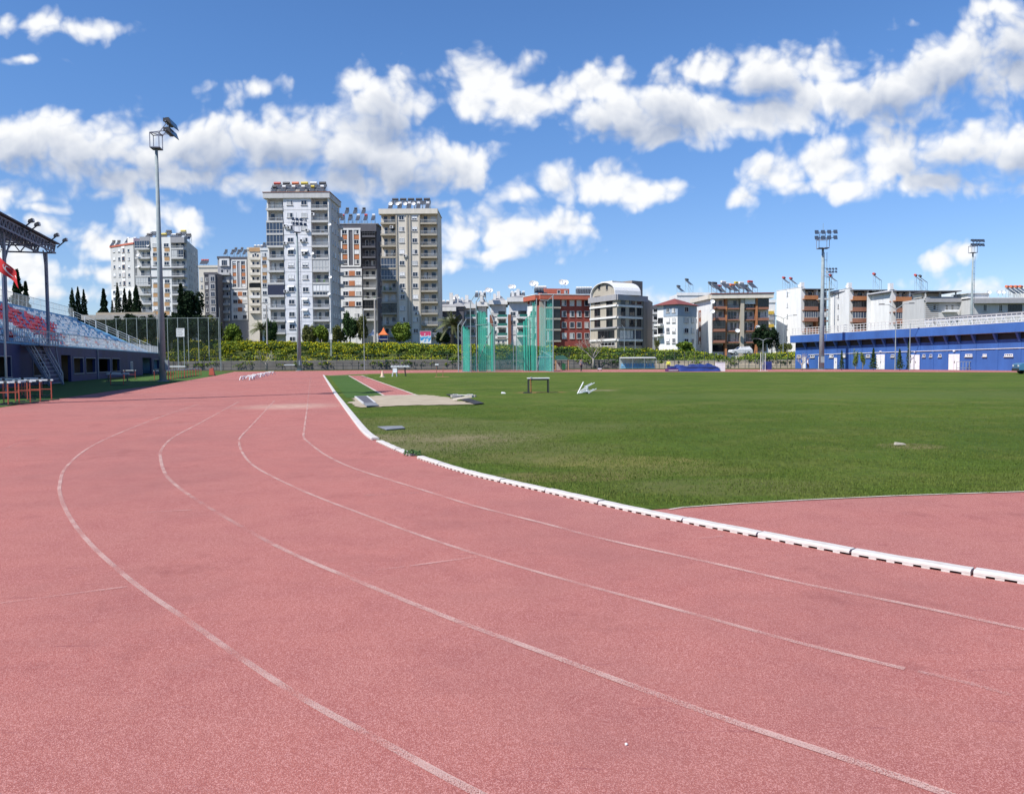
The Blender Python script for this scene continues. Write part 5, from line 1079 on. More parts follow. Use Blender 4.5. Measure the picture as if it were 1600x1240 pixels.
b1 = G(254.7, 595.8); mast('tall galvanised floodlight mast standing beside the grandstand end, nearest of all', b1, P(246, 232, b1.y).z, face(b1, (b1.x+10, b1.y+1.2)), W_=1.9, bw=.31, cant=1.1)
b2 = G(468, 579.2); mast('floodlight mast in front of the tallest apartment tower', b2, P(467, 363, b2.y).z, face(b2, (20, 60)), W_=2.6, bw=.42)
b3 = G(1283.5, 577.3); mast('floodlight mast standing in front of the left part of the blue hall', b3, P(1286, 388, b3.y).z, face(b3, (40, 50)), W_=2.9, bw=.40)
b4 = XY(1295, 215, 500); mast('thin distant floodlight mast rising behind the blue hall beside the white end walls', b4, ztop(1295, 433, 215), face(b4, (90, 160)), W_=2.9, bw=.3)
b5 = XY(1518, 150, 500); mast('floodlight mast rising behind the right part of the blue hall', b5, ztop(1518, 395, 150), face(b5, (100, 60)), W_=2.4, bw=.33)
sh = G(549, 613.3); H0 = 21.0; Ld = (H0+1.5)/math.tan(SUN_EL); b0 = Vector((sh.x+sx*Ld, sh.y+sy*Ld)); mast('floodlight mast just beyond the left edge of the picture, whose shadow crosses the lanes', b0, H0, face(b0, (b0.x+10, b0.y-1)), W_=2.4, bw=.31)

# ================================================================== blue hall on the right
HA, HB = G(1242.5, 575.6), G(1660, 579.6); HF = Fac(HA, HB); za = HF.hit(1242.5, 524.5)[1]; zb_ = HF.hit(1600, 503.2)[1]; HL = HF.L
uR_ = HF.hit(1600, 540)[0]; slope = (zb_-za)/uR_
zt_at = lambda u: za+slope*u
hall = thing('sports_hall', 'long bright blue hall with white doors along the right side of the field', 'hall', (HA.x, HA.y, 0))
def hbox(b, u0, u1, a0, a1, d0, d1):    # a0,a1: heights below the top edge
    b.hexa([HF.pt(u0, zt_at(u0)-a1, d1), HF.pt(u1, zt_at(u1)-a1, d1), HF.pt(u1, zt_at(u1)-a1, d0), HF.pt(u0, zt_at(u0)-a1, d0), HF.pt(u0, zt_at(u0)-a0, d1), HF.pt(u1, zt_at(u1)-a0, d1), HF.pt(u1, zt_at(u1)-a0, d0), HF.pt(u0, zt_at(u0)-a0, d0)])
part('wall', 'hallblue', hall, lambda b: b.hexa([HF.pt(0, 0, 0), HF.pt(HL, 0, 0), HF.pt(HL, 0, -9), HF.pt(0, 0, -9), HF.pt(0, zt_at(0)-.3, 0), HF.pt(HL, zt_at(HL)-.3, 0), HF.pt(HL, zt_at(HL)-.3, -9), HF.pt(0, zt_at(0)-.3, -9)]))
part('fascia', 'hallblue', hall, lambda b: hbox(b, -.15, HL, 0, 1.15, .003, 1.0)); part('fascia_side', 'hallblue', hall, lambda b: hbox(b, -.16, -.005, 0, 1.14, -9, .0)); part('soffit_strip', 'conc', hall, lambda b: hbox(b, -.1, HL, 1.151, 1.18, .004, .95))
part('clerestory', 'black', hall, lambda b: hbox(b, .1, HL-.1, 1.19, 1.95, .003, .06)); part('roof_edge', 'frame', hall, lambda b: hbox(b, -.16, HL, -.07, -.002, .2, 1.02))  # black band deepens the shade under the overhang; no windows up there
for x_ in (1260, 1279, 1290, 1308, 1327.7, 1346, 1367.6, 1383.6, 1401.5, 1418, 1437, 1457.7, 1480.5, 1499.8, 1524, 1558, 1594, 1630):
    u = HF.hit(x_, 535)[0]; part('bracket', 'hallblue', hall, lambda b: b.hexa([HF.pt(u-.13, zt_at(u)-2.3, .12), HF.pt(u+.13, zt_at(u)-2.3, .12), HF.pt(u+.13, zt_at(u)-2.3, .005), HF.pt(u-.13, zt_at(u)-2.3, .005), HF.pt(u-.13, zt_at(u)-1.182, .8), HF.pt(u+.13, zt_at(u)-1.182, .8), HF.pt(u+.13, zt_at(u)-1.182, .005), HF.pt(u-.13, zt_at(u)-1.182, .005)]))
    part('pilaster', 'hallblue', hall, lambda b: HF.box(b, u-.16, u+.16, 0, zt_at(u)-2.31, .004, .05))
def hdoor(x0, x1, y0):
    u0, u1 = HF.hit(x0, 565)[0], HF.hit(x1, 565)[0]; z_ = HF.hit((x0+x1)/2, y0)[1]
    o = part('door', 'frame', hall, lambda b: HF.box(b, u0, u1, 0.02, z_, .006, .12)); part('door_seam', 'grey', o, lambda b: HF.box(b, (u0+u1)/2-.02, (u0+u1)/2+.02, .03, z_-.1, .121, .13)); part('handle', 'dark', o, lambda b: HF.box(b, (u0+u1)/2+.05, (u0+u1)/2+.12, .95, 1.15, .121, .17))
    if x1-x0 > 10: part('door_light', 'frame', hall, lambda b: HF.box(b, (u0+u1)/2-.12, (u0+u1)/2+.12, z_+.3, z_+.5, .0, .2))
for x0, x1, y0 in ((1255, 1259.5, 557.5), (1279.5, 1287, 557), (1304, 1308.5, 559), (1370, 1383, 553.5), (1423.5, 1437.5, 554), (1483, 1500, 553)): hdoor(x0, x1, y0)
for x_, w_ in ((1248.6, 6), (1269.7, 6), (1299.4, 6), (1319.7, 5), (1356.7, 6), (1395, 5), (1444, 4), (1455, 4), (1469, 4.5), (1514, 11), (1539, 6), (1576.5, 13), (1612, 12)): wgrid(hall, HF, [x_], [556.3-(x_-1250)*.005], w_, 4, 'glass', 'frame', n=2 if w_ < 8 else 4)
part('cable_duct', 'frame', hall, lambda b: b.bar(HF.pt(3, HF.hit(1265, 554)[1], .08), HF.pt(HL, HF.hit(1265, 554)[1]+.55, .08), .07))
def hr(b):
    n = int(HL/.62)
    for i in range(n+1):
        u = HL*i/n
        if 12 < (u % 60) < 12: continue
        b.bar(HF.pt(u, zt_at(u)+.0, .6), HF.pt(u, zt_at(u)+1.15, .6), .10 if i % 5 == 0 else .05)
    for h in (1.15, .75, .38): b.bar(HF.pt(0, zt_at(0)+h, .6), HF.pt(HL, zt_at(HL)+h, .6), .07)
part('roof_railing', 'railw', hall, hr)
uc0, uc1 = HF.hit(1402, 500)[0], HF.hit(1526, 500)[0]
part('canopy_roof', 'dgrey', hall, lambda b: b.hexa([HF.pt(uc0-2, zt_at(uc0)+1.5, -8), HF.pt(uc1+22, zt_at(uc1)+1.5, -8), HF.pt(uc1+22, zt_at(uc1)+2.3, -16), HF.pt(uc0-2, zt_at(uc0)+2.3, -16), HF.pt(uc0-2, zt_at(uc0)+1.62, -8), HF.pt(uc1+22, zt_at(uc1)+1.62, -8), HF.pt(uc1+22, zt_at(uc1)+2.42, -16), HF.pt(uc0-2, zt_at(uc0)+2.42, -16)]))
part('canopy_truss', 'railw', hall, lambda b: lattice(b, HF.pt(uc0-2, zt_at(uc0)+1.4, -7.8), HF.pt(uc1+22, zt_at(uc1)+1.4, -7.8), HF.pt(uc0-2, zt_at(uc0)+.3, -7.8), HF.pt(uc1+22, zt_at(uc1)+.3, -7.8), 30, .09))
# rear stair block that carries the canopy
part('rear_block', 'white', hall, lambda b: HF.box(b, uc0, uc1+20, 0, zt_at(uc0)-.1, -16, -9.01))

# ================================================================== bank, wall and fence behind the track
WL = [Vector(p[:2]) for p in (XY(120, 166, 578), XY(330, 160, 578), XY(700, 152, 577), XY(1000, 142, 576), XY(1244, 132.5, 575))]
def along(t):
    t = t*(len(WL)-1); i = min(int(t), len(WL)-2); return WL[i].lerp(WL[i+1], t-i)
lw = thing('boundary_wall', 'long stained grey wall at the foot of the flowering bank', 'wall', (WL[2].x, WL[2].y, 0))
for i in range(4):
    g = Fac(WL[i], WL[i+1]); part('wall_section', 'wallconc' if i < 3 else 'tanwall', lw, lambda b: g.box(b, 0, g.L, 0, 1.85 if i < 2 else (1.6 if i == 2 else 1.35), -.25, 0)); part('wall_cap', 'conc', lw, lambda b: g.box(b, 0, g.L, (1.85 if i < 2 else (1.6 if i == 2 else 1.35))+.001, (1.85 if i < 2 else (1.6 if i == 2 else 1.35))+.08, -.3, .05))
fe = thing('mesh_fence', 'dark wire fence on slim posts in front of the grey wall', 'fence', (WL[2].x, WL[2].y-1, 0))
nP = 62
wires = MB(); posts_ = []
for i in range(nP+1):
    p = along(i/nP); posts_.append(p); part('post', 'raild', fe, lambda b: b.bar((p.x, p.y-1, 0), (p.x, p.y-1, 3.0), .07))
for i in range(nP):
    a, c_ = posts_[i], posts_[i+1]
    for z in (.1, .9, 1.7, 2.4, 2.95): wires.bar((a.x, a.y-1, z), (c_.x, c_.y-1, z), .025)
wires.build('wire', M['raild'], fe, world=True)
# bank terrain
prof = [(120, 527), (225, 529), (300, 531), (400, 532), (500, 533.5), (600, 535), (700, 536.5), (850, 540), (1000, 544), (1060, 547), (1100, 549), (1140, 556), (1170, 552), (1240, 550)]
def ridge_y(px): return np.interp(px, [p[0] for p in prof], [p[1] for p in prof])
def bankz(p, d):   # height at distance d behind the wall for wall point p
    px = 800+F*p.x/p.y; zr = P(px, float(ridge_y(px)), p.y+9).z-.9
    t = min(1, max(0, (d-.3)/9.0)); t = t*t*(3-2*t); return 1.1+(max(zr, 1.6)-1.1)*t
bm_ = MB(); NB, ND = 90, 8; ds = [.3, 2, 4, 6, 8, 10, 16, 24, 60]
for i in range(NB+1):
    p = along(i/NB)
    for d in ds: bm_.v.append((p.x*(1+d/p.y), p.y+d, bankz(p, d)))
for i in range(NB):
    for j in range(len(ds)-1): q0 = i*len(ds)+j; bm_.f.append((q0, q0+len(ds), q0+len(ds)+1, q0+1))
tag(bm_.build('bank_terrain', M['rough_grass'], None), kind='structure')
q0, q1 = XY(-300, 172, 500), XY(1700, 172, 500)
sheet('street_ground', [(-260, 185), (240, 172), (400, 700), (-420, 700)], .9, M['rough_grass'])
M['leaf_green'] = mat('shrub_leaves', (.10, .165, .02), (.17, .21, .026), rough=.8, scale=.25, amt=.7, island=.7, spec=.2); M['leaf_dark'] = mat('dark_shrub_leaves', (.028, .062, .018), (.045, .085, .022), rough=.8, scale=.3, amt=.7, island=.7, spec=.2)
M['flower'] = mat('yellow_flowers', (.60, .52, .015), (.42, .40, .02), rough=.8, scale=.5, amt=.8, island=.5, spec=.1); M['leaf_olive'] = mat('olive_leaves', (.10, .115, .03), (.14, .15, .05), rough=.85, scale=.4, amt=.7, island=.6, spec=.2)
M['leaf_cypress'] = mat('cypress_leaves', (.012, .028, .012), (.022, .042, .016), rough=.85, scale=.5, amt=.7, island=.7, spec=.15); M['leaf_palm'] = mat('palm_leaves', (.06, .10, .03), (.17, .15, .06), rough=.7, scale=.5, amt=.7, island=.5)
cl_g, cl_d, cl_f = [], [], []
nb = 2500
for i in range(nb):
    t = rng.uniform(0, 1); p = along(t); d = rng.uniform(.4, 13); px = 800+F*p.x/p.y
    if 1128 < px < 1165 and d > 1: continue
    z = bankz(p, d)+rng.uniform(-.35, .25); r_ = rng.uniform(.4, 1.25)*(1.25 if rng.random() < .12 else 1); X, Yy = p.x*(1+d/p.y), p.y+d
    dark = (rng.random() < (.18 if px < 520 else .28 if px < 700 else .55 if px < 1130 else .35)) and d < 7.5
    n = 120; v = rng.normal(size=(n, 3)); v /= np.linalg.norm(v, axis=1)[:, None]; v *= (rng.uniform(.6, 1, n)**.5)[:, None]*np.array([r_*1.5, r_*1.2, r_*.75]); v[:, 2] = np.abs(v[:, 2])*.95
    c_ = v+np.array([X, Yy, z-.05]); (cl_d if dark else cl_g).append(c_)
    pf = 1.35*(.95 if px < 620 else .7 if px < 760 else .42 if px < 900 else .30) * (1.0 if d > 2.2 else .55); pf *= 0.35+0.9*(math.sin(X*.21+2.1)*math.sin(Yy*.9+X*.13)*.5+.5)
    if not dark and rng.random() < pf+.1:
        m_ = int(46*pf)+6; k = rng.choice(n, m_); f_ = v[k]*1.06; f_[:, 2] += .10; cl_f.append(f_+np.array([X, Yy, z]))
for nm, L_, mm, sz, lb in (('shrubbery', cl_g, 'leaf_green', .20, 'green scrub covering the bank'), ('dark_shrubbery', cl_d, 'leaf_dark', .19, 'darker bushes low on the bank'), ('yellow_flowers', cl_f, 'flower', .13, 'yellow flowers over the scrub on the bank')):
    c_ = np.concatenate(L_); o = npmesh(nm, leafquads(c_, sz), 4, M[mm]); tag(o, lb, kind='stuff')

# ================================================================== trees
def tree(kind, label, px, yb, yt, Y, wpx, group='trees beyond the track', base_z=None, cat='tree', n=None, lm=None, seed=0):
    r0 = random.Random(int(px*7+yt)); top = P(px, yt, Y).z; X = P(px, yb, Y).x; zb = base_z if base_z is not None else P(px, yb, Y).z
    Hh = top-zb; Wd = wpx*Y/F; t = thing({'cypress': 'cypress_tree', 'conifer': 'conifer_tree', 'palm': 'palm_tree', 'bare': 'bare_tree'}.get(kind, 'leafy_tree'), label, cat, (X, Y, zb), r0.uniform(0, 6), group)
    if kind == 'bare':
        b = MB(); b.tube([(0, 0, 0), (.05, 0, Hh*.18), (-.05, .03, Hh*.34)], [Hh*.032, Hh*.026, Hh*.022], 8); br = MB()
        def grow(p, d, L, r_, dep):
            q = p+d*L; (br).tube([p, p.lerp(q, .5)+Vector((r0.uniform(-.06, .06), r0.uniform(-.06, .06), 0))*L, q], [r_, r_*.8, r_*.6], 5)
            if dep: 
                for k in range(3 if dep > 1 else 3): 
                    nd = (d+Vector((r0.uniform(-.75, .75), r0.uniform(-.75, .75), r0.uniform(-.05, .5)))).normalized(); grow(p.lerp(q, r0.uniform(.55, 1)), nd, L*r0.uniform(.6, .82), r_*.58, dep-1)
        for k in range(5):
            a = k*1.26+r0.random(); grow(Vector((-.05, .03, Hh*r0.uniform(.22, .34))), Vector((math.cos(a)*.6*Wd/Hh*1.6, math.sin(a)*.6, .75)).normalized(), Hh*.27, Hh*.012, 3)
        b.build('trunk', M['palebark'], t, smooth=True); br.build('branches', M['palebark'], t); return t
    th = Hh*(.28 if kind == 'round' else .12 if kind != 'palm' else .62)
    b = MB(); b.tube([(0, 0, -.3), (r0.uniform(-.1, .1), 0, th), (0, 0, Hh*(.85 if kind != 'palm' else .7))], [max(.05, Wd*.05)*(1 if kind != 'palm' else 1.8), max(.04, Wd*.035)*(1 if kind != 'palm' else 1.6), .04 if kind != 'palm' else Wd*.05], 8)
    b.build('trunk', M['bark' if kind != 'round' else 'palebark'], t, smooth=True)
    nl = n or int(min(5200, max(700, Hh*Wd*260)))
    if kind == 'palm':
        V_ = []
        for k in range(80):
            a = r0.uniform(0, 6.28); el = r0.uniform(-.55, 1.35); L = Wd*.60*r0.uniform(.75, 1.1); p0 = np.array([0, 0, Hh*.70]); droop = r0.uniform(.15, .55)
            pts = [p0+np.array([math.cos(a)*L*s_*math.cos(el), math.sin(a)*L*s_*math.cos(el), L*s_*math.sin(el)-droop*L*s_*s_]) for s_ in np.linspace(.05, 1, 9)]
            for i in range(8):
                for sd in (-1, 1):
                    for q in range(2):
                        side = np.array([-math.sin(a), math.cos(a), -.45])*sd*L*.13*(1-.55*i/8); o = pts[i]+(pts[i+1]-pts[i])*q*.5; d_ = (pts[i+1]-pts[i])*.35
                        V_ += [o, o+d_, o+d_*1.6+side, o+d_*1.2+side]
        o = npmesh('crown', np.array(V_), 4, M['leaf_palm'], t); return t
    if kind == 'cypress': zz = rng.beta(1.3, 1.7, nl); rad = (np.sin(np.pi*np.clip(zz*.93+.07, 0, 1))**.6)*(1-zz*.55)*.62
    elif kind == 'conifer':
        zz = rng.uniform(.04, 1, nl); tier = (zz*7) % 1; rad = (1-zz)*(.55+.55*(1-tier))*.55+.02
    else:
        C = np.array([[r0.uniform(-.32, .32), r0.uniform(-.3, .3), r0.uniform(.35, .86)] for _ in range(13)]); ci = rng.integers(0, 13, nl); v = rng.normal(size=(nl, 3)); v /= np.linalg.norm(v, axis=1)[:, None]
        v *= (rng.uniform(.35, 1, nl)**.45*rng.choice([.16, .2, .24], nl))[:, None]; c_ = (C[ci]+v)
        c_ = np.stack([c_[:, 0]*Wd*.95, c_[:, 1]*Wd*.95, (c_[:, 2]-.12)*Hh/.98+ (Hh*.10)], 1); c_[:, 2] = np.minimum(c_[:, 2], Hh*1.02)
        npmesh('crown', leafquads(c_, max(.07, min(.32, Wd*.055))), 4, M[lm or 'leaf_green'], t); return t
    a = rng.uniform(0, 2*np.pi, nl); lob = 1+.22*np.sin(a*3+zz*9)+.14*np.sin(a*5-zz*17)
    rr = rad*Wd*(lob+.16*np.sin(a*2+zz*31)+.10*np.sin(zz*53+a))*rng.uniform(.30, 1.12, nl)**.6*(.95 if kind == 'cypress' else 1.0); c_ = np.stack([np.cos(a)*rr, np.sin(a)*rr, Hh*.05+zz*Hh*.95], 1)
    npmesh('crown', leafquads(c_, max(.06, min(.35, Wd*.09))), 4, M[lm or 'leaf_cypress'], t); return t
TL = [('round', 'dark leafy tree behind the court netting, directly right of the grandstand rail', 206, 530, 492, 166, 34), ('round', 'dark leafy tree behind the court netting, left of the near mast', 234, 530, 494, 167, 32), ('round', 'dark leafy tree behind the court netting, just right of the near mast', 268, 530, 490, 166, 34), ('round', 'dark leafy tree behind the court netting, above the notice board', 293, 530, 493, 167, 30), ('round', 'dark leafy tree behind the right end of the court netting', 318, 532, 494, 168, 34), ('round', 'dark leafy tree behind the court netting, seen over the grandstand rail', 180, 530, 496, 167, 30),
 ('conifer', 'broad dark conifer behind the grandstand roof, nearer the frame edge', 28, 480, 422, 150, 34), ('conifer', 'second dark conifer behind the grandstand railing, right of the broad one', 41, 480, 440, 152, 22),
 ('cypress', 'dark cypress, leftmost of the cluster above the grandstand seats', 114, 500, 450, 175, 13), ('cypress', 'slim cypress, second of the cluster above the grandstand seats', 123, 500, 447, 176, 12), ('cypress', 'slim cypress, third of the cluster above the grandstand seats', 132, 500, 452, 177, 12),
 ('conifer', 'lone spreading conifer left of the grey end block', 163, 500, 452, 180, 24), ('cypress', 'small cypress between the lone conifer and the tall dark cypress', 176, 500, 468, 178, 9), ('cypress', 'tall dark cypress in front of the grey end block', 185, 505, 441, 178, 11),
 ('cypress', 'cypress in front of the grey end block, left of a close pair', 196, 505, 449, 179, 12), ('cypress', 'cypress in front of the grey end block, right of a close pair', 204, 505, 452, 181, 12), ('cypress', 'large cypress just left of the near floodlight mast', 214, 505, 445, 178, 17),
 ('conifer', 'tall dark conifer right of the near floodlight mast', 284, 505, 444, 178, 26), ('round', 'wide dark pine crown right of the near floodlight mast', 304, 505, 458, 180, 36),
 ('round', 'mid green bushy tree below the slate and orange block', 335, 535, 494, 176, 36), ('round', 'olive bushy tree left of the palm like shrub', 365, 537, 504, 174, 34), ('palm', 'short palm like shrub beside the tallest tower', 408, 535, 500, 172, 30), ('round', 'small green tree at the left foot of the tallest tower', 424, 537, 499, 172, 22),
 ('round', 'bushy tree at the right foot of the tallest tower', 482, 537, 504, 170, 24), ('round', 'low round tree between the towers, left one', 503, 537, 509, 170, 26), ('round', 'low round tree between the towers, right one', 526, 537, 507, 170, 22), ('round', 'tall thin leaved tree in front of the orange panelled block', 547, 537, 487, 171, 28), ('round', 'slim leafy tree beside the utility pole', 566, 537, 493, 171, 20),
 ('round', 'dense green tree left of the poster at the foot of the beige tower', 627, 537, 505, 170, 34), ('palm', 'date palm with drooping fronds beside the beige tower', 707, 537, 484, 172, 44),
 ('round', 'dark bush under the date palm', 692, 537, 520, 172, 26), ('round', 'small bush at the foot of the red roofed house', 1027, 546, 530, 172, 12), ('round', 'leafy shrub before the white house with the blue top storey', 1072, 550, 535, 168, 30),
 ('round', 'large dark tree between the brown balcony building and the white end wall', 1190, 550, 508, 165, 30), ('round', 'dark tree hard against the first white end wall', 1206, 552, 512, 166, 20), ('round', 'shrub at the foot of the first white end wall', 1227, 551, 537, 160, 22)]
for k, a in enumerate(TL):
    lm = None
    if a[0] == 'round': lm = 'leaf_cypress' if 'dark' in a[1] else ['leaf_green', 'leaf_olive', 'leaf_dark', 'leaf_olive'][k % 4]
    tree(a[0], a[1], *a[2:], base_z=(5.0 if a[2] < 700 else 2.6), lm=lm)
tree('bare', 'pale bare tree before the grey wall, left of the tall mast', 415.5, 578.5, 541, 149, 46, base_z=0); tree('bare', 'tall pale bare tree standing in front of the curved roof office building', 927, 575.5, 512, 143, 52, base_z=0)
HT = [('bare', 'thin bare sapling at the left end of the blue hall', 1253, 546, 10), ('conifer', 'small conifer left of the leafy trio before the blue hall', 1315, 547, 9), ('round', 'young leafy tree before the blue hall, taller of a pair', 1337, 545, 11), ('round', 'young leafy tree before the blue hall, shorter of a pair', 1347.5, 549, 9), ('conifer', 'small dark conifer just left of the wide white hall door', 1364.5, 544, 13),
 ('conifer', 'small conifer between two wide white hall doors', 1405.5, 545, 12), ('cypress', 'narrow dark cypress touching the second wide white hall door', 1419.5, 533, 7), ('round', 'young tree with a neat round crown on a bare stem before the blue hall', 1549, 550, 21), ('cypress', 'thin tall cypress at the right end of the blue hall', 1595, 532, 5)]
for k, (kd, lb, px, yt, w_) in enumerate(HT):
    g = G(px, 578.3); tree(kd, lb, px, 578.3, yt, g.y, w_, group='young trees in front of the blue hall', base_z=0, n=900 if kd != 'bare' else None, lm='leaf_green' if kd == 'round' else 'leaf_dark')
g = G(1496, 577.6); tree('round', 'low leafy shrub before the third wide white hall door', 1490.5, 577.6, 566, g.y, 6, group='young trees in front of the blue hall', base_z=0, n=300, lm='leaf_dark')

# ================================================================== throwing cage
def netmat(name, c, a):
    m = bpy.data.materials.new(name); m.use_nodes = True; nt = m.node_tree; b = nt.nodes['Principled BSDF']; tc = N(nt, 'ShaderNodeTexCoord')
    n = N(nt, 'ShaderNodeTexNoise'); n.inputs['Scale'].default_value = .9; n.inputs['Detail'].default_value = 4; nt.links.new(tc.outputs['Object'], n.inputs[0])
    b.inputs['Base Color'].default_value = c+(1,); b.inputs['Roughness'].default_value = .8
    nt.links.new(math_node(nt, 'MULTIPLY_ADD', n.outputs['Fac'], .5, a-.25, clamp=True), b.inputs['Alpha']); return m
M['net'] = netmat('green_net', (.06, .42, .32), .50); M['netd'] = netmat('folded_green_net', (.025, .38, .28), .72); M['netl'] = netmat('thin_green_net', (.10, .44, .36), .27)
cage = thing('throwing_cage', 'tall throwing cage of grey posts hung with green netting', 'throwing cage', G(790, 580.6))
PC = {}
def cpost(k, px, yb, yt, dY=0, goose=None, w=.13):
    g = G(px, yb); Y = g.y+dY; g = Vector((P(px, yb, Y).x, Y, 0)); top = P(px, yt, Y); PC[k] = (g, top.z)
    def f_(b):
        b.tube([(g.x, g.y, 0), (g.x, g.y, top.z)], w/2, 8)
        if goose: e = P(goose[0], goose[1], Y); b.tube([(g.x, g.y, top.z-.05), (e.x, e.y+.4, e.z)], w/2.4, 8)
    part('post', 'galv', cage, f_)
cpost('a', 716.5, 581, 508, 0, (722, 499)); cpost('b', 722.5, 581, 510, 1, (728.5, 498)); cpost('c', 736, 581.2, 472, 0, (741.5, 461)); cpost('d', 745, 581.2, 471, 3, (749.5, 461.5), .17); cpost('e', 772.5, 581.2, 500, 3); cpost('f', 807, 580, 513, 10); cpost('f2', 802.5, 580, 530, 11)
cpost('g', 828, 580.5, 500, 6, (816, 497)); cpost('h', 839, 580.5, 466, 5); cpost('i', 864.5, 580.8, 462, 1, None, .16); cpost('j', 852, 580.3, 471, 7)
part('brace', 'galv', cage, lambda b: (b.tube([P(749.5, 461.5, PC['d'][0].y), P(757, 461.5, PC['d'][0].y), P(772.5, 506, PC['e'][0].y)], .06, 6), b.tube([P(748, 562, PC['d'][0].y), P(768, 514, PC['e'][0].y)], .05, 6), b.tube([P(844, 469, PC['h'][0].y), P(856, 469.5, PC['i'][0].y), P(866, 460, PC['i'][0].y)], .05, 6), b.tube([P(840, 574, PC['h'][0].y), P(846, 548, PC['h'][0].y), P(864, 558, PC['i'][0].y)], .05, 6)))
part('net_rail', 'galv', cage, lambda b: (b.tube([P(742, 508, PC['d'][0].y), P(773, 506, PC['e'][0].y)], .04, 6), b.tube([P(840, 558, PC['h'][0].y), P(865, 558, PC['i'][0].y)], .04, 6)))
def net(p0, p1, z0, zt0, zt1, mm='net', fold=.25, nf=10, sag=.3, label=None):
    p0, p1 = Vector(p0[:2]), Vector(p1[:2]); d = (p1-p0); nrm = Vector((-d.y, d.x)).normalized(); nu, nv = max(8, nf*4), 8; b = MB()
    for i in range(nu+1):
        t = i/nu; zt_ = zt0+(zt1-zt0)*t-sag*math.sin(math.pi*t)-.12*math.sin(t*nf*3.1)
        for j in range(nv+1):
            v = j/nv; w = fold*math.sin(t*nf*6.28+v*1.3)*(.4+.6*(1-v))*.5; p = p0+d*t+nrm*w; b.v.append((p.x, p.y, z0+(zt_-z0)*v))
    for i in range(nu):
        for j in range(nv): q0 = i*(nv+1)+j; b.f.append((q0, q0+nv+1, q0+nv+2, q0+1))
    o = b.build('net', M[mm], cage, world=True, smooth=True)
    if label: o['label'] = label
def cp_(k, dx=0, dy=0): return (PC[k][0].x+dx, PC[k][0].y+dy)
zz_ = lambda y, k: P(800, y, PC[k][0].y).z
net(cp_('b', .1), cp_('c', -.2), .05, zz_(508, 'b'), zz_(515, 'c'), 'net', .3, 4); net(cp_('b', .1, .3), (PC['b'][0].x+.9, PC['b'][0].y+.4), .05, zz_(506, 'b'), zz_(508, 'b'), 'netd', .2, 3)
net(cp_('c', .3, 6), cp_('d', -.2, 5), .05, zz_(560, 'c'), zz_(545, 'd'), 'net', .2, 3); net(cp_('d', .15), cp_('e', -.15), .05, zz_(482, 'd'), zz_(509, 'e'), 'net', .35, 7, .2); net(cp_('d', .3, .5), (PC['e'][0].x-1.2, PC['e'][0].y+.6), .05, zz_(483, 'd'), zz_(486, 'e'), 'net', .4, 5, .2)
net(cp_('e', -.5, .2), cp_('e', .15), .05, zz_(512, 'e'), zz_(512, 'e'), 'netd', .1, 2, 0); net(cp_('e', .1), cp_('f'), .05, zz_(555, 'e'), zz_(548, 'f'), 'netl', .2, 5, .5); net(cp_('f'), cp_('g'), .05, zz_(515, 'f'), zz_(508, 'g'), 'netl', .3, 5, .6)
net(cp_('g', -1.0), cp_('g', .45), .05, zz_(502, 'g'), zz_(486, 'g'), 'netd', .35, 4, .1, 'bunched netting'); net(cp_('g', .3), cp_('h'), .05, zz_(484, 'g'), zz_(474, 'h'), 'net', .3, 4, .3); net(cp_('h'), cp_('j'), .05, zz_(560, 'h'), zz_(540, 'j'), 'net', .3, 4, .3)
net((P(832, 500, PC['h'][0].y).x, PC['h'][0].y), (P(836.5, 500, PC['h'][0].y).x, PC['h'][0].y+.2), .05, zz_(472, 'h'), zz_(473, 'h'), 'netd', .1, 2, 0); net(cp_('j'), cp_('i'), .05, zz_(545, 'j'), zz_(548, 'i'), 'net', .3, 3, .4); net(cp_('i', -.6), cp_('i', .1), .05, zz_(500, 'i'), zz_(466, 'i'), 'netl', .2, 2, 0)
net(cp_('b', .9, .3), cp_('d', -.1, 2.4), .05, zz_(552, 'b'), zz_(548, 'd'), 'net', .4, 5); net(cp_('h', .3), cp_('i', -.3), .05, zz_(478, 'h'), zz_(474, 'i'), 'netl', .4, 6, .5); net(cp_('e', .2, 3), cp_('g', -.2, 3), .05, zz_(535, 'e'), zz_(520, 'g'), 'netl', .5, 7, .6)
# blue screen inside the cage
g = G(850, 580); Y = 124
bs = thing('blue_screen', 'blue padded screen behind the right side of the throwing cage', 'screen', (P(850, 578, Y).x, Y, 0)); part('panel', 'tarp', bs, lambda b: b.prism([(P(841, 560, Y).x, Y), (P(859, 560, Y).x, Y), (P(859, 560, Y).x, Y+.15), (P(841, 560, Y).x, Y+.15)], 0, [P(841, 556, Y).z, P(859, 549, Y).z, P(859, 549, Y).z, P(841, 556, Y).z])); part('leg', 'galv', bs, lambda b: b.box(P(841, 560, Y).x-.07, P(841, 560, Y).x-.005, Y-.1, Y+.5, 0, 1.5))

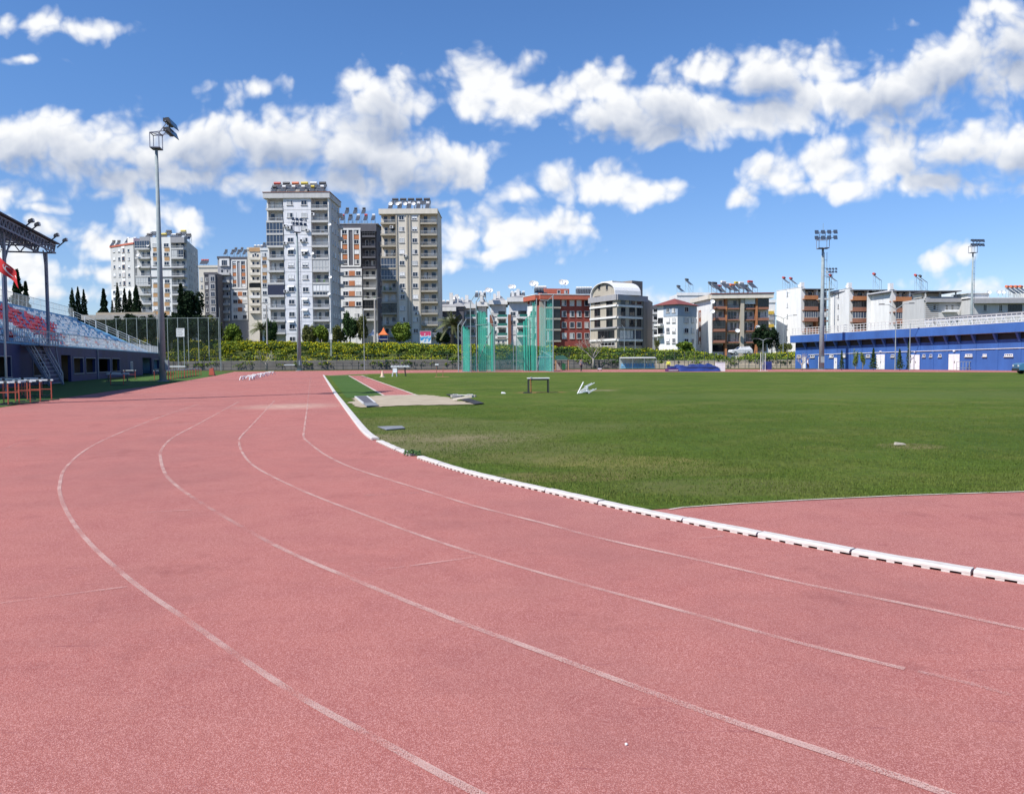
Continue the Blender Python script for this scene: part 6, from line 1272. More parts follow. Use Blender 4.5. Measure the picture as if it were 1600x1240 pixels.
# ================================================================== things on the far side
def pxbox(Y, x0, x1, y0, y1, d=.5): a = P(x0, y1, Y); c = P(x1, y0, Y); return a.x, c.x, Y, Y+d, a.z, c.z
g = G(997, 576.4); Y = g.y
dg = thing('dugout_shelter', 'glazed team shelter with a row of pale blue seats', 'shelter', (g.x, Y, 0)); x0, x1, _, _, z0, z1 = pxbox(Y, 969.5, 1025.5, 558, 576.4)
part('rear_glass', M['net'] if 0 else netmat('hazy_glass', (.55, .62, .62), .45), dg, lambda b: b.box(x0, x1, Y+1.6, Y+1.62, .05, z1)); part('roof', 'lgrey', dg, lambda b: b.hexa([(x0, Y, z1-.15), (x1, Y, z1-.15), (x1, Y+1.65, z1), (x0, Y+1.65, z1), (x0, Y, z1-.11), (x1, Y, z1-.11), (x1, Y+1.65, z1+.05), (x0, Y+1.65, z1+.05)]))
part('frame', 'galv', dg, lambda b: [b.bar((x, y, 0), (x, y, z1-.1), .05) for x in (x0, x0+(x1-x0)/3, x0+(x1-x0)*2/3, x1) for y in (Y+.05, Y+1.6)]); part('bench', 'tier', dg, lambda b: b.box(x0+.2, x1-.1, Y+.9, Y+1.4, .1, .48))
for i in range(11): xx = x0+.5+(x1-x0-.9)*i/10; part('seat', 'tier', dg, lambda b: (b.box(xx-.2, xx+.2, Y+.85, Y+1.3, .49, .55), b.box(xx-.2, xx+.2, Y+1.3, Y+1.36, .55, .95)))
g = G(1088, 580.2); Y = g.y; x0, x1, _, _, z0, z1 = pxbox(Y, 1058, 1128, 569, 580)
hj = thing('landing_mat', 'big high jump landing mat under a crumpled blue cover', 'landing mat', (g.x, Y, 0))
b = MB(); nu, nv = 30, 10; r1_ = random.Random(3)
for i in range(nu+1):
    for j in range(nv+1):
        u, v = i/nu, j/nv; e = min(1, min(u, 1-u)*9, min(v, 1-v)*5); zt_ = (.72+.10*math.sin(u*14)+.1*math.sin(v*9+u*5)+r1_.uniform(-.05, .05))*e**.45; b.v.append((x0+(x1-x0)*u, Y+5*v, max(.02, zt_)))
for i in range(nu):
    for j in range(nv): q0 = i*(nv+1)+j; b.f.append((q0, q0+nv+1, q0+nv+2, q0+1))
b.build('cover', M['tarp'], hj, world=True, smooth=True); part('mat_block', 'standblue', hj, lambda b: b.box(x0+.4, x1-.4, Y+.4, Y+4.6, .01, .6)); part('skirt', 'frame', hj, lambda b: (b.box(x1+.02, x1+.5, Y+.2, Y+2, 0, .5),))
part('folded_cover', 'tarp', hj, lambda b: [b.hexa([(x0+k*1.1+2, Y+1, .6), (x0+k*1.1+3.0, Y+1, .6), (x0+k*1.1+2.9, Y+3, .6), (x0+k*1.1+2.1, Y+3, .6), (x0+k*1.1+2.2, Y+1.2, .95+.08*(k % 3)), (x0+k*1.1+2.8, Y+1.2, .92), (x0+k*1.1+2.8, Y+2.6, 1.0), (x0+k*1.1+2.2, Y+2.6, .95)]) for k in range(3)])
x0, x1, _, _, z0, z1 = pxbox(Y-.5, 1044.5, 1060, 572, 580); sm_ = thing('small_mat', 'smaller purple and blue mat lying left of the big covered mat', 'mat', ((x0+x1)/2, Y-.5, 0)); part('mat_block', mat('purple_vinyl', (.10, .03, .14), rough=.5), sm_, lambda b: b.box(x0, x1, Y-.5, Y+1.8, .0, z1*.55)); part('stripe', 'frame', sm_, lambda b: b.box(x0+.02, x1-.02, Y-.53, Y-.501, z1*.2, z1*.3)); part('upper_mat', 'tarp', sm_, lambda b: b.box(x0+.3, x1-.2, Y-.3, Y+1.6, z1*.552, z1))
bn = thing('equipment_box', 'pale box standing just right of the covered landing mat', 'box', P(1126, 579, Y+3)[:2]+(0,)) if 0 else thing('equipment_box', 'pale box standing just right of the covered landing mat', 'box', (P(1126.5, 579, Y+6).x, Y+6, 0)); xb = bn.location.x; part('box_body', 'frame', bn, lambda b: b.box(xb-.6, xb+.6, Y+6, Y+6.9, 0, 1.15)); part('lid', 'lgrey', bn, lambda b: b.box(xb-.64, xb+.64, Y+5.96, Y+6.94, 1.151, 1.22))
for px, lb in ((1188.5, 'left'), (1195.5, 'right')):
    g = G(px, 579.5); s_ = thing('jump_standard', 'thin white high jump upright, %s of the pair' % lb, 'upright', (g.x, g.y, 0), 0, 'high jump uprights'); MB().bar((0, 0, .04), (0, 0, 2.4), .07).build('pole', M['railw'], s_); MB().box(-.3, .3, -.25, .25, 0, .04).build('base', M['railw'], s_)
g = G(1198, 577.2); x0, x1, _, _, z0, z1 = pxbox(g.y, 1193.5, 1206, 564.5, 577.2); bx = thing('blue_mat_stack', 'blue box shaped mat stack near the two white uprights', 'mat stack', (g.x, g.y, 0)); part('mat_block', 'tarp', bx, lambda b: (b.box(x0+.4, x1, g.y, g.y+1.2, 0, z1), )); part('lower_mat', 'standblue', bx, lambda b: b.box(x0, x0+.38, g.y-.1, g.y+.9, 0, z1*.6))
# canopy booth and bin
g = G(880, 578.3); Y = g.y; x0, x1, _, _, z0, z1 = pxbox(Y, 868, 889.5, 554.5, 578.3); bt = thing('officials_tent', 'small dark green roofed booth right of the throwing cage', 'tent', (g.x, Y, 0))
part('roof', mat('dark_green_canvas', (.01, .07, .05), rough=.8), bt, lambda b: b.hexa([(x0, Y, z1-.75), (x1, Y, z1-.75), (x1, Y+2, z1-.75), (x0, Y+2, z1-.75), (x0+.1, Y+.4, z1-.1), (x1-.9, Y+.6, z1), (x1-.9, Y+1.4, z1), (x0+.1, Y+1.6, z1-.1)])); part('post', 'tan', bt, lambda b: [b.bar((x, y, 0), (x, y, z1-.7), .1) for x in (x0+.1, x1-.15) for y in (Y+.1, Y+1.9)]); part('side_panel', 'conc', bt, lambda b: b.box(x0+.16, x0+.9, Y+1.7, Y+1.75, .05, 1.3))
bnn = thing('wheeled_bin', 'green wheeled rubbish bin inside the small booth', 'bin', (P(881, 578, Y).x, Y+.4, 0)); MB().hexa([(-.24, -.25, .06), (.24, -.25, .06), (.24, .25, .06), (-.24, .25, .06), (-.3, -.3, 1.0), (.3, -.3, 1.0), (.3, .34, 1.0), (-.3, .34, 1.0)]).build('bin_body', mat('green_plastic', (.01, .13, .05), rough=.5), bnn); MB().box(-.31, .31, -.32, .36, 1.001, 1.08).build('lid', MATS['green_plastic'], bnn); MB().tube([(-.3, .24, .12), (.3, .24, .12)], .12, 10).build('wheels', M['dark'], bnn)
# signs, poster, tents
def panel(name, label, cat, px0, px1, y0, y1, Y, m, legs=True):
    x0, x1, _, _, z0, z1 = pxbox(Y, px0, px1, y0, y1); t = thing(name, label, cat, ((x0+x1)/2, Y, 0)); part('board', m, t, lambda b: b.box(x0, x1, Y, Y+.08, z0, z1)); part('board_frame', 'frame', t, lambda b: (b.box(x0-.06, x0-.003, Y-.03, Y+.1, z0-.06, z1+.06), b.box(x1+.003, x1+.06, Y-.03, Y+.1, z0-.06, z1+.06), b.box(x0, x1, Y-.03, Y+.1, z1+.003, z1+.06), b.box(x0, x1, Y-.03, Y+.1, z0-.06, z0-.003)))
    if legs: part('leg', 'galv', t, lambda b: [b.bar((x, Y+.15, 0), (x, Y+.15, z1), .1) for x in (x0+.15, x1-.15)])
    return t, (x0, x1, z0, z1)
def postermat():
    m = bpy.data.materials.new('poster_print'); m.use_nodes = True; nt = m.node_tree; b = nt.nodes['Principled BSDF']; tc = N(nt, 'ShaderNodeTexCoord'); sep = N(nt, 'ShaderNodeSeparateXYZ'); nt.links.new(tc.outputs['Generated'], sep.inputs[0])
    n = N(nt, 'ShaderNodeTexNoise'); n.inputs['Scale'].default_value = 4; nt.links.new(tc.outputs['Generated'], n.inputs[0]); k = math_node(nt, 'ADD', sep.outputs[2], math_node(nt, 'MULTIPLY_ADD', n.outputs['Fac'], .9, -.45))
    r_ = N(nt, 'ShaderNodeValToRGB'); nt.links.new(k, r_.inputs[0]); e = r_.color_ramp; e.interpolation = 'CONSTANT'; e.elements[0].color = (.7, .75, .8, 1); e.elements[1].position = .25; e.elements[1].color = (.02, .30, .62, 1)
    for p, c in ((.48, (.35, .62, .78, 1)), (.60, (.70, .70, .74, 1)), (.70, (.60, .06, .16, 1))): q = e.elements.new(p); q.color = c
    nt.links.new(r_.outputs[0], b.inputs['Base Color']); return m
panel('billboard', 'colourful poster board with red and blue swirls at the foot of the beige tower', 'billboard', 656.5, 673, 517.5, 536, 175, postermat())
t, (x0, x1, z0, z1) = panel('notice_board', 'white notice board hanging on the court fence beside the near mast', 'sign', 276, 287.5, 513, 525.5, 158, 'frame'); 
for i in range(4): part('text_line', 'grey', t, lambda b: b.box(x0+.15, x1-.2-.2*(i % 2), 157.98, 157.995, z1-.35-i*.36, z1-.22-i*.36))
panel('small_sign', 'small white sign on the bank below the tallest tower', 'sign', 514.8, 518.6, 521.5, 530, 160, 'frame')
def tent(name, label, px0, px1, yt, ye, yb, Y, m, zg):
    x0, x1, _, _, z0, z1 = pxbox(Y, px0, px1, yt, ye); t = thing(name, label, 'tent', ((x0+x1)/2, Y, zg)); xm = (x0+x1)/2; D_ = x1-x0
    def roof(b):
        lv = [(0, 1.0), (.45, .42), (.8, .13), (1, 0)]; lv = lv[::-1]; L_ = []
        for s_, h in [(1, 0), (.7, .16), (.35, .48), (.06, 1.0)]: L_.append([(xm+sx_*D_/2*s_, Y+D_/2+sy_*D_/2*s_, z0+(z1-z0)*h) for sx_, sy_ in ((-1, -1), (1, -1), (1, 1), (-1, 1))])
        n0 = len(b.v)
        for r_ in L_: b.v += r_
        for i in range(3):
            for k in range(4): b.f.append((n0+i*4+k, n0+i*4+(k+1) % 4, n0+i*4+4+(k+1) % 4, n0+i*4+4+k))
        b.f.append((n0+12, n0+13, n0+14, n0+15)); b.f.append((n0+3, n0+2, n0+1, n0))
    part('roof', m, t, roof); part('post', 'railw', t, lambda b: [b.bar((xm+sx_*D_*.47, Y+D_/2+sy_*D_*.47, zg), (xm+sx_*D_*.47, Y+D_/2+sy_*D_*.47, z0), .08) for sx_ in (-1, 1) for sy_ in (-1, 1)]); return t
tent('orange_tent', 'peaked orange tent behind the bank between the towers', 590, 606, 511.5, 523, 533, 168, mat('orange_canvas', (.70, .16, .04), rough=.8), 4.5); tent('white_tent', 'peaked white tent left of the orange tent', 573.5, 590, 514.5, 524.5, 533, 171, mat('white_canvas', (.75, .75, .73), rough=.8), 4.5); tent('small_white_tent', 'smaller white tent partly behind the slim leafy tree', 556, 569, 518, 526, 533, 173, MATS['white_canvas'], 4.5)
x0, x1, _, _, z0, z1 = pxbox(168, 591, 605, 525.5, 534); bo = thing('blue_kiosk', 'small blue kiosk under the orange tent', 'kiosk', ((x0+x1)/2, 169, 4)); part('wall', 'tarp', bo, lambda b: b.box(x0, x1, 168.6, 170, z0-1, z1)); part('counter', 'frame', bo, lambda b: b.box(x0-.1, x1+.1, 168.3, 168.59, z0+.5, z0+.6))
# court fence, low building on the left behind the grandstand
cf = thing('court_fence', 'high dark green court netting on posts behind the grandstand', 'fence', (P(270, 520, 161).x, 161, 3)); Y = 161
xs = [P(x, 520, Y).x for x in range(150, 352, 16)]
for x in xs: part('post', 'galv', cf, lambda b: b.bar((x, Y, 1.5), (x, Y, P(270, 496, Y).z), .1))
part('netting', netmat('dark_court_net', (.02, .04, .03), .16), cf, lambda b: [b.box(xs[i]+.06, xs[i+1]-.06, Y-.01, Y+.01, 2.5, P(270, 498, Y).z) for i in range(len(xs)-1)]); part('top_wire', 'galv', cf, lambda b: b.bar((xs[0], Y, P(270, 497, Y).z), (xs[-1], Y, P(270, 497, Y).z), .08))
lb_ = thing('low_building', 'long low shaded building with a beige flat roof behind the court fence', 'building', (P(240, 500, 172).x, 172, 0)); x0, x1, _, _, z0, z1 = pxbox(172, 130, 250, 490, 530); part('wall', 'bark', lb_, lambda b: b.box(x0+1, x1-1, 173, 182, 0, z1-1.3)); part('roof', 'conc', lb_, lambda b: b.box(x0, x1, 171.5, 183, z1-1.29, z1-.2)); part('parapet_wall', 'tanwall', lb_, lambda b: b.box(x0+3, x1-1, 172, 172.3, z1-.199, z1+.35))
# ---- lamp posts
def lamp_post(label, px, yb, yt, Y, arms, z0=0, w=.12, mname='galv', kind='street_lamp'):
    x = P(px, yb, Y).x; zt_ = P(px, yt, Y).z; t = thing(kind, label, 'lamp post', (x, Y, z0), 0, 'lamp posts beyond the track'); b = MB().tube([(0, 0, 0), (0, 0, zt_-z0)], [w*.6, w*.35], 8); b.build('pole', M[mname], t)
    for (ax, ay) in arms:
        e = P(ax, ay, Y); e = Vector((e.x-x, 0, e.z-z0)); a_ = MB().tube([(0, 0, zt_-z0-.1), (e.x*.6, 0, e.z-.05), tuple(e)], [.05, .04, .04], 6).build('arm', M[mname], t); s_ = 1 if e.x > 0 else -1
        MB().hexa([(e.x-.05*s_, -.12, e.z-.05), (e.x+.65*s_, -.14, e.z-.03), (e.x+.65*s_, .14, e.z-.03), (e.x-.05*s_, .12, e.z-.05), (e.x-.05*s_, -.1, e.z+.08), (e.x+.6*s_, -.1, e.z+.08), (e.x+.6*s_, .1, e.z+.08), (e.x-.05*s_, .1, e.z+.08)]).build('lamp_head', M['dark'], a_)
    return t
g = lambda x, y: G(x, y).y
lamp_post('thin pole standing at the fence right of the near mast', 345.5, 579, 480, g(345.5, 579.5), [])
lamp_post('slim lamp post at the fence with one arm reaching left, before the orange panelled block', 569.5, 578.3, 482, g(569.5, 578.6), [(561, 481)])
lamp_post('thick concrete utility pole with lamps at the top beside the orange tent', 586.5, 535, 468, 166, [(578, 466), (593, 465)], 4, .5, 'conc'); lamp_post('short lamp post with two heads left of the tallest tower', 417.5, 530, 477, 165, [(411, 474), (424, 474)], 4, .35, 'conc')
lamp_post('thin white lamp post before the curved roof office', 975.5, 575.8, 512, 150, [(970, 508)]); lamp_post('thin pole behind the glazed shelter', 992.5, 575.8, 514, 152, []); lamp_post('grey lamp post between the taupe office and the white house', 1021, 550, 506, 172, [(1027, 503)], 2)
lamp_post('double armed street lamp before the first white end wall', 1223.3, 576, 497, 150, [(1213.5, 494), (1240, 492.5)]); lamp_post('double armed lamp rising in front of the blue hall', 1398.5, 577.5, 482, g(1398.5, 578.2), [(1381, 475.5), (1421, 474)]); lamp_post('white pole in front of the blue hall beside the narrow cypress', 1421, 577.8, 505, g(1421, 578.4), [])
lamp_post('slim mast with a small square lamp frame right of the brown balcony building', 1192, 578, 531, g(1192, 578.3), [(1184, 529), (1199, 529)])
# ---- hurdles
def hurdle(w=1.2, h=.95, leg='orangep', bar='seatwhite', d=.7):
    t = thing('hurdle', 'athletics hurdle', 'hurdle', (0, -50, 0))
    for sx_ in (-1, 1):
        l = MB().bar((sx_*w*.42, 0, .04), (sx_*w*.42, 0, h-.05), .038).build('upright', M[leg], t); MB().bar((sx_*w*.42, -.02, .03), (sx_*w*.42, d, .03), .045).build('foot', M['dark'], t)
    MB().bar((-w*.42, .0, .03), (w*.42, .0, .03), .035).build('base_bar', M['dark'], t)
    MB().box(-w/2, w/2, -.035, -.005, h-.07, h).build('cross_board', M[bar], t); MB().box(-w*.42, w*.42, .0, .02, h*.52, h*.52+.03).build('mid_bar', M[leg], t)
    for sx_ in (-1, 1): MB().box(sx_*w*.36-.06, sx_*w*.36+.06, -.038, -.0355, h-.071, h+.001).build('board_stripe', M['dark'], t)
    return t
hp = hurdle(); hgrp = 'hurdles left along the outside of the track'; used_h = [False]
def ph(px, py, rz, label):
    g_ = G(px, py); o = hp if not used_h[0] else copy_tree(hp); used_h[0] = True; o.location = (g_.x, g_.y, .009); o.rotation_euler = (0, 0, rz); o['label'] = label; o['group'] = hgrp; return o
for k, (px, py, rz) in enumerate(((62, 626, .12), (44, 628.5, .08), (27, 631, .15), (10, 633, .05), (-8, 634, .1), (50, 619.5, .0), (22, 622, .1))):
    ph(px, py, rz, ['front right hurdle of the white topped row at the lower left edge', 'second hurdle from the right in the white topped row at the lower left edge', 'third hurdle from the right in the white topped row at the lower left edge', 'hurdle in front of the flagpole foot at the left edge', 'hurdle cut by the left picture edge', 'rear hurdle behind the right end of the white topped row', 'rear hurdle beside the flagpole'][k])
for k, (px, py, rz) in enumerate(((183, 602, -.1), (203, 593, .2), (248, 594, 1.2))): ph(px, py, rz, ['lone hurdle standing on the shaded turf before the grandstand', 'hurdle on turf with orange uprights before the grandstand windows', 'hurdle leaning close to the near floodlight mast'][k])
for k in range(4): ph(259+k*4, 595.2-k*.7, 1.5, ['nearest of the orange hurdles bunched right of the near mast', 'second of the orange hurdles bunched right of the near mast', 'third of the orange hurdles bunched right of the near mast', 'last of the orange hurdles bunched right of the near mast'][k])
for k in range(7): ph(284+k*4.4, 591.3-k*.72, 1.35, ['first', 'second', 'third', 'fourth', 'fifth', 'sixth', 'seventh'][k]+' from the left in the line of orange hurdles along the track edge')
g_ = G(331.5, 587); bx = thing('orange_barrier', 'small orange barrier block alone at the track edge beyond the hurdles', 'barrier', (g_.x, g_.y, 0)); MB().hexa([(-.35, -.2, 0), (.35, -.2, 0), (.35, .2, 0), (-.35, .2, 0), (-.3, -.1, .85), (.15, -.1, 1.0), (.15, .1, 1.0), (-.3, .1, .85)]).build('barrier_body', M['orangep'], bx); MB().box(-.4, .4, -.25, .25, .001, .08).build('barrier_foot', M['dark'], bx)
mh = thing('mini_hurdle', 'small white training hurdle', 'training hurdle', (0, -40, 0)); MB().bar((-.3, 0, .28), (.3, 0, .28), .05).build('cross_bar', M['seatwhite'], mh)
for sx_ in (-1, 1): MB().bar((sx_*.3, -.22, .02), (sx_*.3, 0, .28), .04).build('leg', M['seatwhite'], mh); MB().bar((sx_*.3, .22, .02), (sx_*.3, 0, .28), .04).build('leg', M['seatwhite'], mh)
for k in range(10):
    t_ = k/9; g_ = G(384+t_*40, 594.2-t_*9.6); o = mh if k == 0 else copy_tree(mh); o.location = (g_.x, g_.y, .002); o.rotation_euler = (0, 0, -.5+random.uniform(-.5, .5)); o.scale = (1.5, 1.5, 1.3); o['label'] = ['nearest', 'second nearest', 'third nearest', 'fourth nearest', 'fifth nearest', 'fifth farthest', 'fourth farthest', 'third farthest', 'second farthest', 'farthest'][k]+' of the small white training hurdles in the zigzag line across the far lanes'; o['group'] = 'small white training hurdles in a line on the track'
def simple_bar(label, px0, px1, yb, yt):
    g_ = G((px0+px1)/2, yb); w_ = (px1-px0)*g_.y/F; h_ = P(px0, yt, g_.y).z; t = thing('wide_barrier', label, 'barrier', (g_.x, g_.y, 0)); MB().box(-w_/2, w_/2, -.06, .06, h_-.16, h_).build('cross_board', M['seatwhite'], t)
    for sx_ in (-1, 1): MB().bar((sx_*w_*.42, 0, 0), (sx_*w_*.42, 0, h_-.161), .09).build('leg', M['bark'], t); MB().bar((sx_*w_*.42, -.4, .04), (sx_*w_*.42, .4, .04), .07).build('foot', M['bark'], t)
simple_bar('white topped steeple barrier standing by the grey wall left of the tall mast', 444, 461, 578.5, 569.3); simple_bar('wide white topped barrier before the grandstand end', 167, 202, 596, 582.5); simple_bar('white topped barrier beyond the orange hurdles', 265, 290, 587, 571.5)

# ---- flagpole with flag
g_ = G(11, 619.5); fp = thing('flagpole', 'white flagpole at the left edge', 'flagpole', (g_.x, g_.y, 0)); ztp = P(6, 391, g_.y).z; MB().tube([(0, 0, 0), (0, 0, ztp*.5), (0, 0, ztp)], [.06, .05, .035], 10).build('pole', M['railw'], fp, smooth=True); MB().tube([(0, 0, ztp), (0, 0, ztp+.05), (0, 0, ztp+.1)], [.03, .06, .02], 8).build('finial', M['railw'], fp); MB().tube([(0, 0, 0), (0, 0, .35)], [.09, .08], 10).build('base_sleeve', M['conc'], fp)
def flag():
    Y = g_.y; zt_ = P(5, 406, Y).z; x0 = 0.05; t = thing('flag', 'red flag with a white crescent and star hanging from the flagpole', 'flag', (g_.x, g_.y, 0)); L = 1.15; Hf = .98; nu, nv = 26, 16
    def pos(u, v, off=0):   # cloth droops outwards to the lower right and falls in folds
        x = -.42+u*L*.98; z = zt_-v*Hf*.85-(u**1.4)*.95+.32; y = .10*math.sin(u*9+v*2.2)*(.4+u)+off; return (x+.10*v*u+.12*v, y-.06, z)
    b = MB()
    for i in range(nu+1):
        for j in range(nv+1): b.v.append(pos(i/nu, j/nv))
    for i in range(nu):
        for j in range(nv): q0 = i*(nv+1)+j; b.f.append((q0, q0+1, q0+nv+2, q0+nv+1))
    o = b.build('cloth', mat('red_flag_cloth', (.55, .015, .02), (.42, .01, .015), rough=.7, scale=2), t, smooth=True)
    for s_ in (-.006, .012):
        c = MB(); ring = 22; cx_, cy_, ro, ri, sh_ = .62, .45, .25, .20, .065; A_ = [];
        def cresc(a): return (cx_-.0+ro*math.cos(a)*.9/L*1.0, cy_+ro*math.sin(a)*1.15)
        def inn(a): return (cx_+sh_+ri*math.cos(a)*.9/L, cy_+ri*math.sin(a)*1.15)
        for k in range(ring+1):
            a = math.pi*.22+(2*math.pi-.44*math.pi)*k/ring; p_, q_ = cresc(a), inn(a); c.v += [pos(p_[0], p_[1], s_), pos(q_[0], q_[1], s_)]
        for k in range(ring): c.f.append((2*k, 2*k+1, 2*k+3, 2*k+2))
        c.build('crescent', M['seatwhite'], t); d_ = MB(); pts = []
        for k in range(10): a = math.pi+k*math.pi/5; r_ = .105 if k % 2 == 0 else .042; pts.append(pos(.90+r_*math.cos(a)/L, .45+r_*math.sin(a)*1.1, s_))
        d_.add([pos(.90, .45, s_)]+pts, [(0, k+1, (k+1) % 10+1) for k in range(10)]); d_.build('star', M['seatwhite'], t)
flag()

# ---- table, chair, debris on the lawn
g_ = G(841, 613.6); tb = thing('table', 'plain table with a pale top and dark legs on the lawn', 'table', (g_.x, g_.y, .012), .05); wt = 34*g_.y/F; ht = .78*.97
MB().box(-wt/2, wt/2, -.35, .35, ht-.04, ht).build('tabletop', M['frame'], tb); MB().box(-wt/2+.04, wt/2-.04, -.31, .31, ht-.12, ht-.041).build('apron', M['dark'], tb)
for sx_ in (-1, 1):
    for sy_ in (-1, 1): MB().bar((sx_*(wt/2-.05), sy_*.30, 0), (sx_*(wt/2-.05), sy_*.30, ht-.12), .045).build('leg', M['dark'], tb)
o = copy_tree(hp); o.location = (g_.x-.38, g_.y-.52, .013); o.rotation_euler = (0, 0, 1.45); o.scale = (.55, .55, .85); o['label'] = 'small folded hurdle leaning at the left end of the lawn table'; o['group'] = hgrp; del o['group']
g_ = G(912, 615); ch = thing('fallen_chair', 'white plastic chair tipped over on the lawn with its legs in the air', 'chair', (g_.x, g_.y, .012), .35); ch.rotation_euler = (0, 0, .2); ch.scale = (.8, .8, .85)
def cb(b): b.hexa([(-.30, -.2, .02), (.25, -.2, .10), (.25, .25, .10), (-.30, .25, .02), (-.28, -.2, .07), (.27, -.2, .15), (.27, .25, .15), (-.28, .25, .07)])
b = MB(); cb(b); b.build('backrest', M['seatwhite'], ch); MB().hexa([(.25, -.22, .0), (.32, -.22, .02), (.32, .24, .02), (.25, .24, .0), (.12, -.22, .42), (.18, -.22, .44), (.18, .24, .44), (.12, .24, .42)]).build('seat', M['seatwhite'], ch)
for (a, c) in (((.17, -.2, .40), (.62, -.24, .62)), ((.17, .22, .40), (.60, .26, .58)), ((.28, -.2, .05), (.74, -.22, .28)), ((.28, .22, .05), (.72, .26, .24))): MB().bar(a, c, .055, .04).build('leg', M['seatwhite'], ch)
for s_ in (-1, 1): MB().bar((-.15, .02+s_*.24, .12), (.2, .02+s_*.24, .34), .05).build('armrest', M['seatwhite'], ch)
MB().bar((-.42, -.1, .0), (.0, .05, .66), .08, .03).build('loose_board', M['frame'], ch)
g_ = G(626, 588); wtb = thing('white_table', 'white trestle table with a white chair beneath it at the far end of the turf', 'table', (g_.x, g_.y, .012)); wt = 29*g_.y/F; MB().box(-wt/2, wt/2, -.4, .4, 1.0, 1.12).build('tabletop', M['seatwhite'], wtb)
for i in range(6): MB().box(-wt/2+.05+i*wt/6, -wt/2+.05+i*wt/6+.16, -.39, .39, 1.121, 1.2).build('folded_leg', M['lgrey'], wtb)
for sx_ in (-.45, .55):
    for sy_ in (-.3, .3): MB().bar((sx_, sy_, 0), (sx_*.8, sy_, 1.0), .06).build('leg', M['dark'], wtb)
wc = thing('white_chair', 'white plastic chair under the left end of the far trestle table', 'chair', (g_.x-.55, g_.y-.6, .012)); MB().box(-.24, .24, -.24, .24, .42, .46).build('seat', M['seatwhite'], wc); MB().box(-.24, .24, .2, .25, .461, .9).build('backrest', M['seatwhite'], wc)
for sx_ in (-1, 1):
    for sy_ in (-1, 1): MB().bar((sx_*.24, sy_*.24, 0), (sx_*.2, sy_*.2, .42), .05).build('leg', M['seatwhite'], wc)
g_ = G(597.5, 589); cn = thing('marker_cone', 'pale marker cone left of the far trestle table', 'cone', (g_.x, g_.y, .012)); MB().tube([(0, 0, .03), (0, 0, .7)], [.2, .04], 12).build('cone_body', mat('pale_orange_plastic', (.8, .55, .40)), cn); MB().box(-.26, .26, -.26, .26, 0, .03).build('cone_base', M['frame'], cn)
g_ = G(687, 589); s2 = thing('post_stand', 'thin rusty post stand on the lawn below the palm', 'stand', (g_.x, g_.y, .012)); MB().bar((-.35, 0, 0), (-.3, 0, 1.2), .05).build('post', M['brown'], s2); MB().bar((.3, .2, 0), (.35, .2, 1.0), .05).build('post', M['brown'], s2); MB().box(-.45, -.1, -.1, .2, 1.2, 1.35).build('cap', M['frame'], s2); MB().box(-.5, 1.0, -.2, .2, .0, .03).build('foot', M['tan'], s2)
# mats and slabs
def slab(name, label, cat, pts, z, m, h=.04, rim=None):
    q = gpts(pts); c = sum(q, Vector((0, 0)))/len(q); t = thing(name, label, cat, (c.x, c.y, 0)); part('mat_sheet' if 'mat' in name else 'slab_body', m, t, lambda b: b.prism([tuple(p) for p in q], z, z+h)); 
    if rim: part('rim', rim, t, lambda b: [b.bar((q[i].x, q[i].y, z+h/2), (q[(i+1) % len(q)].x, q[(i+1) % len(q)].y, z+h/2), .07, h+.02) for i in range(len(q))])
    return t
slab('rubber_mat', 'dark grey rubber mat lying beside the sand near the kerb', 'mat', [(555, 621.5), (573.5, 620.8), (586, 631.5), (568, 632.3)], .04, 'matgrey', .03, 'lgrey'); slab('metal_plate', 'pale blue grey plate butted to the near end of the rubber mat', 'plate', [(568.3, 633.2), (587, 632.4), (592, 635.8), (573, 637)], .035, 'slab')
slab('black_mat', 'black mat sheet at the right end of the sand', 'mat', [(697, 617.5), (713, 616.8), (756, 631.5), (742, 633.2)], .035, 'rubber', .02)
slab('cover_plate', 'pale grey cover plate lying on the worn grass inside the kerb', 'plate', [(590, 668.3), (628, 667.2), (633, 670.8), (604, 673.2)], .02, 'matgrey' if 0 else 'slab', .02)
def chunk(label, px, py, L, w, h, rz, zz=.03, m='conc', tilt=.0):
    g_ = G(px, py); t = thing('concrete_slab', label, 'slab', (g_.x, g_.y, zz), rz); MB().hexa([(-L/2, -w/2, 0), (L/2, -w/2, tilt), (L/2, w/2, tilt), (-L/2, w/2, 0), (-L/2, -w/2*.9, h), (L/2*.95, -w/2, h+tilt), (L/2, w/2*.9, h+tilt), (-L/2, w/2, h)]).build('slab_body', M[m], t); MB().box(-L*.3, L*.25, -w*.3, w*.2, h+max(0, tilt)+.001, h+tilt+.03).build('surface_patch', M['lgrey'], t)
chunk('pale broken slab at the left of the debris by the black mat', 712, 622, .4, .3, .12, .3); chunk('long weathered plank slab tilted across the black mat', 724, 627.5, .85, .2, .08, -.35, .06, 'wood', .12); chunk('white block lying right of the debris near the sand', 735, 620.5, .5, .25, .09, -.15, .02, 'stone')
g_ = G(786.5, 615); li2 = thing('litter', 'small white scrap on the lawn between sand and table', 'litter', (g_.x, g_.y, .012)); MB().hexa([(-.12, -.06, 0), (.12, -.06, .0), (.12, .08, 0), (-.12, .06, 0), (-.08, -.04, .07), (.09, -.05, .05), (.07, .05, .06), (-.09, .04, .08)]).build('scrap', M['frame'], li2)
g_ = G(1406, 697); li3 = thing('litter', 'small pale leaf scrap on the middle of the lawn', 'litter', (g_.x, g_.y, .03)); MB().hexa([(-.10, -.03, 0), (.10, -.03, .0), (.10, .04, 0), (-.10, .03, 0), (-.08, -.02, .04), (.09, -.03, .02), (.07, .03, .03), (-.09, .02, .05)]).build('scrap', M['stone'], li3)
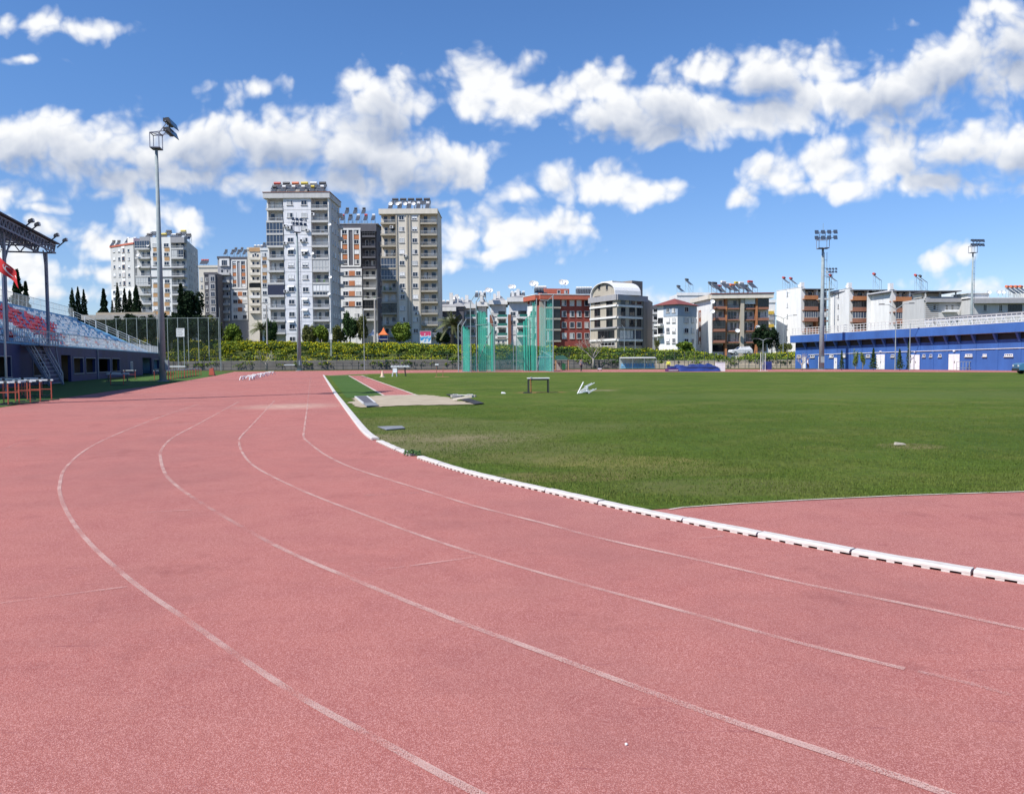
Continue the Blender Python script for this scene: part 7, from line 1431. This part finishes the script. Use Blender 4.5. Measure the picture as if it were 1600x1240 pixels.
g_ = G(978.5, 1163.5); li4 = thing('pebble', 'tiny white pebble on the near track between two lane lines', 'pebble', (g_.x, g_.y, .0)); MB().tube([(0, 0, .0), (0, 0, .006), (0, 0, .01)], [.005, .007, .003], 7).build('stone', M['frame'], li4)

# ---- people
def limb_mesh(name, joints, edges, m, parent, levels=2):
    me = bpy.data.meshes.new(name); me.from_pydata([j[:3] for j in joints], edges, []); o = bpy.data.objects.new(name, me); col.objects.link(o)
    if parent: o.parent = parent
    sk = o.modifiers.new('skin', 'SKIN'); sk.use_smooth_shade = True; me.skin_vertices or me.attributes
    if not me.skin_vertices: bpy.context.view_layer.update()
    for i, v in enumerate(me.skin_vertices[0].data): v.radius = (joints[i][3], joints[i][3]*(joints[i][4] if len(joints[i]) > 4 else 1)); v.use_root = (i == 0)
    s_ = o.modifiers.new('sub', 'SUBSURF'); s_.levels = levels; s_.render_levels = levels; me.materials.append(M[m]); return o
def person(label, px, py, rz, top, legs, stride=.22, crouch=0, hh=1.75, shirt_long=True):
    g_ = G(px, py); k = hh/1.75; t = thing('person', label, 'person', (g_.x, g_.y, 0), rz); s_ = stride; c = crouch
    J = [(0, 0, .95-c, .13), (0, 0, 1.15-c, .13), (0, 0, 1.38-c, .14), (0, -.01, 1.50-c, .055), (0, -.02, 1.62-c, .095, 1.15), (0, -.02, 1.70-c, .07),
         (-.19, 0, 1.42-c, .055), (-.25, .05*s_/.22, 1.14-c, .045), (-.24, -.12, .92-c, .032), (-.24, -.15, .84-c, .028), (.19, 0, 1.42-c, .055), (.25, -.05, 1.14-c, .045), (.24, -.16, .94-c, .032), (.24, -.2, .87-c, .028),
         (-.10, 0, .88-c, .09), (-.11, -s_*.7-c*.5, .50-c*.3, .06), (-.11, -s_, .09, .04), (-.11, -s_-.16, .04, .035), (.10, 0, .88-c, .09), (.11, s_*.2-c*.5, .50-c*.3, .06), (.11, s_, .10, .04), (.11, s_-.14, .04, .035)]
    J = [(j[0]*k, j[1]*k, j[2]*k, j[3]*k)+tuple(j[4:]) for j in J]
    E_ = [(0, 1), (1, 2), (2, 3), (3, 4), (4, 5), (2, 6), (6, 7), (7, 8), (8, 9), (2, 10), (10, 11), (11, 12), (12, 13), (0, 14), (14, 15), (15, 16), (16, 17), (0, 18), (18, 19), (19, 20), (20, 21)]
    limb_mesh('body', J, E_, 'skin', t)
    sh_ = [0, 1, 2, 6, 7, 8, 10, 11, 12] if shirt_long else [0, 1, 2, 6, 7, 10, 11]; jm = {o_: i for i, o_ in enumerate(sh_)}
    limb_mesh('shirt', [J[i][:3]+(J[i][3]*1.14+.012,) for i in sh_], [(jm[a], jm[b_]) for a, b_ in E_ if a in jm and b_ in jm], top, t)
    tr = [0, 14, 15, 16, 18, 19, 20]; jm = {o_: i for i, o_ in enumerate(tr)}; limb_mesh('trousers', [J[i][:3]+(J[i][3]*1.16+.014,) for i in tr], [(jm[a], jm[b_]) for a, b_ in E_ if a in jm and b_ in jm], legs, t)
    limb_mesh('hair', [(0, .015*k, (1.65-c)*k, .10*k), (0, .01*k, (1.71-c)*k, .085*k)], [(0, 1)], 'hair', t, 1)
    MB().hexa([(-.012, -.125*k, (1.60-c)*k), (.012, -.125*k, (1.60-c)*k), (.02, -.09*k, (1.60-c)*k), (-.02, -.09*k, (1.60-c)*k), (-.006, -.11*k, (1.64-c)*k), (.006, -.11*k, (1.64-c)*k), (.01, -.09*k, (1.64-c)*k), (-.01, -.09*k, (1.64-c)*k)]).build('nose', M['skin'], t)
    for sx_ in (-1, 1): MB().box(sx_*.11*k-.045, sx_*.11*k+.045, (-s_ if sx_ < 0 else s_)*k-.2, (-s_ if sx_ < 0 else s_)*k+.06, .0, .07).build('shoe', M['dark'], t)
    return t
person('person in a grey top and dark trousers walking on the far side of the track', 908, 580.3, .5, 'cloth_grey', 'cloth_dark', .26)
person('person in a yellow shirt standing behind the left end of the landing mat', 1044.5, 579, -.3, 'cloth_yellow', 'cloth_dark', .08, .12)
person('person in a white top beside the first narrow white hall door', 1262, 577.3, 1.2, 'seatwhite', 'cloth_dark', .15, .1)

# ---- cars
def car(label, name, px, py, Y, zb, rz, paint, L=4.5):
    t = thing(name, label, 'car', (P(px, py, Y).x, Y, zb), rz); w = .9; prof_ = [(-L/2, .35), (-L/2, .95), (-L/2+.25, 1.05), (-L*.20, 1.12), (-L*.06, 1.12+.55), (L*.36, 1.72), (L*.47, 1.12), (L/2, 1.0), (L/2, .35)]
    def bd(b):
        vs = []
        for y, sc in ((-w, .0), (w, 0)):
            for (x, z) in prof_: vs.append((x, y*(1 if z < 1.2 else .84), z))
        n = len(prof_); b.add(vs, [tuple(range(n))[::-1] if 0 else tuple(range(n)), tuple(reversed(range(n, 2*n)))]+[(i, i+n, (i+1) % n+n, (i+1) % n) for i in range(n)])
    b = MB(); bd(b); body_ = b.build('body', paint, t); mo = body_.modifiers.new('bevel', 'BEVEL'); mo.width = .06; mo.segments = 2
    for s_ in (-1, 1):
        MB().hexa([(-L*.17, s_*(w*.935), 1.16), (L*.40, s_*(w*.935), 1.16), (L*.40, s_*(w*.93)+s_*.012, 1.16), (-L*.17, s_*(w*.93)+s_*.012, 1.16), (-L*.06, s_*w*.86, 1.6), (L*.33, s_*w*.86, 1.62), (L*.33, s_*w*.86+s_*.012, 1.62), (-L*.06, s_*w*.86+s_*.012, 1.6)]).build('side_window', M['dglass'], t)
        for x in (-L*.32, L*.30):
            wh = MB().tube([(x, s_*w*.80, .34), (x, s_*(w+.02), .34)], .34, 16).build('wheel', M['rubber'], t); MB().tube([(x, s_*(w+.021), .34), (x, s_*(w+.035), .34)], .2, 12).build('rim', M['galv'], wh)
        MB().box(-L/2-.02, -L/2+.05, s_*.65-.16, s_*.65+.16, .72, .88).build('headlight', M['frame'], t); MB().box(L/2-.05, L/2+.02, s_*.68-.1, s_*.68+.1, .75, 1.0).build('tail_light', M['seatred'], t)
    MB().hexa([(-L*.195, -w*.78, 1.15), (-L*.195, w*.78, 1.15), (-L*.19, w*.78, 1.15), (-L*.19, -w*.78, 1.15), (-L*.075, -w*.74, 1.62), (-L*.075, w*.74, 1.62), (-L*.07, w*.74, 1.64), (-L*.07, -w*.74, 1.64)]).build('windscreen', M['dglass'], t)
    MB().box(-L/2-.06, -L/2+.1, -w*.95, w*.95, .3, .55).build('bumper', M['dark'], t); return t
car('white off road car parked behind the bank before the brown balcony building', 'parked_car', 1157, 552, 155, P(1157, 554.5, 155).z, .15, M['frame'])
g_ = G(1603, 584.2); car('light blue car at the right edge of the picture beside the hall', 'parked_car', 1625, 584.2, g_.y, 0, -.25, mat('light_blue_car_paint', (.05, .17, .30), rough=.3), 2.6*1.6)
# metal rack and small booth items by the hall
g_ = G(1507, 578.3); rk = thing('metal_rack', 'grey tubular rack beside the third wide white hall door', 'rack', (g_.x, g_.y, 0)); 
for i in range(6): MB().bar((-1.0+i*.4, 0, 0), (-1.0+i*.4, 0, 1.1), .05).build('rack_bar', M['galv'], rk)
MB().bar((-1.0, 0, 1.1), (1.0, 0, 1.1), .06).build('top_bar', M['galv'], rk); MB().bar((-1.0, 0, .3), (1.0, 0, .3), .05).build('bottom_bar', M['galv'], rk)
simple_bar('low white barrier lying at the far track edge beside the tall bare tree', 934, 940, 579.2, 575)
